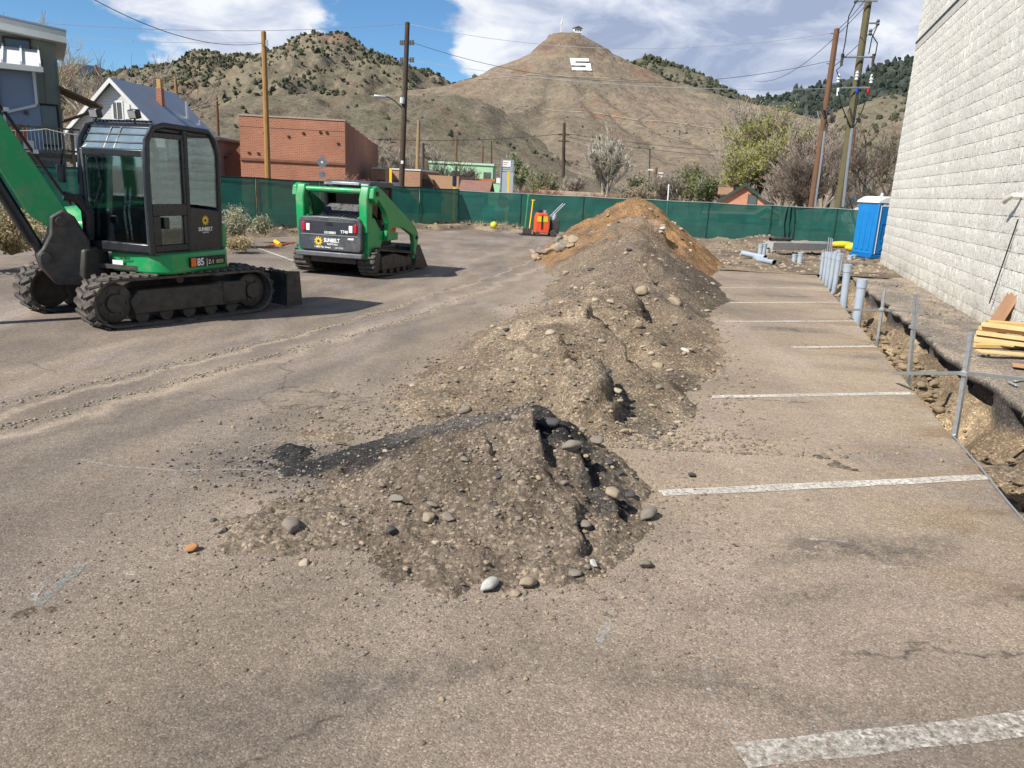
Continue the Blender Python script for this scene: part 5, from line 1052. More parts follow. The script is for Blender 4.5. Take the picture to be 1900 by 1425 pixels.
    side = [(x0, 1.50), (x0-.02, 2.35), (x0+.05, 2.58), (x0+.18, zt-.02), (.55, zt), (.74, zt-.05), (.86, 2.48), (.90, 1.9), (.88, zb)]
    for sg, y in ((1, y1), (-1, y0)):
        fr = MB()
        prof = side
        fr.path([(a, y-sg*.03, b) for a, b in [(x0+.02, 1.0), *prof[:-1], (.88, zb)]], .045, 8)
        up(fr, 'cab_pillar', BLACK)
    up(MB().tube((.17, y1-.02, zb), (.16, y1-.02, zt-.04), .045, n=8), 'door_pillar', BLACK)
    up(MB().prism([(x0, zb), (.17, zb), (.17, 1.62), (x0, 1.55)], y1-.05, y1), 'rear_side_panel', BLACK, .01)
    dr = up(MB().bx((.20, y1-.045, zb+.02), (.84, y1+.004, 1.10)), 'door', BLACK, .01)
    for a, b in (((.20, y1-.045, 1.50), (.86, y1+.004, 1.66)), ((.72, y1-.045, 1.10), (.86, y1+.004, 1.50)), ((.20, y1-.045, 1.10), (.27, y1+.004, 1.50)), ((.20, y1-.04, 1.66), (.25, y1+.006, 2.58)), ((.20, y1-.04, 2.53), (.78, y1+.006, 2.60))): MB().bx(a, b).build('door_frame', BLACK, dr, .008)
    MB().bx((.28, y1-.02, 1.11), (.72, y1-.014, 1.50)).build('lower_pane', GLASS, dr); MB().prism([(.25, 1.66), (.86, 1.66), (.86, 2.40), (.78, 2.53), (.25, 2.53)], y1-.02, y1-.014).build('upper_pane', GLASS, dr); MB().box((.64, y1+.02, 1.40), (.10, .03, .16)).build('handle', BLACK, dr, .01)
    up(MB().prism([(x0+.03, 1.60), (.12, 1.66), (.12, 2.56), (x0+.16, 2.60), (x0+.04, 2.4)], y1-.025, y1-.018), 'side_pane', GLASS)
    up(MB().prism([(x0+.03, 1.55), (.86, 1.55), (.86, 2.42), (.74, 2.60), (x0+.16, 2.62), (x0+.04, 2.4)], y0+.018, y0+.025), 'right_pane', GLASS); up(MB().bx((x0, y0, zb), (.86, y0+.05, 1.55)), 'right_panel', BLACK)
    up(MB().bx((x0-.01, y0+.06, 1.62), (x0, y1-.06, 2.45)), 'rear_pane', GLASS); up(MB().bx((x0-.02, y0, zb), (x0+.03, y1, 1.62)), 'rear_panel', BLACK)
    # front: screen, sill, header and skylight
    ang = Matrix.Rotation(R_(-1.2), 3, 'Y')
    up(MB().bx((.862, y0+.10, 1.12), (.868, y1-.08, 2.28)), 'windscreen', GLASS); up(MB().bx((.83, y0, zb), (.90, y1-.0, 1.12)), 'front_sill', BLACK, .02); up(MB().bx((.84, y0+.02, 2.27), (.90, y1-.02, 2.36)), 'screen_header', BLACK, .01)
    for y in (y0+.05, y1-.05): up(MB().bx((.84, y-.045, 1.1), (.905, y+.045, 2.36)), 'screen_post', CHAR, .015)
    up(MB().add([(.885, y0+.05, 2.37), (.885, y1-.05, 2.37), (.70, y1-.07, 2.655), (.70, y0+.07, 2.655)], [(0, 1, 2, 3)]), 'skylight', M('pale_skylight_glass', (.16, .22, .26), (.10, .15, .18), 4, .1, spec=.9))
    for z, x in ((2.45, .86), (2.56, .79)): up(MB().tube((x-.02, y0+.06, z), (x-.02, y1-.06, z), .012, n=6), 'guard_bar', CHAR)
    for y in (y0+.45, y0+.62): up(MB().tube((.875, y, 2.37), (.71, y, 2.65), .012, n=6), 'guard_bar', CHAR)
    rp = [(x0+.02, 2.62), (x0+.16, 2.71), (.60, 2.72), (.72, 2.66), (.70, 2.60), (x0+.1, 2.58)]
    up(MB().prism(rp, y0+.03, y1-.03), 'roof', BLACK, .03, None, 3)
    for k in range(15): up(MB().box((.655, y0+.12+k*.066, 2.735), (.06, .035, .03)), 'roof_guard_tooth', BLACK)
    for y in (y0+.14, y0+.80):
        l_ = up(MB().box((.66, y, 2.83), (.09, .15, .12), Matrix.Rotation(.25, 3, 'Y')), 'work_light', BLACK, .015); MB().box((.708, y, 2.82), (.012, .12, .09), Matrix.Rotation(.25, 3, 'Y')).build('lens', M('dull_lens', (.22, .22, .22), (.30, .30, .29), 20, .3), l_); MB().tube((.66, y, 2.70), (.66, y, 2.78), .015, n=6).build('bracket', BLACK, l_)
    up(MB().path([(.875, y0+.30, 2.26), (.89, y0+.36, 1.9), (.885, y0+.2, 1.55)], .010, 5), 'wiper', BLACK)
    up(MB().path([(.90, y0+.02, 2.3), (1.02, y0-.12, 2.32), (1.04, y0-.15, 2.1)], .012, 5), 'mirror_arm', BLACK); up(MB().box((1.04, y0-.16, 2.0), (.04, .14, .24)), 'mirror', BLACK, .015)
    # inside: seat, consoles, levers
    SEAT = M('seat_cloth', (.02, .02, .022), (.03, .03, .032), 5, .9)
    up(MB().box((.0, .35, 1.40), (.50, .50, .16)), 'seat', SEAT, .05, None, 3); up(MB().box((-.25, .35, 1.80), (.14, .48, .70), Matrix.Rotation(-.12, 3, 'Y')), 'seat_back', SEAT, .05, None, 3); up(MB().box((-.32, .35, 2.22), (.10, .26, .18)), 'head_rest', SEAT, .04)
    up(MB().box((.0, .35, 1.16), (.5, .44, .34)), 'seat_base', STEEL_D, .02); up(MB().box((.15, y0+.16, 1.40), (.7, .20, .30)), 'console', STEEL_D, .03)
    for y in (y0+.16, .68): up(MB().tube((.30, y, 1.5), (.36, y, 1.82), .016, n=6), 'joystick', BLACK); 
    for y in (.26, .34): up(MB().path([(.62, y, 1.0), (.66, y, 1.5), (.60, y, 1.86)], .012, 6), 'travel_lever', CHROME)
    up(MB().bx((x0, y0, .97), (.86, y1, 1.0)), 'cab_floor', STEEL_D)
    # lettering
    lr = (R_(90), 0, R_(180)+D)
    def side_text(b, size, mat, x, z, y, **k): return text(b, size, mat, e, ul(x, y, z), lr, **k)
    flower(e, ul(-.17, y1+.004, 1.42), lr, .075, YELLOWP); side_text('SUNBELT', .075, LETTER, -.17, 1.27, y1+.004, bold=.002, align='CENTER'); side_text('RENTALS', .032, LETTER, -.17, 1.235, y1+.004, align='CENTER')
    yb = 1.075; pl = MB().bx((-.66, 1.04, .77), (.10, yb-.004, .91)); 
    k0 = up(MB().bx((-.42, 1.05, .775), (.34, 1.074, .915)), 'model_plate', DARKL)
    k0.rotation_euler = (0, 0, D)
    up(MB().bx((.225, 1.055, .785), (.33, 1.079, .905)), 'model_badge', ORANGE)
    side_text('85', .15, LETTER, .205, .792, 1.076, bold=.003); side_text('|', .12, LETTER, .01, .80, 1.076); side_text('Z-1', .085, LETTER, -.035, .80, 1.076); side_text('eco', .11, M('lime_lettering', (.55, .70, .25), None, 4, .5), -.21, .80, 1.076)
    fr_ = (R_(90), 0, R_(90)+D)
    text('10638049', .05, DARKL, e, ul(.86, .30, .88), fr_); w_ = up(MB().bx((.845, .18, .79), (.857, .36, .86)), 'warning_label', WHITEP); 
    # kingpost, boom, ram, stick and bucket, swung to the machine's right
    B = R_(-19); kx, ky, _ = ul(1.02, -.22, 0); cB, sB = math.cos(B), math.sin(B)
    def bm(mb, name, mat, bevel=0, parent=None):
        o = mb.build(name, mat, parent or e, bevel)
        if parent is None: o.location = (kx, ky, 0); o.rotation_euler = (0, 0, B)
        return o
    up(MB().prism([(.70, .58), (1.12, .56), (1.16, .66), (1.12, 1.0), (.70, 1.05)], -.42, -.02), 'swing_bracket', STEEL_D, .03)
    kp = bm(MB().prism([(-.12, .50), (.34, .52), (.50, .74), (.54, .92), (.46, 1.02), (.36, 1.20), (.34, 1.44), (.18, 1.54), (.04, 1.44), (-.12, 1.1)], -.17, .17), 'kingpost', STEEL_D, .03)
    bm(MB().tube((.44, -.24, .90), (.44, .24, .90), .065, n=14), 'pin', STEEL_D); bm(MB().tube((.22, -.24, 1.38), (.22, .24, 1.38), .06, n=14), 'pin', STEEL_D)
    outer = [(.08, 1.42), (.18, 1.62), (.76, 2.70), (1.15, 3.18), (1.8, 3.38), (2.9, 3.36)]; inner = [(2.9, 3.24), (1.9, 3.12), (1.38, 2.84), (1.02, 2.40), (.58, 1.47), (.32, 1.26)]
    bo = bm(MB().prism(outer+inner, -.13, .13), 'boom', GREEN, .012)
    for y in (-.10, -.05, .0, .05, .10): MB().path([(.06, y, 1.60), (.16, y, 1.76), (.72, y, 2.76), (1.11, y, 3.24), (1.8, y, 3.44), (2.4, y, 3.44)], .014, 6).build('hydraulic_hose', BLACK, bo)
    MB().path([(-.14, .0, 1.15), (-.16, .02, 1.48), (-.02, .04, 1.68), (.14, .05, 1.72)], .07, 8).build('hose_bundle', BLACK, bo)
    for q in ((.44, 2.24), (.72, 2.74), (1.4, 3.32)): MB().box((q[0]-.02, 0, q[1]+.03), (.06, .27, .05)).build('hose_clamp', GALV, bo)
    a_, b_ = Vector((.44, 0, .90)), Vector((1.24, 0, 2.66)); u_ = (b_-a_).normalized()
    bm(MB().tube(a_, a_+(b_-a_)*.60, .068, n=14), 'boom_cylinder', BLACK); bm(MB().tube(a_+(b_-a_)*.6, b_, .038, n=12), 'cylinder_rod', CHROME)
    for y in (-.09, .09): bm(MB().path([a_+u_*.2+Vector((.08, y, 0)), a_+(b_-a_)*.55+Vector((.09, y, 0))], .013, 6), 'hydraulic_hose', STEEL_D)
    bm(MB().prism([(2.70, 3.42), (3.06, 3.46), (3.50, 1.60), (3.32, 1.56)], -.10, .10), 'dipper_arm', GREEN, .012)
    bm(MB().tube((1.7, 0, 3.54), (2.8, 0, 3.62), .06, n=12), 'dipper_cylinder', BLACK)
    bm(MB().prism([(3.42, 1.66), (3.55, 1.2), (3.30, .85), (2.95, .80), (2.80, 1.0), (2.92, 1.05), (3.05, 1.35), (3.25, 1.62)], -.30, .30), 'bucket', STEEL_D, .01)
excavator()

# ------------------------------------------------------------------ compact track loader
def loader():
    fw = Vector((.27, .963)).normalized(); c = Vector((-4.08, 17.0))+fw*1.25
    e = empty('track_loader', (c.x, c.y, 0), math.atan2(fw.y, fw.x), 'green compact track loader seen from behind with its bucket down', 'loader')
    path = hull_path([(.86, .24, .22), (-.92, .36, .28), (0, .12, .12)], .06); lg = hull_path([(.86, .24, .22), (-.92, .36, .28)], .10)
    lme = MB().box((0, 0, .01), (.05, .40, .03), None, (.7, .96)).mesh('track_lug', RUBBER)
    for sg in (1, -1):
        y = sg*.79; b = belt(path, y-.20, y+.20, .03).build('track', RUBBER, e)
        for x, z, dx, dz in lg:
            o = link('track_lug', lme, b); o.location = (x+dz*.01, y, z-dx*.01); o.rotation_euler = (0, -math.atan2(dz, dx)+math.pi, 0)
        MB().prism([(-.75, .16), (.80, .14), (.75, .34), (-.1, .50), (-.75, .46)], y-.16, y+.17).build('track_frame', STEEL_D, e, .015)
        for x, z, r in ((.86, .24, .18), (-.92, .36, .24)): MB().lathe([(r, -.12), (r, .12), (.03, .15)] if sg > 0 else [(.03, -.15), (r, -.12), (r, .12)], (x, y, z), 18, 'y').build('wheel', STEEL_D, e)
        for k in range(4): MB().lathe([(.09, -.14), (.09, .14)], (-.55+k*.36, y, .12), 12, 'y').build('roller', STEEL_D, e)
        # side panels and lift arms
        MB().prism([(-1.22, .42), (-.72, .50), (-.55, .78), (.30, .78), (.30, .95), (-.62, 1.02), (-.92, 1.30), (-1.22, 1.32)], sg*.60, sg*.86).build('side_panel', GREEN, e, .02)
        arm = [(-1.24, 1.72), (-1.20, 1.92), (-1.04, 1.98), (-.86, 1.93), (-.20, 1.62), (.42, 1.34), (1.02, 1.08), (1.18, .92), (1.20, .70), (1.08, .30), (.92, .30), (.98, .66), (.90, .86), (.30, 1.06), (-.28, 1.10), (-.40, .80), (-.52, .80), (-.48, 1.20), (-.62, 1.44), (-.98, 1.70), (-1.08, 1.60)]
        a_ = MB().prism(arm, sg*.87, sg*.98).build('lift_arm', GREEN, e, .015)
        MB().prism([(-1.26, .98), (-1.05, .98), (-1.02, 1.7), (-1.02, 1.97), (-1.20, 1.97), (-1.30, 1.70)], sg*.66, sg*.865).build('rear_upright', GREEN, e, .03)
        MB().lathe([(.05, -.06), (.05, .06)], (-1.06, sg*.95, 1.82), 12, 'y').build('pivot_pin', STEEL_D, a_); MB().lathe([(.05, -.06), (.05, .06)], (1.10, sg*.95, .80), 12, 'y').build('pivot_pin', STEEL_D, a_)
        MB().tube((-.75, sg*.80, .92), (-.12, sg*.80, 1.30), .045, n=10).build('lift_cylinder', BLACK, e); MB().tube((-.12, sg*.80, 1.30), (.18, sg*.80, 1.48), .028, n=10).build('cylinder_rod', CHROME, e)
        MB().path([(-1.0, sg*.58, 1.02), (-.98, sg*.6, 1.3), (-1.02, sg*.62, 1.62), (-1.1, sg*.64, 1.78)], .022, 6).build('hydraulic_hose', BLACK, e)
        MB().prism([(-.30, .80), (.42, .80), (.40, .98), (-.22, 1.0)], sg*.60, sg*.74).build('fender', STEEL_D, e)
    MB().bx((-.18, -.795, 1.06), (.30, -.785, .90)).build('decal_panel', ORANGE, e)
    MB().tube((-1.14, -.66, 1.86), (-1.14, .66, 1.86), .062, n=16).build('cross_tube', GREEN, e)
    # tailgate
    tg_ = MB().prism([(-.72, .56), (.72, .56), (.76, .64), (.76, 1.18), (.70, 1.28), (.3, 1.305), (-.3, 1.305), (-.70, 1.28), (-.76, 1.18), (-.76, .64)], -1.36, -1.20, 'x').build('tailgate', CHAR, e, .03)
    MB().prism([(-.64, .94), (.64, .94), (.64, 1.20), (-.64, 1.20)], -1.368, -1.355, 'x').build('upper_panel', M('dark_charcoal', (.022, .025, .032), (.03, .034, .042), 3, .45), tg_, .012); MB().box((-1.366, 0, .905), (.012, 1.38, .012)).build('crease', GALV, tg_)
    MB().prism([(-.09, 1.12), (.09, 1.12), (.05, 1.18), (-.05, 1.18)], -1.38, -1.36, 'x').build('latch', BLACK, tg_)
    for sg in (1, -1):
        MB().bx((-1.385, sg*.62-.036, .98), (-1.36, sg*.62+.036, 1.16)).build('tail_light', REDL, tg_, .008); MB().bx((-1.382, sg*.515-.045, .98), (-1.36, sg*.515+.045, 1.13)).build('reverse_light', LENS, tg_, .008)
    MB().bx((-1.42, -.80, .44), (-1.24, .80, .545)).build('bumper', M('worn_grey_steel', (.15, .155, .17), (.10, .105, .115), 6, .5, .3), e, .02); MB().bx((-1.22, -.56, .30), (.85, .56, .62)).build('chassis', STEEL_D, e, .02)
    rr = (R_(90), 0, R_(-90))
    text('10100801', .075, LETTER, e, (-1.372, .13, .935), rr, bold=.0015); text('T740', .085, LETTER, e, (-1.372, -.27, .965), rr, bold=.002); flower(e, (-1.364, .27, .765), rr, .10, YELLOWP); text('SUNBELT', .115, LETTER, e, (-1.364, .135, .755), rr, bold=.004, sx=.80); text('RENTALS', .05, LETTER, e, (-1.364, .06, .695), rr, bold=.001, sx=1.25); text('1-800-No Sweat', .06, LETTER, e, (-1.364, .37, .625), rr, bold=.001); text('(667-9328)', .045, LETTER, e, (-1.364, -.13, .625), rr)
    MB().bx((-1.368, -.58, .83), (-1.362, -.44, .87)).build('sticker', LENS, e)
    # engine deck with its mesh grille, then the cab
    MB().prism([(-1.22, 1.22), (-.62, 1.36), (-.55, 1.36), (-.55, .62), (-1.22, .62)], -.60, .60).build('engine_deck', CHAR, e, .03)
    for k in range(9): MB().box((-.92, -.40+k*.10, 1.305), (.50, .028, .02), Matrix.Rotation(-.23, 3, 'Y')).build('grille_bar', BLACK, e)
    MB().prism([(-.72, 1.34), (-.52, 1.62), (-.50, 1.62), (-.50, 1.34)], -.5, .5).build('rear_guard', BLACK, e)
    for s_, y in ((1, .50), (-1, -.50)):
        MB().path([(-.52, y, .8), (-.56, y, 1.40), (-.60, y, 1.92), (-.52, y, 2.02), (.50, y, 2.02), (.62, y, 1.94), (.66, y, .8)], .05, 8).build('cab_pillar', BLACK, e)
        MB().bx((-.50, y-.01, 1.22), (.60, y+.01, 1.92)).build('side_screen', mat_glass('smoked_glass', (.12, .15, .15)) if s_ > 0 else bpy.data.materials['smoked_glass'], e); MB().bx((-.52, y-.03, .62), (.62, y+.03, 1.22)).build('cab_side', BLACK, e)
        MB().tube((.02, y+s_*.03, 1.22), (.05, y+s_*.03, 1.95), .03, n=6).build('side_bar', BLACK, e)
    MB().bx((-.565, -.46, 1.42), (-.555, .46, 1.90)).build('rear_window', bpy.data.materials['smoked_glass'], e); MB().bx((.62, -.46, 1.0), (.63, .46, 1.92)).build('front_window', bpy.data.materials['smoked_glass'], e)
    MB().prism([(-.62, 1.94), (-.58, 2.04), (-.45, 2.07), (.52, 2.07), (.68, 2.02), (.70, 1.94)], -.58, .58).build('roof', CHAR, e, .04, 3); MB().bx((-.64, -.34, 1.97), (-.60, .34, 2.035)).build('roof_badge', GALV, e, .01)
    MB().tube((-.60, -.52, 1.86), (-.64, -.52, 1.86), .05, n=14).build('work_light', LENS, e)
    MB().box((-.1, 0, 1.1), (.5, .5, .5)).build('seat', BLACK, e, .05); MB().box((-.35, 0, 1.5), (.12, .5, .6)).build('seat_back', BLACK, e, .05)
    # bucket
    bk = [(1.10, .06), (1.85, .03), (1.85, .06), (1.25, .12), (1.12, .30), (1.15, .52), (1.28, .60), (1.24, .63), (1.08, .56), (1.03, .30)]
    b = MB().prism(bk, -.96, .96).build('bucket', STEEL_D, e, .008)
    for sg in (-1, 1): MB().prism([(1.08, .06), (1.85, .04), (1.30, .62), (1.10, .58)], sg*.96, sg*.985).build('bucket_side', STEEL_D, b)
    MB().prism([(.92, .14), (1.06, .14), (1.08, .58), (.96, .60)], -.6, .6).build('quick_coupler', STEEL_D, e, .01)
loader()

# ------------------------------------------------------------------ buildings beyond the fence
def mat_brick(name, c1, c2, mortar, sc=.6):
    t = NT(name); b = t.n('ShaderNodeTexBrick'); q = t.n('ShaderNodeCombineXYZ'); s = t.sep(t.coord()); t.L.new(t.math('ADD', s[0], s[1]), q.inputs[0]); t.L.new(s[2], q.inputs[1]); t.L.new(q.outputs[0], b.inputs['Vector'])
    for k, v in (('Color1', (*c1, 1)), ('Color2', (*c2, 1)), ('Mortar', (*mortar, 1)), ('Scale', 1.), ('Mortar Size', .012), ('Brick Width', .42*sc), ('Row Height', .16*sc)): b.inputs[k].default_value = v
    c = t.mix(1., b.outputs[0], t.ramp(t.noise(.35, 6, .65), (.3, .80), (.7, 1.16)), 'MULTIPLY'); c = t.mix(t.ramp(t.noise(3, 5, .7, .5, t.coord(scale=(.4, .4, 1.6))), (.60, 0.), (.72, .5)), c, mortar)
    return t.set(c, .92, 0, t.bump(b.outputs[1], .4, -.02), .2)
BRICK = mat_brick('red_orange_brick', (.40, .155, .085), (.34, .125, .07), (.42, .26, .19)); BRICK2 = mat_brick('tan_brick', (.42, .22, .13), (.36, .18, .11), (.42, .30, .22)); DRED = M('dark_red_trim', (.06, .018, .012), None, 2, .7)
GLZ = M('house_window_glass', (.05, .06, .06), (.10, .11, .10), .6, .12, spec=.8); WHT = M('white_siding', (.70, .70, .68), (.62, .62, .60), 1, .7); TRIM = M('off_white_trim', (.72, .71, .66), None, 1, .6)
def box_xy(x0, x1, y0, y1, z0, z1): return MB().bx((x0, y0, z0), (x1, y1, z1))
def brick_hall():
    a = at(443, 213, 48.1); b = at(640, 226, 48.5); zt = (a.z+b.z)/2; W_ = (b-a).xy.length; e = empty('brick_building', (b.x, b.y, 0), math.atan2((a-b).y, (a-b).x)-math.pi, 'tall plain red brick building behind the fence', 'building')
    D_ = 17.
    MB().bx((-W_, .02, -.2), (0, D_, zt-.6)).build('wall', BRICK, e, smooth=False)
    for k in range(8): MB().bx((-.42, .0+k*D_/8, zt-.6), (.0, (k+1)*D_/8, zt-.02-.09*k)).build('parapet_step', BRICK, e, smooth=False)
    MB().bx((-W_, .0, zt-.6), (-.43, .4, zt)).build('front_parapet', BRICK, e, smooth=False); MB().bx((-W_, .4, zt-.6), (-W_+.4, D_, zt-.4)).build('left_parapet', BRICK, e, smooth=False)
    MB().bx((-W_-.03, -.04, zt), (.04, .45, zt+.09)).build('coping', M('pale_coping', (.42, .33, .26), (.34, .25, .19), 2, .9), e, smooth=False); MB().bx((-W_-.01, -.07, zt-2.55), (.02, .0, zt-2.40)).build('string_course', M('stained_course', (.16, .07, .045), (.24, .11, .07), 2, .9), e, smooth=False)
    r = random.Random(4)
    for k in range(9): MB().box((-W_*r.random(), -.01, zt-.5-2.0*r.random()), (.14, .05, .12)).build('anchor_plate', DRED, e)
    an = empty('brick_annex', tuple(e.matrix_basis @ Vector((-W_-.1, 1.0, 0))), 0, 'low dark brick annex with sloping wall left of the tall building', 'building')
    MB().prism([(-3.2, 0), (0, 0), (0, 3.9), (-.6, 3.2), (-1.1, 2.9), (-3.2, 2.9)], 0, 8).build('wall', M('brown_brick', (.16, .07, .045), (.20, .09, .06), 2, .9), an, smooth=False); MB().bx((-3.25, -.1, 2.9), (-1.0, .2, 3.0)).build('coping', DRED, an)
brick_hall()
def store():
    p = at(436, 275, 62); e = empty('store_canopy', (p.x, p.y, 0), 0, 'red and white store canopy left of the brick building', 'canopy'); z = p.z
    RED = M('sign_red', (.55, .03, .03), None, 1, .5); MB().bx((-2.6, 0, z-.2), (1.5, 3, z+.28)).build('red_fascia', RED, e); MB().bx((-2.7, -.05, z-.45), (1.6, 3.1, z-.202)).build('white_band', WHITEP, e); MB().bx((-2.6, 0, z-.75), (1.5, 3, z-.452)).build('blue_band', M('band_blue', (.04, .07, .22), None, 1, .5), e); MB().bx((-2.5, .1, -.1), (1.4, 2.9, z-.752)).build('wall', TRIM, e)
    d = empty('satellite_dish', at(411, 281, 55), 0, 'small dark satellite dish in front of the store canopy', 'satellite dish'); MB().lathe([(.05, .0), (.3, .05), (.48, .16), (.46, .17), (.05, .03)], (0, 0, 0), 16, 'y').build('dish', STEEL_D, d); MB().tube((0, .05, -3), (0, .05, 0), .04, n=6).build('mast', STEEL_D, d)
    g = at(398, 270, 48); w = empty('grey_shed', (g.x, g.y, 0), 0, 'mauve grey shed wall partly hidden by the excavator cab', 'shed'); MB().bx((-2.6, 0, -.1), (.15, 4, g.z+.5)).build('wall', M('mauve_siding', (.17, .155, .175), (.14, .13, .145), .8, .8), w); MB().prism([(-2.9, g.z+.52), (.4, g.z+.30), (.4, g.z+.42), (-2.9, g.z+1.0)], -.3, 4.3).build('roof', CHAR, w)
store()
def low_shop():
    a = at(692, 313, 55); e = empty('low_brick_shop', (a.x, a.y, 0), R_(-4), 'low tan brick garage with two white doors behind the fence', 'building'); z = a.z
    MB().bx((0, 0, -.1), (3.3, 7, z)).build('wall', BRICK2, e, smooth=False); MB().bx((-.05, -.05, z), (3.35, 7.05, z+.1)).build('coping', TRIM, e)
    MB().bx((.35, -.06, 1.2), (2.05, .0, z-.72)).build('door_surround', M('brown_trim', (.10, .05, .03), None, 2, .7), e)
    for x in (.5, 1.25): MB().bx((x, -.09, 1.2), (x+.68, -.06, z-.82)).build('garage_door', WHITEP, e)
    a2 = at(778, 325, 56); w = empty('tan_annex', (a2.x, a2.y, 0), R_(-4), 'tan building with long brown shop awning right of the garage', 'building'); MB().bx((-1.0, 0, -.1), (2.8, 6, a2.z+.05)).build('wall', M('tan_stucco', (.42, .26, .15), (.36, .22, .13), 1, .9), w); MB().prism([(-.55, a2.z-.25), (1.05, a2.z-.25), (1.25, a2.z-1.0), (-.55, a2.z-1.0)], -.5, -.02).build('awning', M('brown_awning', (.085, .05, .035), (.11, .065, .045), 3, .8), w)
low_shop()
def mint():
    a = at(797, 302, 75); b = at(915, 306, 75); MINT = M('mint_stucco', (.42, .66, .42), (.36, .58, .37), .5, .8); e = empty('mint_building', (a.x, a.y, 0), 0, 'pale mint green building behind the bare trees', 'building'); W_ = b.x-a.x; z = a.z
    MB().bx((0, 0, -.1), (W_, 8, z)).build('wall', MINT, e); MB().bx((-.1, -.1, z), (W_+.1, 8.1, z+.18)).build('coping', M('mint_trim', (.55, .75, .55), None, 1, .7), e)
    for k in range(4): MB().bx((.6+k*1.5, -.03, z-1.5), (1.3+k*1.5, .0, z-.6)).build('window', GLZ, e)
    c = at(925, 338, 68); w = empty('mint_annex', (c.x, c.y, 0), 0, 'bright mint annex with orange roof edge beside the grey sign', 'building'); MB().bx((-1.9, 0, -.1), (1.0, 5, c.z)).build('wall', M('bright_mint', (.36, .70, .36), (.32, .62, .33), 1, .8), w); MB().bx((-2.0, -.1, c.z), (-.3, 5, c.z+.22)).build('roof_edge', M('orange_roof', (.50, .18, .06), None, 2, .8), w); MB().bx((-.2, -.05, c.z-.1), (.5, .0, c.z+.35)).build('sign_panel', WHITEP, w)
    for k in range(2): MB().bx((.1+k*.5, -.04, c.z-1.5), (.45+k*.5, 0, c.z-.6)).build('window', GLZ, w)
mint()
def shed():
    a = at(851, 352, 47); e = empty('garden_shed', (a.x, a.y, 0), R_(-6), 'small dark shed with faded brown roof just behind the fence', 'shed'); z = a.z
    MB().bx((0, .05, -.1), (1.55, 1.6, z)).build('wall', M('grey_boards', (.09, .085, .09), (.13, .12, .125), 3, .85), e); MB().bx((.05, .02, z-.28), (1.3, .05, z-.05)).build('white_panel', WHITEP, e)
    MB().prism([(-.2, z-.05), (.8, z+.52), (1.8, z-.05), (1.8, z-.0), (.8, z+.58), (-.2, z+.0)], .0, 1.9, 'x').build('roof', M('faded_brown_roof', (.24, .13, .10), (.19, .10, .08), 3, .85), e); MB().prism([(.0, z), (1.6, z), (.8, z+.5)], 1.5, 1.56, 'x').build('gable', M('grey_boards', (.09, .085, .09)), e)
shed()
def house_gable(name, label, peak_px, Y, halfw, eave_drop, depth, wallm, roofm, over=.3, rz=0., trim=None):
    p = at(*peak_px, Y); e = empty(name, (p.x, p.y, 0), rz, label, 'house'); z = p.z; ze = z-eave_drop
    MB().prism([(-halfw, -.1), (halfw, -.1), (halfw, ze), (0, z-.08), (-halfw, ze)], 0, depth).build('wall', wallm, e, smooth=False); sl = eave_drop/halfw; o = over
    for sg in (-1, 1):
        q = [(0, z), (sg*(halfw+o), ze-sl*o), (sg*(halfw+o), ze-sl*o+.12), (0, z+.12)]; r_ = MB().prism(q, -over, depth+over).build('roof', roofm, e, smooth=False)
        if trim: MB().prism([(0, z-.16), (sg*(halfw+o), ze-sl*o-.16), (sg*(halfw+o), ze-sl*o+.10), (0, z+.10)], -over-.05, -over+.0).build('rake_board', trim, e, smooth=False)
    return e, z, ze
def mat_rib(name, c1, c2, sc, ax=1):
    t = NT(name); s = t.sep(t.coord()); w = t.math('FRACT', t.math('MULTIPLY', s[ax], sc)); k = t.ramp(w, (.0, .55), (.10, 1.), (.9, 1.), (1., .62)); c = t.mix(t.ramp(t.noise(.6, 4), (.3, 0.), (.7, 1.)), c1, c2); c = t.mix(1., c, k, 'MULTIPLY')
    return t.set(c, .45, .1, t.bump(w, .4, .02), .4)
LAP = mat_rib('white_lap_siding', (.70, .70, .67), (.60, .60, .57), 6.5, 2); METROOF = mat_rib('blue_grey_metal_roof', (.30, .345, .40), (.26, .30, .35), 3.2, 1)
e, z, ze = house_gable('white_house', 'white gabled house with blue grey metal roof behind the excavator', (210, 149), 45, 2.7, 2.75, 6.8, LAP, METROOF, .35, R_(-3), WHT)
w = MB().bx((-.1, -.05, z-2.0), (.36, .0, z-1.15)).build('window', GLZ, e); MB().bx((-.2, -.03, z-2.1), (.46, -.01, z-1.05)).build('frame', WHT, w); MB().bx((.11, -.08, z-2.0), (.15, -.04, z-1.15)).build('mullion', WHT, w)
MB().bx((.55, -.04, z-2.0), (.85, -.0, z-1.15)).build('shutter', WHT, e)
MB().bx((.80, 3.05, z-1.4), (1.12, 3.4, z+.0)).build('chimney', BRICK, e); MB().bx((.84, 3.09, z+.0), (1.08, 3.36, z+.5)).build('chimney_liner', M('yellow_brick', (.52, .30, .10), None, 3, .8), e); MB().tube((1.6, 5.2, z-1.8), (1.6, 5.2, z-.5), .10, n=8).build('vent_pipe', GALV, e); MB().tube((1.9, 6.2, z-2.2), (1.9, 6.2, z-1.5), .07, n=8).build('vent_pipe', GALV, e)
e, z, ze = house_gable('brick_house', 'orange brick gabled cottage behind the right end of the fence', (1384, 342), 66, 1.9, 1.35, 7, mat_brick('orange_brick', (.52, .21, .12), (.45, .17, .10), (.48, .30, .22)), M('dark_shingle', (.045, .05, .048), (.07, .075, .07), 4, .85), .30, R_(-17), M('dark_green_trim', (.03, .06, .045), None, 2, .7))
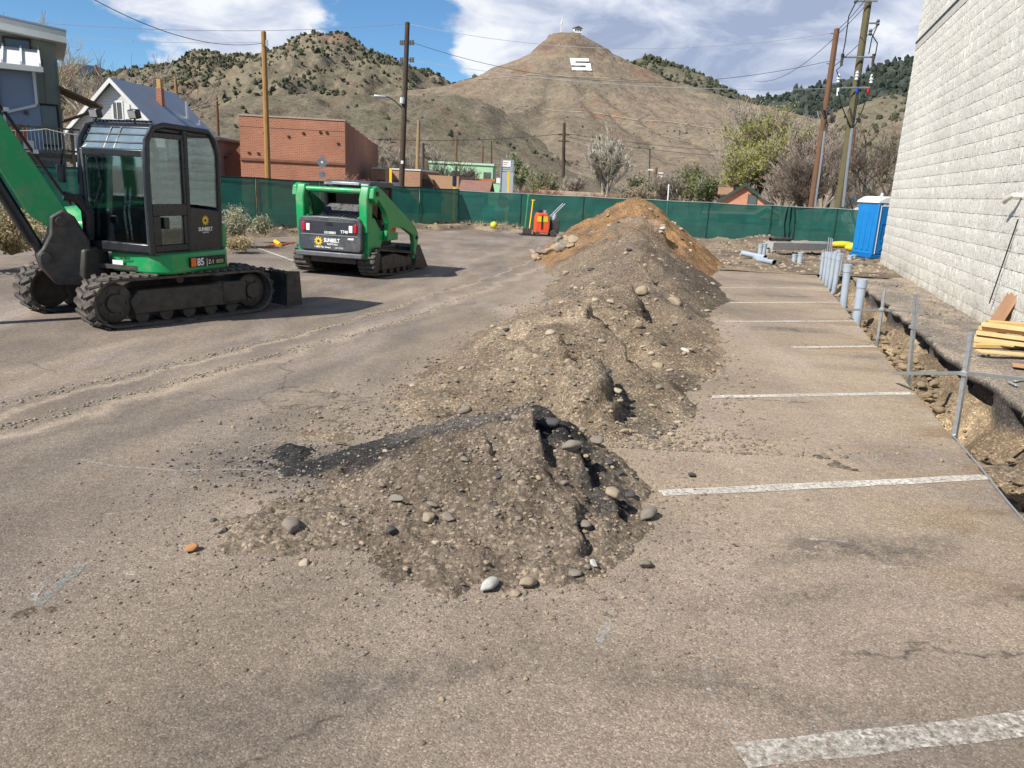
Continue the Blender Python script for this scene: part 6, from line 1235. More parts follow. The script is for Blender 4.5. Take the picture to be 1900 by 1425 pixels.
w = MB().bx((.35, -.06, z-1.9), (1.0, .0, z-.85)).build('window', GLZ, e); MB().bx((.28, -.03, z-1.98), (1.07, -.01, z-.78)).build('frame', M('dark_green_trim', (.03, .06, .045)), w)
MB().prism([(-3.2, z-2.5), (1.0, z-2.35), (1.9, z-1.75), (3.2, z-2.45), (3.2, z-2.3), (1.9, z-1.55), (.9, z-2.2), (-3.2, z-2.3)], -1.6, -.1).build('porch_roof', M('porch_white', (.62, .60, .56), None, 2, .7), e); MB().bx((.9, -1.3, .5), (3.0, -.1, z-2.0)).build('porch_wall', BRICK2, e); MB().bx((-2.25, 1.2, z-.9), (-1.0, 3.0, z-.3)).build('dormer', BRICK2, e)
e, z, ze = house_gable('blue_roof_house', 'small white house with bright blue roof edge behind the bare tree', (1612, 352), 58, 2.0, 1.5, 7, WHT, M('bright_blue_roof', (.03, .18, .26), (.04, .22, .30), 2, .5), .3, R_(-24), M('bright_blue_trim', (.02, .16, .24), None, 2, .5))
w = MB().bx((-.1, -.06, z-1.7), (.6, .0, z-.8)).build('window', GLZ, e); MB().bx((-.17, -.03, z-1.77), (.67, -.01, z-.73)).build('frame', WHT, w); MB().bx((.23, -.09, z-1.7), (.27, -.05, z-.8)).build('mullion', WHT, w); MB().tube((-.2, 3, z-.3), (-.2, 3, z+.9), .12, n=8).build('flue', GALV, e)

def modern_house():
    OL = M('olive_siding', (.27, .29, .235), (.245, .265, .215), .6, .8); SB = M('slate_blue_siding', (.20, .245, .33), (.185, .225, .305), .7, .8); FR = M('dark_red_frame', (.045, .018, .014), None, 2, .6); GUT = M('pale_fascia', (.60, .62, .58), (.52, .54, .50), .8, .6)
    c = at(106, 112, 31); e = empty('modern_house', (c.x, c.y, 0), R_(31), 'olive and slate blue modern house with shed roof at the left edge', 'house'); zt = c.z
    MB().bx((-6.5, .0, -.1), (0, 5, zt)).build('wall', OL, e, smooth=False)
    for k in range(15): MB().bx((-.03-.42*k-.025, -.03, .2), (-.03-.42*k+.025, .0, zt-.05)).build('batten', OL, e)
    rf = at(118, 57, 31).z
    MB().prism([(-7, zt+1.35), (.35, zt+.55), (.35, zt+.95), (-7, zt+1.75)], -.75, 5.4).build('roof', GUT, e, smooth=False); MB().prism([(-6.5, zt), (0, zt), (0, zt+.58), (-6.5, zt+1.28)], .0, .06).build('upper_wall', OL, e, smooth=False); MB().prism([(-7.02, zt+1.76), (.37, zt+.96), (.37, zt+1.02), (-7.02, zt+1.82)], -.78, 5.42).build('roof_sheet', METROOF, e, smooth=False)
    def win(x0, x1, z0, z1, y=-.02, nm='window'):
        w = MB().bx((x0, y-.05, z0), (x1, y-.02, z1)).build(nm, GLZ, e)
        for a, b in (((x0-.07, y-.08, z0-.07), (x0, y, z1+.07)), ((x1, y-.08, z0-.07), (x1+.07, y, z1+.07)), ((x0, y-.08, z0-.07), (x1, y, z0)), ((x0, y-.08, z1), (x1, y, z1+.07))): MB().bx(a, b).build('frame', FR, w)
    def Z(py): return at(60, py, 31).z
    win(-1.62, -.86, Z(110), Z(80)); win(-.72, -.18, Z(237)-.6, Z(196), nm='door')
    # slate blue wing in front, its pale metal roof, gutter and downpipe
    MB().bx((-6.5, -2.6, -.1), (-.72, -.02, Z(131)-.35)).build('wing_wall', SB, e, smooth=False)
    MB().prism([(-2.9, Z(131)-.35), (-2.9, Z(131)-.15), (.0, Z(131)+.72), (.0, Z(131)+.6)], -6.5, -.55, 'x').build('wing_roof', WHT, e, smooth=False)
    for k in range(6): MB().prism([(-2.9, Z(131)-.14), (-2.9, Z(131)-.05), (.0, Z(131)+.82), (.0, Z(131)+.73)], -.62-.55*k, -.56-.55*k, 'x').build('roof_seam', WHT, e)
    MB().bx((-6.5, -3.02, Z(131)-.34), (-.5, -2.9, Z(131)-.17)).build('gutter', GUT, e); MB().path([(-.80, -2.95, Z(131)-.3), (-.80, -2.68, Z(131)-.6), (-.80, -2.64, Z(200)), (-.85, -2.64, Z(205)), (-1.75, -2.66, Z(220)), (-1.80, -2.66, Z(226)), (-1.8, -2.66, 2)], .05, 6).build('downpipe', GUT, e)
    win(-2.9, -1.95, Z(225), Z(160), -2.62); MB().tube((-1.15, -2.62, Z(218)), (-1.15, -2.68, Z(218)), .07, n=10).build('wall_vent', STEEL_D, e)
    # timber awning on braces
    AW = M('awning_timber', (.16, .085, .04), (.20, .11, .055), 3, .8); b_ = at(112, 163, 30.5)
    MB().add([(.0, -.2, Z(163)), (1.4, -.5, Z(193)), (1.4, 2.2, Z(193)), (.0, 2.2, Z(163)), (.0, -.2, Z(163)+.1), (1.4, -.5, Z(193)+.1), (1.4, 2.2, Z(193)+.1), (.0, 2.2, Z(163)+.1)], [(0, 3, 2, 1), (4, 5, 6, 7), (0, 1, 5, 4), (1, 2, 6, 5), (2, 3, 7, 6)]).build('awning', AW, e, smooth=False)
    for y in (-.25, 1.0): MB().tube((.02, y, Z(222)), (1.2, y, Z(196)), .05, n=4).build('awning_brace', AW, e)
    # deck with rail in front
    d = empty('timber_deck', tuple((e.matrix_basis @ Vector((0, -4.2, 0)))), R_(31), 'raised deck with thin metal balusters and string lights by the slate house', 'deck'); zf = at(90, 284, 26.8).z; zr = at(90, 236, 26.8).z
    MB().bx((-4.5, 0, zf-.25), (3.4, 2.0, zf)).build('deck_floor', STEEL_D, d); MB().bx((-4.5, -.03, zr-.04), (3.4, .03, zr+.02)).build('top_rail', STEEL_D, d); MB().bx((-4.5, -.03, zf+.06), (3.4, .03, zf+.10)).build('bottom_rail', STEEL_D, d)
    for k in range(56): MB().bx((-2.6+k*.11, -.01, zf+.1), (-2.58+k*.11, .01, zr-.04)).build('baluster', GALV, d)
    for k in range(6): MB().bx((-4.4+k*1.5, -.05, -.1), (-4.3+k*1.5, .05, zr+.05)).build('post', STEEL_D, d)
    MB().bx((-2.0, .3, zf+.35), (-1.15, .34, zr+.05)).build('red_cedar_panel', M('red_cedar', (.20, .055, .03), (.26, .08, .04), 4, .8), d); MB().bx((-2.0, .2, zf), (-1.0, .8, zf+.38)).build('white_planter', M('whitewashed_block', (.5, .5, .5), (.4, .4, .4), 3, .8), d)
    P = []
    for k in range(25): u = k/24; P.append((-2.4+u*5.4, -.06, zr-.05-.12*abs(math.sin(u*3*math.pi))))
    MB().path(P, .016, 5).build('string_light', M('warm_white_cord', (.5, .46, .38), None, 4, .6), d)
modern_house()

# ------------------------------------------------------------------ utility poles, lamps, signs and wires
PW1 = M('golden_pole_wood', (.36, .20, .065), (.28, .15, .05), 2.5, .85, bump=.3, bsc=12); PW2 = M('dark_pole_wood', (.075, .052, .036), (.055, .038, .028), 2.5, .85, bump=.3, bsc=12); PW3 = M('brown_pole_wood', (.17, .088, .048), (.13, .068, .038), 2.5, .85, bump=.3, bsc=12); PW4 = M('olive_pole_wood', (.135, .115, .055), (.10, .085, .042), 2.5, .85, bump=.3, bsc=12); INS = M('grey_insulator', (.10, .105, .11), None, 4, .4); PORC = M('pale_porcelain', (.55, .60, .62), None, 4, .3)
def pole(base, top, Y, r, mat, label):
    a = at(*base, Y); b = at(*top, Y); d = b-a; g = a-d*(a.z/d.z); e = empty('utility_pole', (g.x, g.y, 0), 0, label, 'utility pole', 'wooden poles'); t_ = b-Vector((g.x, g.y, 0))
    MB().path([(0, 0, -.3), t_*.33, t_*.66, t_], [r*1.15, r*1.08, r*.98, r*.88], 10).build('shaft', mat, e); MB().tube(t_-t_.normalized()*.01, t_+t_.normalized()*.04, r*.86, r*.6, 10).build('pole_cap', mat, e); return e, t_
def onp(e, px, py, Y): return at(px, py, Y)-e.location
P490, _ = pole((497, 322), (489, 59), 43, .145, PW1, 'tall golden pole in front of the red brick building')
p = onp(P490, 495, 80, 42.8); MB().box(p, (.1, .1, .3)).build('bracket', GALV, P490)
PD, tD = pole((745, 340), (756, 42), 47, .15, PW2, 'tall dark pole with a street lamp right of the brick building')
for y, n in ((79, 3), (111, 3)):
    for sg in (-1, 1):
        for k in range(n):
            p = onp(PD, 755+sg*(6+k*3), y, 47); MB().tube(p+Vector((0, 0, -.13)), p+Vector((0, 0, .13)), .06, .04, 6).build('insulator', INS, PD)
    MB().tube(onp(PD, 741, y, 47), onp(PD, 768, y, 47), .03, n=5).build('insulator_arm', INS, PD)
P_ = [onp(PD, x, y, 47-(750-x)*.01) for x, y in ((749, 206), (742, 196), (732, 187), (722, 181), (714, 179))]; MB().path(P_, .035, 6).build('lamp_arm', STEEL_D, PD); MB().box(P_[-1]+Vector((-.25, 0, 0)), (.7, .22, .12)).build('lamp_head', GALV, PD, .03)
MB().tube(onp(PD, 747, 181, 46.8), onp(PD, 746, 192, 46.8), .14, n=10).build('transformer_can', PORC, PD); MB().box(onp(PD, 746, 301, 46.8), (.14, .03, .18)).build('pole_tag', WHITEP, PD)
for a in (((405, 255), (402, 181), 80, .15, PW3, 'brown pole between the excavator cab and the brick building'), ((329, 190), (325, 143), 72, .16, PW1, 'golden pole rising behind the white house roof'), ((184, 190), (178, 121), 62, .13, PW3, 'brown pole left of the white house gable'), ((774, 320), (777, 224), 62, .14, M('tan_pole_wood', (.30, .21, .12), (.24, .165, .095), 2.5, .85), 'tan pole just right of the street lamp pole'), ((785, 320), (785, 266), 60, .11, PW2, 'short dark pole right of the tan pole'),
          ((845, 310), (847, 257), 82, .14, PW3, 'short brown pole by the mint building'), ((895, 300), (896, 271), 95, .12, PW3, 'thin brown pole left of the grey sign'), ((912, 300), (912, 262), 110, .10, PW2, 'thin dark pole above the grey sign'), ((1205, 320), (1206, 276), 110, .09, PW2, 'thin grey pole right of the pale bare tree'), ((1570, 385), (1586, 236), 62, .13, PW3, 'brown pole behind the two tall right poles')): pole(*a)
PC, tC = pole((1044, 366), (1047, 228), 90, .19, PW2, 'dark wire-carrying pole left of the pale bare tree')
for y in (250, 262):
    p = onp(PC, 1046, y, 90); MB().box(p, (1.3, .12, .12)).build('crossarm', PW2, PC)
PLt, tL = pole((1211, 365), (1218, 311), 76, .15, PW3, 'stubby brown pole with pale lamps above the big dirt peak')
for x, y in ((1207, 315), (1226, 321), (1226, 327)): MB().box(onp(PLt, x, y, 75.8), (.45, .16, .12)).build('lamp_head', WHITEP, PLt)
e = empty('white_post', (*at(1239, 380, 60).xy, 0), 0, 'thin white post right of the stubby brown pole', 'post'); MB().tube((0, 0, 0), onp(e, 1241, 345, 60), .05, n=6).build('shaft', WHITEP, e); MB().tube(onp(e, 1241, 345, 60), onp(e, 1241, 342, 60), .07, .03, 6).build('finial', WHITEP, e)
# the two tall poles on the right
PA, tA = pole((1505, 386), (1553, 54), 45, .16, PW3, 'brown tall pole, left of the right hand pair')
PB, tB = pole((1556, 382), (1616, -30), 42.5, .185, PW4, 'olive tall pole with crossarms, right of the right hand pair')
def pl(e, pts, Y, r, mat, name): return MB().path([onp(e, x, y, Y) for x, y in pts], r, 6).build(name, mat, e)
pl(PA, [(1512, 384), (1521, 318), (1530, 243)], 44.6, .055, GALV, 'riser_conduit'); pl(PA, [(1530, 243), (1536, 232), (1532, 222), (1528, 232)], 44.6, .05, STEEL_D, 'weatherhead'); pl(PA, [(1524, 190), (1526, 206), (1530, 218)], 44.6, .06, STEEL_D, 'cable_guard')
for k in range(5): MB().box(onp(PA, 1535+k*2.3, 199+k*4, 44.5), (.16, .12, .14)).build('connector', INS, PA); pl(PA, [(1532+k*2, 225-k*2), (1540+k*2, 228), (1545+k*1.5, 214)], 44.5, .02, BLACK, 'service_wire')
for y in (62, 118, 160): MB().tube(onp(PA, 1547-(y-62)*.14-6, y, 45), onp(PA, 1547-(y-62)*.14+8, y, 45), .035, n=6).build('bolt_arm', GALV, PA)
for y, x0, x1 in ((106, 1563, 1624), (163, 1556, 1613), (2, 1588, 1628), (43, 1612, 1630)): MB().tube(onp(PB, x0, y, 42.2), onp(PB, x1, y, 42.2), .045, n=6).build('crossarm', GALV, PB)
for x, y in ((1563, 106), (1621, 106)): q = onp(PB, x, y, 42.1); MB().tube(q+Vector((0, 0, .15)), q+Vector((0, 0, -.42)), .09, .06, 8).build('fuse_cutout', STEEL_D, PB)
for x, y in ((1556, 145), (1590, 140), (1617, 146)): q = onp(PB, x, y, 42.1); MB().lathe([(.04, -.25), (.10, -.2), (.07, -.1), (.11, -.05), (.07, .05), (.10, .1), (.04, .22)], q, 10).build('lightning_arrester', PORC, PB)
for x, y, mt in ((1555, 168, WHITEP), (1590, 167, M('blue_cover', (.02, .08, .5), None, 4, .4)), (1611, 168, M('red_cover', (.6, .02, .02), None, 4, .4))): q = onp(PB, x, y, 42.1); MB().tube(q+Vector((0, 0, .12)), q+Vector((0, 0, -.25)), .07, .05, 8).build('terminator', mt, PB)
for x, y in ((1588, 0), (1629, 42), (1615, 60)): q = onp(PB, x, y, 42.1); MB().lathe([(.05, -.15), (.10, -.08), (.06, 0), (.10, .06), (.05, .15)], q, 8).build('insulator', INS, PB)
for pts in ([(1555, 170), (1561, 195), (1572, 222), (1580, 238)], [(1590, 170), (1586, 200), (1581, 238)], [(1611, 171), (1600, 205), (1588, 230), (1581, 240)], [(1564, 120), (1552, 130), (1556, 142)], [(1621, 120), (1630, 128), (1618, 142)], [(1588, 4), (1575, 30), (1568, 80), (1563, 104)], [(1616, 62), (1628, 80), (1624, 104)], [(1629, 45), (1618, 70), (1612, 100)]): pl(PB, pts, 42.0, .028, BLACK, 'cable')
pl(PB, [(1581, 238), (1572, 310), (1564, 384)], 42.0, .07, GALV, 'riser_conduit'); pl(PB, [(1577, 200), (1583, 232)], 42.0, .05, STEEL_D, 'cable_guard')
WIRE = M('wire', (.03, .03, .033), None, 4, .6); WIREP = M('bright_wire', (.45, .47, .5), None, 4, .4, .5)
def wire(a, b, sag, mat, label, r=.016):
    a = Vector(a); b = Vector(b); n = 22; P = [a.lerp(b, k/n)-Vector((0, 0, sag*4*(k/n)*(1-k/n))) for k in range(n+1)]; tag(MB().path(P, r, 4).build('overhead_wire', mat), label, 'wire', 'overhead wires')
wire(at(60, -70, 28), at(488, 80, 43), .9, WIRE, 'black wire sagging to the golden pole from the upper left'); wire(at(-60, 30, 40), at(755, 44, 47), .5, WIREP, 'upper bright wire reaching the dark pole from the left'); wire(at(-60, 48, 42), at(489, 78, 43), .3, WIREP, 'lower bright wire reaching the golden pole from the left')
wire(at(757, 44, 47), at(1552, 60, 45), 1.05, WIREP, 'bright wire across the sky between the dark pole and the right poles'); wire(at(768, 80, 47), at(1553, 110, 45), 1.6, WIRE, 'thin dark wire below the bright one across the cone hill'); wire(at(760, 111, 47), at(1548, 164, 45), .55, WIREP, 'low bright wire crossing in front of the cone hill')
wire(at(1042, 248, 90), at(690, 258, 70), .35, WIRE, 'black wire running left from the pole by the pale tree', .03); wire(at(1050, 248, 90), at(1560, 290, 92), .5, WIRE, 'upper black wire running right from the pole by the pale tree', .03); wire(at(1050, 254, 90), at(1560, 296, 92), .7, WIRE, 'lower black wire running right from the pole by the pale tree', .03)
wire(at(1553, 56, 45), at(1660, -80, 36), .3, WIRE, 'wire climbing right from the brown tall pole'); wire(at(1612, 4, 42.3), at(1400, 150, 75), 1.2, WIRE, 'wire falling left from the olive tall pole'); wire(at(1630, 44, 42.3), at(1545, 125, 45), .1, WIRE, 'wire between the two tall right poles')
# signs over the fence
def signs():
    p = at(598, 324, 41); e = empty('warning_sign', (p.x, p.y, 0), R_(6), 'back of a grey diamond road sign above the left fence', 'road sign'); c = at(598, 301, 41).z; SG = M('sign_back', (.20, .215, .23), (.16, .17, .185), 2, .5, .3)
    MB().tube((0, .03, 0), (0, .03, c+.3), .03, n=6).build('post', GALV, e); MB().box((0, 0, c), (.46, .012, .46), Matrix.Rotation(math.pi/4, 3, 'Y')).build('diamond_plate', SG, e); MB().box((0, 0, c-.62), (.30, .012, .28)).build('small_plate', SG, e); MB().tube((0, -.02, c), (0, .0, c), .06, n=10).build('bolt_mark', LENS, e)
    p = at(721, 330, 43); e = empty('yellow_marker_posts', (p.x, p.y, 0), 0, 'pair of yellow and brown posts above the fence', 'post'); 
    for x, mt in ((-.10, PW2), (.10, YELLOWP)): MB().bx((x-.07, 0, 0), (x+.07, .1, at(721, 312, 43).z)).build('board', mt, e)
    p = at(843, 345, 44); e = empty('parking_signal', (p.x, p.y, 0), 0, 'black signal head on a yellow post above the fence', 'signal'); z = p.z; MB().bx((-.06, 0, 0), (.06, .1, z)).build('post', YELLOWP, e); MB().bx((-.11, -.06, z), (.11, .16, z+.56)).build('housing', BLACK, e, .03); MB().bx((-.07, -.07, z+.12), (.07, -.06, z+.3)).build('face', M('signal_blue', (.02, .03, .08), None, 2, .3), e)
    a = at(929, 348, 50); b = at(954, 297, 50); e = empty('billboard', ((a.x+b.x)/2, a.y, 0), R_(-4), 'grey roadside sign board with a striped panel and white header', 'sign'); w = (b.x-a.x); zm = at(940, 320, 50).z
    MB().bx((-w/2, 0, 1.2), (w/2, .15, zm)).build('lower_panel', M('sign_grey', (.34, .38, .42), (.30, .34, .38), 1, .5), e); MB().bx((-w/2+.02, .02, zm), (w/2, .13, b.z)).build('upper_panel', M('sign_slate', (.22, .28, .30), (.19, .245, .265), 2, .5), e); MB().bx((-w/2+.06, -.02, b.z-.42), (w/2-.2, .02, b.z-.06)).build('header', WHITEP, e)
    for k in range(5): MB().bx((-w/2+.05, .0, zm+.08+k*.11), (w/2-.06, .02, zm+.13+k*.11)).build('text_line', M('sign_pale', (.45, .50, .52), None, 2, .5), e)
    for k in range(2): MB().bx((-w/2+.1, -.02, b.z-.20-k*.12), (w/2-.34-.1*k, -.025, b.z-.15-k*.12)).build('red_print', M('faded_red', (.5, .22, .2), None, 2, .5), e)
    MB().bx((-w/2-.05, -.05, 0), (-w/2, .2, b.z+.03)).build('frame', GALV, e)
    p = at(942, 358, 43); e = empty('yellow_post', (p.x, p.y, 0), 0, 'slim bright yellow post in front of the grey sign board', 'post'); MB().bx((-.05, 0, 0), (.05, .06, at(942, 319, 43).z)).build('shaft', YELLOWP, e); MB().bx((-.07, -.01, at(942, 322, 43).z), (.07, .07, at(942, 319, 43).z+.02)).build('cap', YELLOWP, e)
    p = at(933, 375, 41.5); e = empty('stop_sign', (p.x, p.y, 0), 0, 'stop sign standing behind the green fence screen', 'road sign'); z = p.z; MB().tube((0, .03, 0), (0, .03, z), .03, n=6).build('post', GALV, e); MB().prism([(.33*math.cos(R_(22.5+45*k)), z+.33*math.sin(R_(22.5+45*k))) for k in range(8)], -.01, 0).build('octagon', M('sign_stop_red', (.35, .02, .02), None, 2, .5), e); text('STOP', .24, LETTER, e, (0, -.016, z-.08), (R_(90), 0, 0), align='CENTER', bold=.004)
    p = at(905, 420, 40.6); e = empty('green_bin', (p.x, p.y, 0), 0, 'green bin standing behind the fence screen', 'bin'); MB().prism([(-.25, 0), (.25, 0), (.32, 1.0), (-.32, 1.0)], -.3, .3).build('body', M('bin_green', (.05, .4, .28), None, 2, .6), e); MB().bx((-.35, -.34, 1.0), (.35, .34, 1.08)).build('lid', M('bin_green', (.05, .4, .28)), e)
signs()

# ------------------------------------------------------------------ bare trees, shrubs and sagebrush
def segs_mesh(name, Sg, mat, n=3):
    A = np.array([s[0] for s in Sg]); B = np.array([s[1] for s in Sg]); ra = np.array([s[2] for s in Sg])[:, None]; rb = np.array([s[3] for s in Sg])[:, None]
    d = B-A; d /= np.linalg.norm(d, axis=1, keepdims=True)+1e-9; h = np.where(np.abs(d[:, 2:]) < .9, np.array([[0, 0, 1.]]), np.array([[1., 0, 0]])); u = np.cross(d, h); u /= np.linalg.norm(u, axis=1, keepdims=True)+1e-9; w = np.cross(d, u)
    V = np.zeros((len(Sg), 2*n, 3))
    for k in range(n):
        c, s = math.cos(2*math.pi*k/n), math.sin(2*math.pi*k/n); V[:, k] = A+(u*c+w*s)*ra; V[:, n+k] = B+(u*c+w*s)*rb
    F = np.array([[k, (k+1) % n, n+(k+1) % n, n+k] for k in range(n)]); F = (F[None]+(np.arange(len(Sg))*2*n)[:, None, None]).reshape(-1, 4)
    return np_mesh(name, V.reshape(-1, 3), F, mat, False)
def leaves_mesh(name, P, size, mat, r):
    n = len(P); a = r.normal(size=(n, 3)); a /= np.linalg.norm(a, axis=1, keepdims=True); b = np.cross(a, r.normal(size=(n, 3))); b /= np.linalg.norm(b, axis=1, keepdims=True)+1e-9; s = size*(.6+.8*r.random((n, 1)))
    V = np.stack([P-a*s, P+b*s*.5, P+a*s, P-b*s*.5], 1).reshape(-1, 3); return np_mesh(name, V, np.arange(4*n).reshape(-1, 4), mat, False)
def tree(name, label, base, H_, spread, bark, seed, levels=5, kids=4, leaf=None, nleaf=0, lsize=.12, trunks=1, rt=.16, upw=.35, ratio=.66, twig=.016, cat='tree', first=.25, group='trees beyond the fence'):
    twig = twig*.62; r = random.Random(seed); nr = np.random.default_rng(seed); big, small, tips = [], [], []
    def grow(p, d, L_, rad, lv):
        n = 3 if lv < 2 else 2; q = p
        for k in range(n):
            d = (d+Vector((r.gauss(0, .13), r.gauss(0, .13), r.gauss(0, .10)+.05*upw))).normalized(); q2 = q+d*L_/n; r2 = rad*(1-.22*(k+1)/n)
            (big if lv < 2 else small).append((q[:], q2[:], max(rad*(1-.22*k/n), twig), max(r2, twig))); q = q2
            if lv < levels and (k > 0 or lv > 0):
                for _ in range(kids//2 if k < n-1 else kids-kids//2):
                    ax = Vector((r.gauss(0, 1), r.gauss(0, 1), r.gauss(0, .35)+upw)).normalized(); dd = (d*(1.15-spread)+ax*spread).normalized(); grow(q, dd, L_*ratio*r.uniform(.75, 1.15), r2*.62, lv+1)
        if lv >= levels-1: tips.append(q[:])
    for t_ in range(trunks):
        d = Vector((r.gauss(0, .05+.16*(trunks > 1)), r.gauss(0, .05+.16*(trunks > 1)), 1)).normalized(); grow(Vector((0, 0, 0)), d, H_*first*r.uniform(.9, 1.1)*1.3, rt*H_/9, 0)
    allz = max(s[1][2] for s in big+small); k = H_/allz
    sc = lambda Sg: [(tuple(c*k for c in a), tuple(c*k for c in b), ra, rb) for a, b, ra, rb in Sg]
    e = empty(name, base, r.random()*6, label, cat, group); link('trunk', segs_mesh('trunk', sc(big), bark, 6), e); tag(link('crown_branches', segs_mesh('crown_branches', sc(small), bark), e), None, None, None, 'stuff')
    if leaf and nleaf:
        T = np.array(tips)*k; P = T[nr.integers(0, len(T), nleaf)]+nr.normal(size=(nleaf, 3))*.22; tag(link('leaves', leaves_mesh('leaves', P, lsize, leaf, nr), e), None, None, None, 'stuff')
    return e
B_GREY = M('grey_twigs', (.31, .265, .215), (.38, .325, .26), 1, .9); B_PALE = M('pale_bark', (.50, .46, .38), (.42, .38, .31), 1, .85); B_PURP = M('mauve_twigs', (.33, .265, .215), (.26, .21, .17), 1, .9); B_DARK = M('dark_branches', (.15, .115, .088), (.11, .085, .066), 1, .9); B_TAN = M('tan_twigs', (.40, .325, .215), (.33, .265, .175), 1, .9)
L_GREEN = mat_leaf('spring_leaf', (.27, .30, .075), (.34, .36, .11), 1., .4); L_OLIVE = mat_leaf('olive_leaf', (.18, .21, .075), (.24, .26, .10), 1., .35); L_DEEP = mat_leaf('green_leaf', (.10, .14, .05), (.15, .18, .07), 1., .3); L_BUD = mat_leaf('grey_bud', (.24, .22, .17), (.30, .27, .20), 1., .3)
def T(px, py_top, Y, name, label, **k):
    b = at(px, py_top, Y); return tree(name, label, (b.x, b.y, 0), b.z, **k)
T(1132, 228, 78, 'bare_tree', 'pale bare tree with many upright branches in front of the cone hill', spread=.30, bark=B_PALE, seed=11, trunks=5, rt=.13, levels=5, kids=4, upw=.5, twig=.026, leaf=L_BUD, nleaf=900, lsize=.14)
for a in ((1420, 190, 72, 'bare_tree', 'yellow green budding tree at the left of the right hand grove', dict(spread=.42, bark=B_TAN, seed=21, trunks=3, leaf=L_GREEN, nleaf=4200, lsize=.15, twig=.022)), (1400, 245, 70, 'bare_tree', 'lower yellow green budding tree above the brick cottage', dict(spread=.46, bark=B_TAN, seed=22, trunks=3, leaf=L_GREEN, nleaf=3200, lsize=.14, twig=.02)), (1455, 190, 76, 'bare_tree', 'grey twiggy tree behind the brick cottage', dict(spread=.42, bark=B_GREY, seed=23, trunks=3, leaf=L_OLIVE, nleaf=900, twig=.022)),
          (1478, 172, 74, 'bare_tree', 'tallest grey twiggy tree left of the brown tall pole', dict(spread=.40, bark=B_GREY, seed=24, trunks=4, twig=.022, leaf=L_BUD, nleaf=1000)), (1515, 215, 68, 'bare_tree', 'mauve twiggy tree directly behind the brown tall pole', dict(spread=.42, bark=B_PURP, seed=25, trunks=4, twig=.022)), (1548, 225, 64, 'bare_tree', 'mauve twiggy tree between the two tall poles', dict(spread=.42, bark=B_PURP, seed=26, trunks=4, twig=.02)), (1468, 265, 60, 'bare_tree', 'low brown twiggy tree right of the brick cottage', dict(spread=.5, bark=B_PURP, seed=27, trunks=4, twig=.018)), (1502, 285, 57, 'bare_tree', 'low thicket tree just over the fence by the tall poles', dict(spread=.52, bark=B_DARK, seed=28, trunks=5, twig=.014)),
          (1650, 215, 55, 'bare_tree', 'dark bare tree reaching out from behind the block wall', dict(spread=.55, bark=B_DARK, seed=29, trunks=2, levels=4, kids=5, twig=.018)), (1612, 290, 52, 'bare_tree', 'small bare tree in front of the blue roofed house', dict(spread=.55, bark=B_DARK, seed=30, trunks=2, levels=4, twig=.012)),
          (1285, 302, 72, 'leafy_tree', 'green leafing shrub tree left of the brick cottage', dict(spread=.35, bark=B_GREY, seed=31, trunks=4, leaf=L_OLIVE, nleaf=2200, lsize=.13, twig=.018)), (1305, 318, 70, 'leafy_tree', 'dark green narrow shrub beside the leafing shrub tree', dict(spread=.28, bark=B_GREY, seed=32, trunks=4, leaf=L_DEEP, nleaf=2200, lsize=.12, twig=.016)), (1250, 315, 66, 'bare_tree', 'grey shrub tree right of the stubby lamp pole', dict(spread=.45, bark=B_GREY, seed=33, trunks=5, twig=.018, leaf=L_BUD, nleaf=800)), (1195, 315, 74, 'leafy_tree', 'green conifer-like shrub left of the stubby lamp pole', dict(spread=.3, bark=B_GREY, seed=34, trunks=4, leaf=L_DEEP, nleaf=1500, lsize=.13, twig=.018)), (1178, 335, 62, 'bare_tree', 'grey shrub under the pale bare tree', dict(spread=.5, bark=B_TAN, seed=35, trunks=5, twig=.016, leaf=L_BUD, nleaf=700)), (1345, 325, 75, 'bare_tree', 'grey twiggy shrub just left of the brick cottage', dict(spread=.45, bark=B_GREY, seed=36, trunks=4, twig=.018)),
          (975, 282, 72, 'leafy_tree', 'yellow green tree right of the grey sign board', dict(spread=.34, bark=B_PALE, seed=37, trunks=2, leaf=L_OLIVE, nleaf=1500, lsize=.13, twig=.02)), (1008, 312, 68, 'leafy_tree', 'bushy green shrub right of the yellow green tree', dict(spread=.45, bark=B_GREY, seed=38, trunks=4, leaf=L_OLIVE, nleaf=1800, lsize=.12, twig=.016)), (1065, 318, 80, 'bare_tree', 'grey bare shrub at the foot of the dark wire pole', dict(spread=.45, bark=B_GREY, seed=39, trunks=4, twig=.02)),
          (833, 278, 66, 'bare_tree', 'dark branched bare tree in front of the mint building', dict(spread=.5, bark=B_DARK, seed=40, trunks=2, levels=4, twig=.02)), (872, 285, 68, 'bare_tree', 'spreading bare tree right of the dark branched one', dict(spread=.5, bark=B_DARK, seed=41, trunks=2, levels=4, twig=.02)), (712, 250, 72, 'bare_tree', 'grey bare tree right of the tall brick building', dict(spread=.48, bark=B_GREY, seed=42, trunks=3, twig=.022)), (745, 268, 70, 'bare_tree', 'grey bare tree behind the street lamp pole', dict(spread=.48, bark=B_GREY, seed=43, trunks=3, twig=.02)), (800, 250, 95, 'bare_tree', 'faint bare tree behind the mint building', dict(spread=.48, bark=B_GREY, seed=44, trunks=3, twig=.025)),
          (135, 82, 60, 'bare_tree', 'thin bare tree between the modern house and the white house', dict(spread=.45, bark=B_GREY, seed=45, trunks=2, levels=4, twig=.012)), (160, 165, 55, 'bare_tree', 'low bare tree under the timber awning', dict(spread=.5, bark=B_TAN, seed=46, trunks=3, twig=.016)), (12, 6, 62, 'bare_tree', 'bare tree top showing over the modern house roof', dict(spread=.42, bark=B_TAN, seed=47, trunks=3, twig=.02))):
    T(*a[:3], a[3], a[4], **a[5])
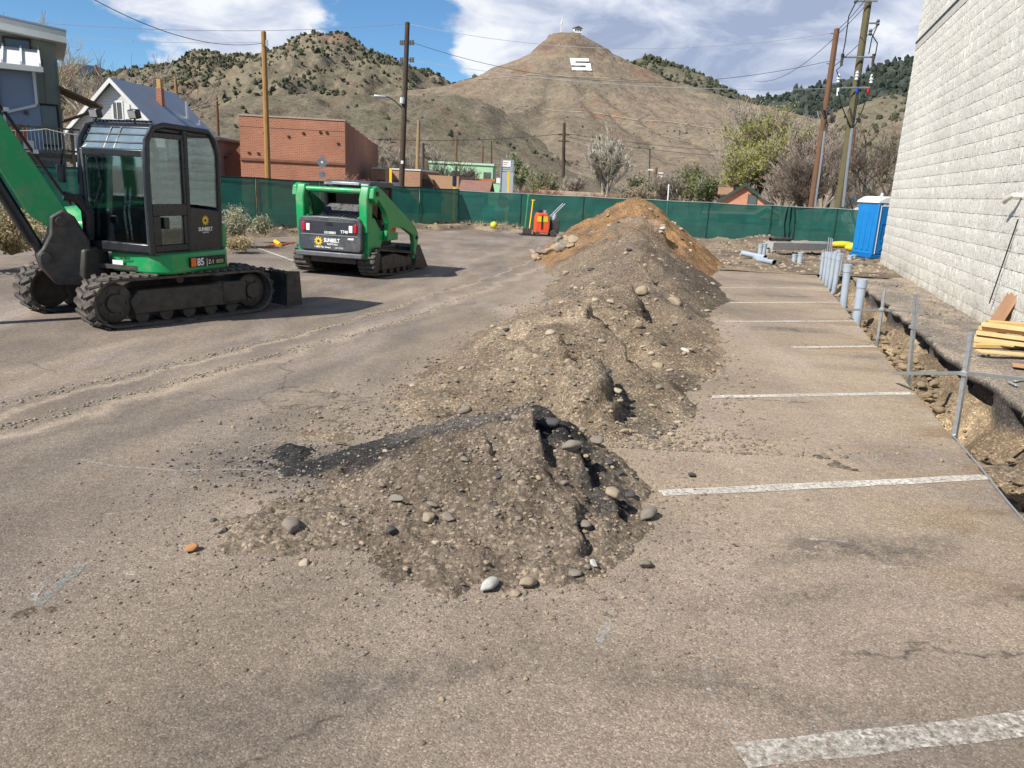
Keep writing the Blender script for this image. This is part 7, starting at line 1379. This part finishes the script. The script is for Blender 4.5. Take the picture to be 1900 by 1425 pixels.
RUST = M('rusty_twigs', (.30, .155, .10), (.36, .20, .135), 1.5, .9)
for k, (px, py, Y, lb) in enumerate(((975, 343, 52, 'rust coloured shrub right of the grey sign board'), (1005, 347, 51, 'second rust coloured shrub from the grey sign'), (1035, 345, 51, 'third rust coloured shrub from the grey sign'), (1068, 349, 50, 'fourth rust coloured shrub from the grey sign'), (1098, 352, 50, 'fifth rust coloured shrub from the grey sign'), (1127, 356, 50, 'rust coloured shrub nearest the big dirt peak'), (655, 318, 44, 'dry tan shrub against the shaded side of the brick building'), (682, 326, 44, 'lower dry shrub by the brick building corner'))):
    T(px, py, Y, 'shrub', lb, spread=.62, bark=RUST, seed=60+k, trunks=9, levels=3, kids=5, twig=.012, rt=.07, first=.4, cat='shrub', upw=.3, group='twiggy shrubs behind the fence')
WALLB = M('pale_wall', (.46, .40, .30), (.38, .33, .25), 1, .9); a = at(1000, 352, 58); b = at(1120, 355, 58); wl_ = tag(MB().bx((a.x, a.y, -.1), (b.x, a.y+.3, a.z)).build('garden_wall', WALLB), 'low pale garden wall behind the rust coloured shrubs', 'wall')
SAGE = mat_leaf('sage_leaf', (.30, .31, .21), (.40, .40, .28), 3., .2); STRAW = mat_leaf('straw', (.42, .34, .19), (.50, .42, .25), 2., .3)
def sage(px, py, Y, rad, h, seed, label, leafm=SAGE, nl=2600, z0=.28):
    r = np.random.default_rng(seed); b = at(px, py, Y); e = empty('sagebrush', (b.x, b.y, z0), 0, label, 'shrub', 'sagebrush by the fence'); Sg = []; P = []
    for k in range(160):
        th = r.random()*6.28; ph = r.random()**.7*1.15; d = np.array([math.cos(th)*math.sin(ph), math.sin(th)*math.sin(ph), math.cos(ph)]); L_ = r.uniform(.6, 1.)*np.array([rad, rad, h]); q = np.zeros(3)
        for j in range(3):
            q2 = q+d*L_/3+r.normal(size=3)*.03; Sg.append((q, q2, .008-.002*j, .007-.002*j)); 
            for _ in range(nl//480): P.append(q2+r.normal(size=3)*.05 if j else q2)
            q = q2
    link('stems', segs_mesh('stems', Sg, B_TAN), e); tag(link('leaves', leaves_mesh('leaves', np.array(P), .035, leafm, r), e), None, None, None, 'stuff')
sage(436, 452, 22.5, .62, .95, 1, 'large pale sagebrush between the excavator and the loader'); sage(486, 442, 24.5, .38, .55, 2, 'smaller sagebrush by the fence left of the loader'); sage(22, 470, 15.5, .85, 1.0, 3, 'dry straw coloured brush at the left edge behind the boom', STRAW, 3400, .30); sage(-40, 462, 15.0, .9, 1.1, 4, 'dry brush clump cut by the left edge', STRAW, 3000, .3); sage(58, 468, 17.0, .55, .6, 5, 'low dry brush between the tracks and the fence', STRAW, 2000, .3); sage(440, 462, 21.0, .55, .25, 6, 'flattened dry grass tuft under the sagebrush', STRAW, 2200, .12)
def s_berm(n): return rng.uniform(-15, 1.5, n), rng.uniform(20, 39, n)
gravel('berm_clods', berm, 2600, h_berm, s_berm, .02, .12, [M('dark_soil', (.06, .05, .042)), M('dirt_coated_stone', (.27, .215, .155)), M('straw_clod', (.36, .28, .165), (.28, .215, .13), 9, .95)], need=.05)
def grass():
    r = np.random.default_rng(5); n = 14000; x = r.uniform(-16, 1.5, n); y = r.uniform(15, 39, n); h = h_berm(x, y); k = (h > .10) & (fbm(x*.8, y*.8, 3, 77) > -.1); x, y, h = x[k], y[k], h[k]; n = len(x); a = r.random(n)*6.28; L_ = r.uniform(.05, .24, n); l = r.normal(size=(n, 2))*.12
    V = np.stack([np.stack([x-.012*np.cos(a), y-.012*np.sin(a), h-.03], -1), np.stack([x+.012*np.cos(a), y+.012*np.sin(a), h-.03], -1), np.stack([x+l[:, 0], y+l[:, 1], h+L_], -1)], 1)
    tag(link('dry_grass', np_mesh('dry_grass', V.reshape(-1, 3), np.arange(3*n).reshape(-1, 3), STRAW)), 'dry straw grass along the fence berm', 'grass', None, 'stuff')
grass()
P = [gp(x, y)+Vector((0, 0, .03)) for x, y in ((495, 459), (508, 456), (520, 457), (534, 453), (546, 452))]; hz = empty('orange_hose', P[0], 0, 'short orange hose with yellow fitting lying by the loader', 'hose'); MB().path([p-P[0] for p in P], .025, 7).build('hose', ORANGE, hz); MB().tube(P[2]-P[0]+Vector((0, 0, .02)), P[3]-P[0]+Vector((-.4, 0, .04)), .06, n=8).build('fitting', YELLOWP, hz)
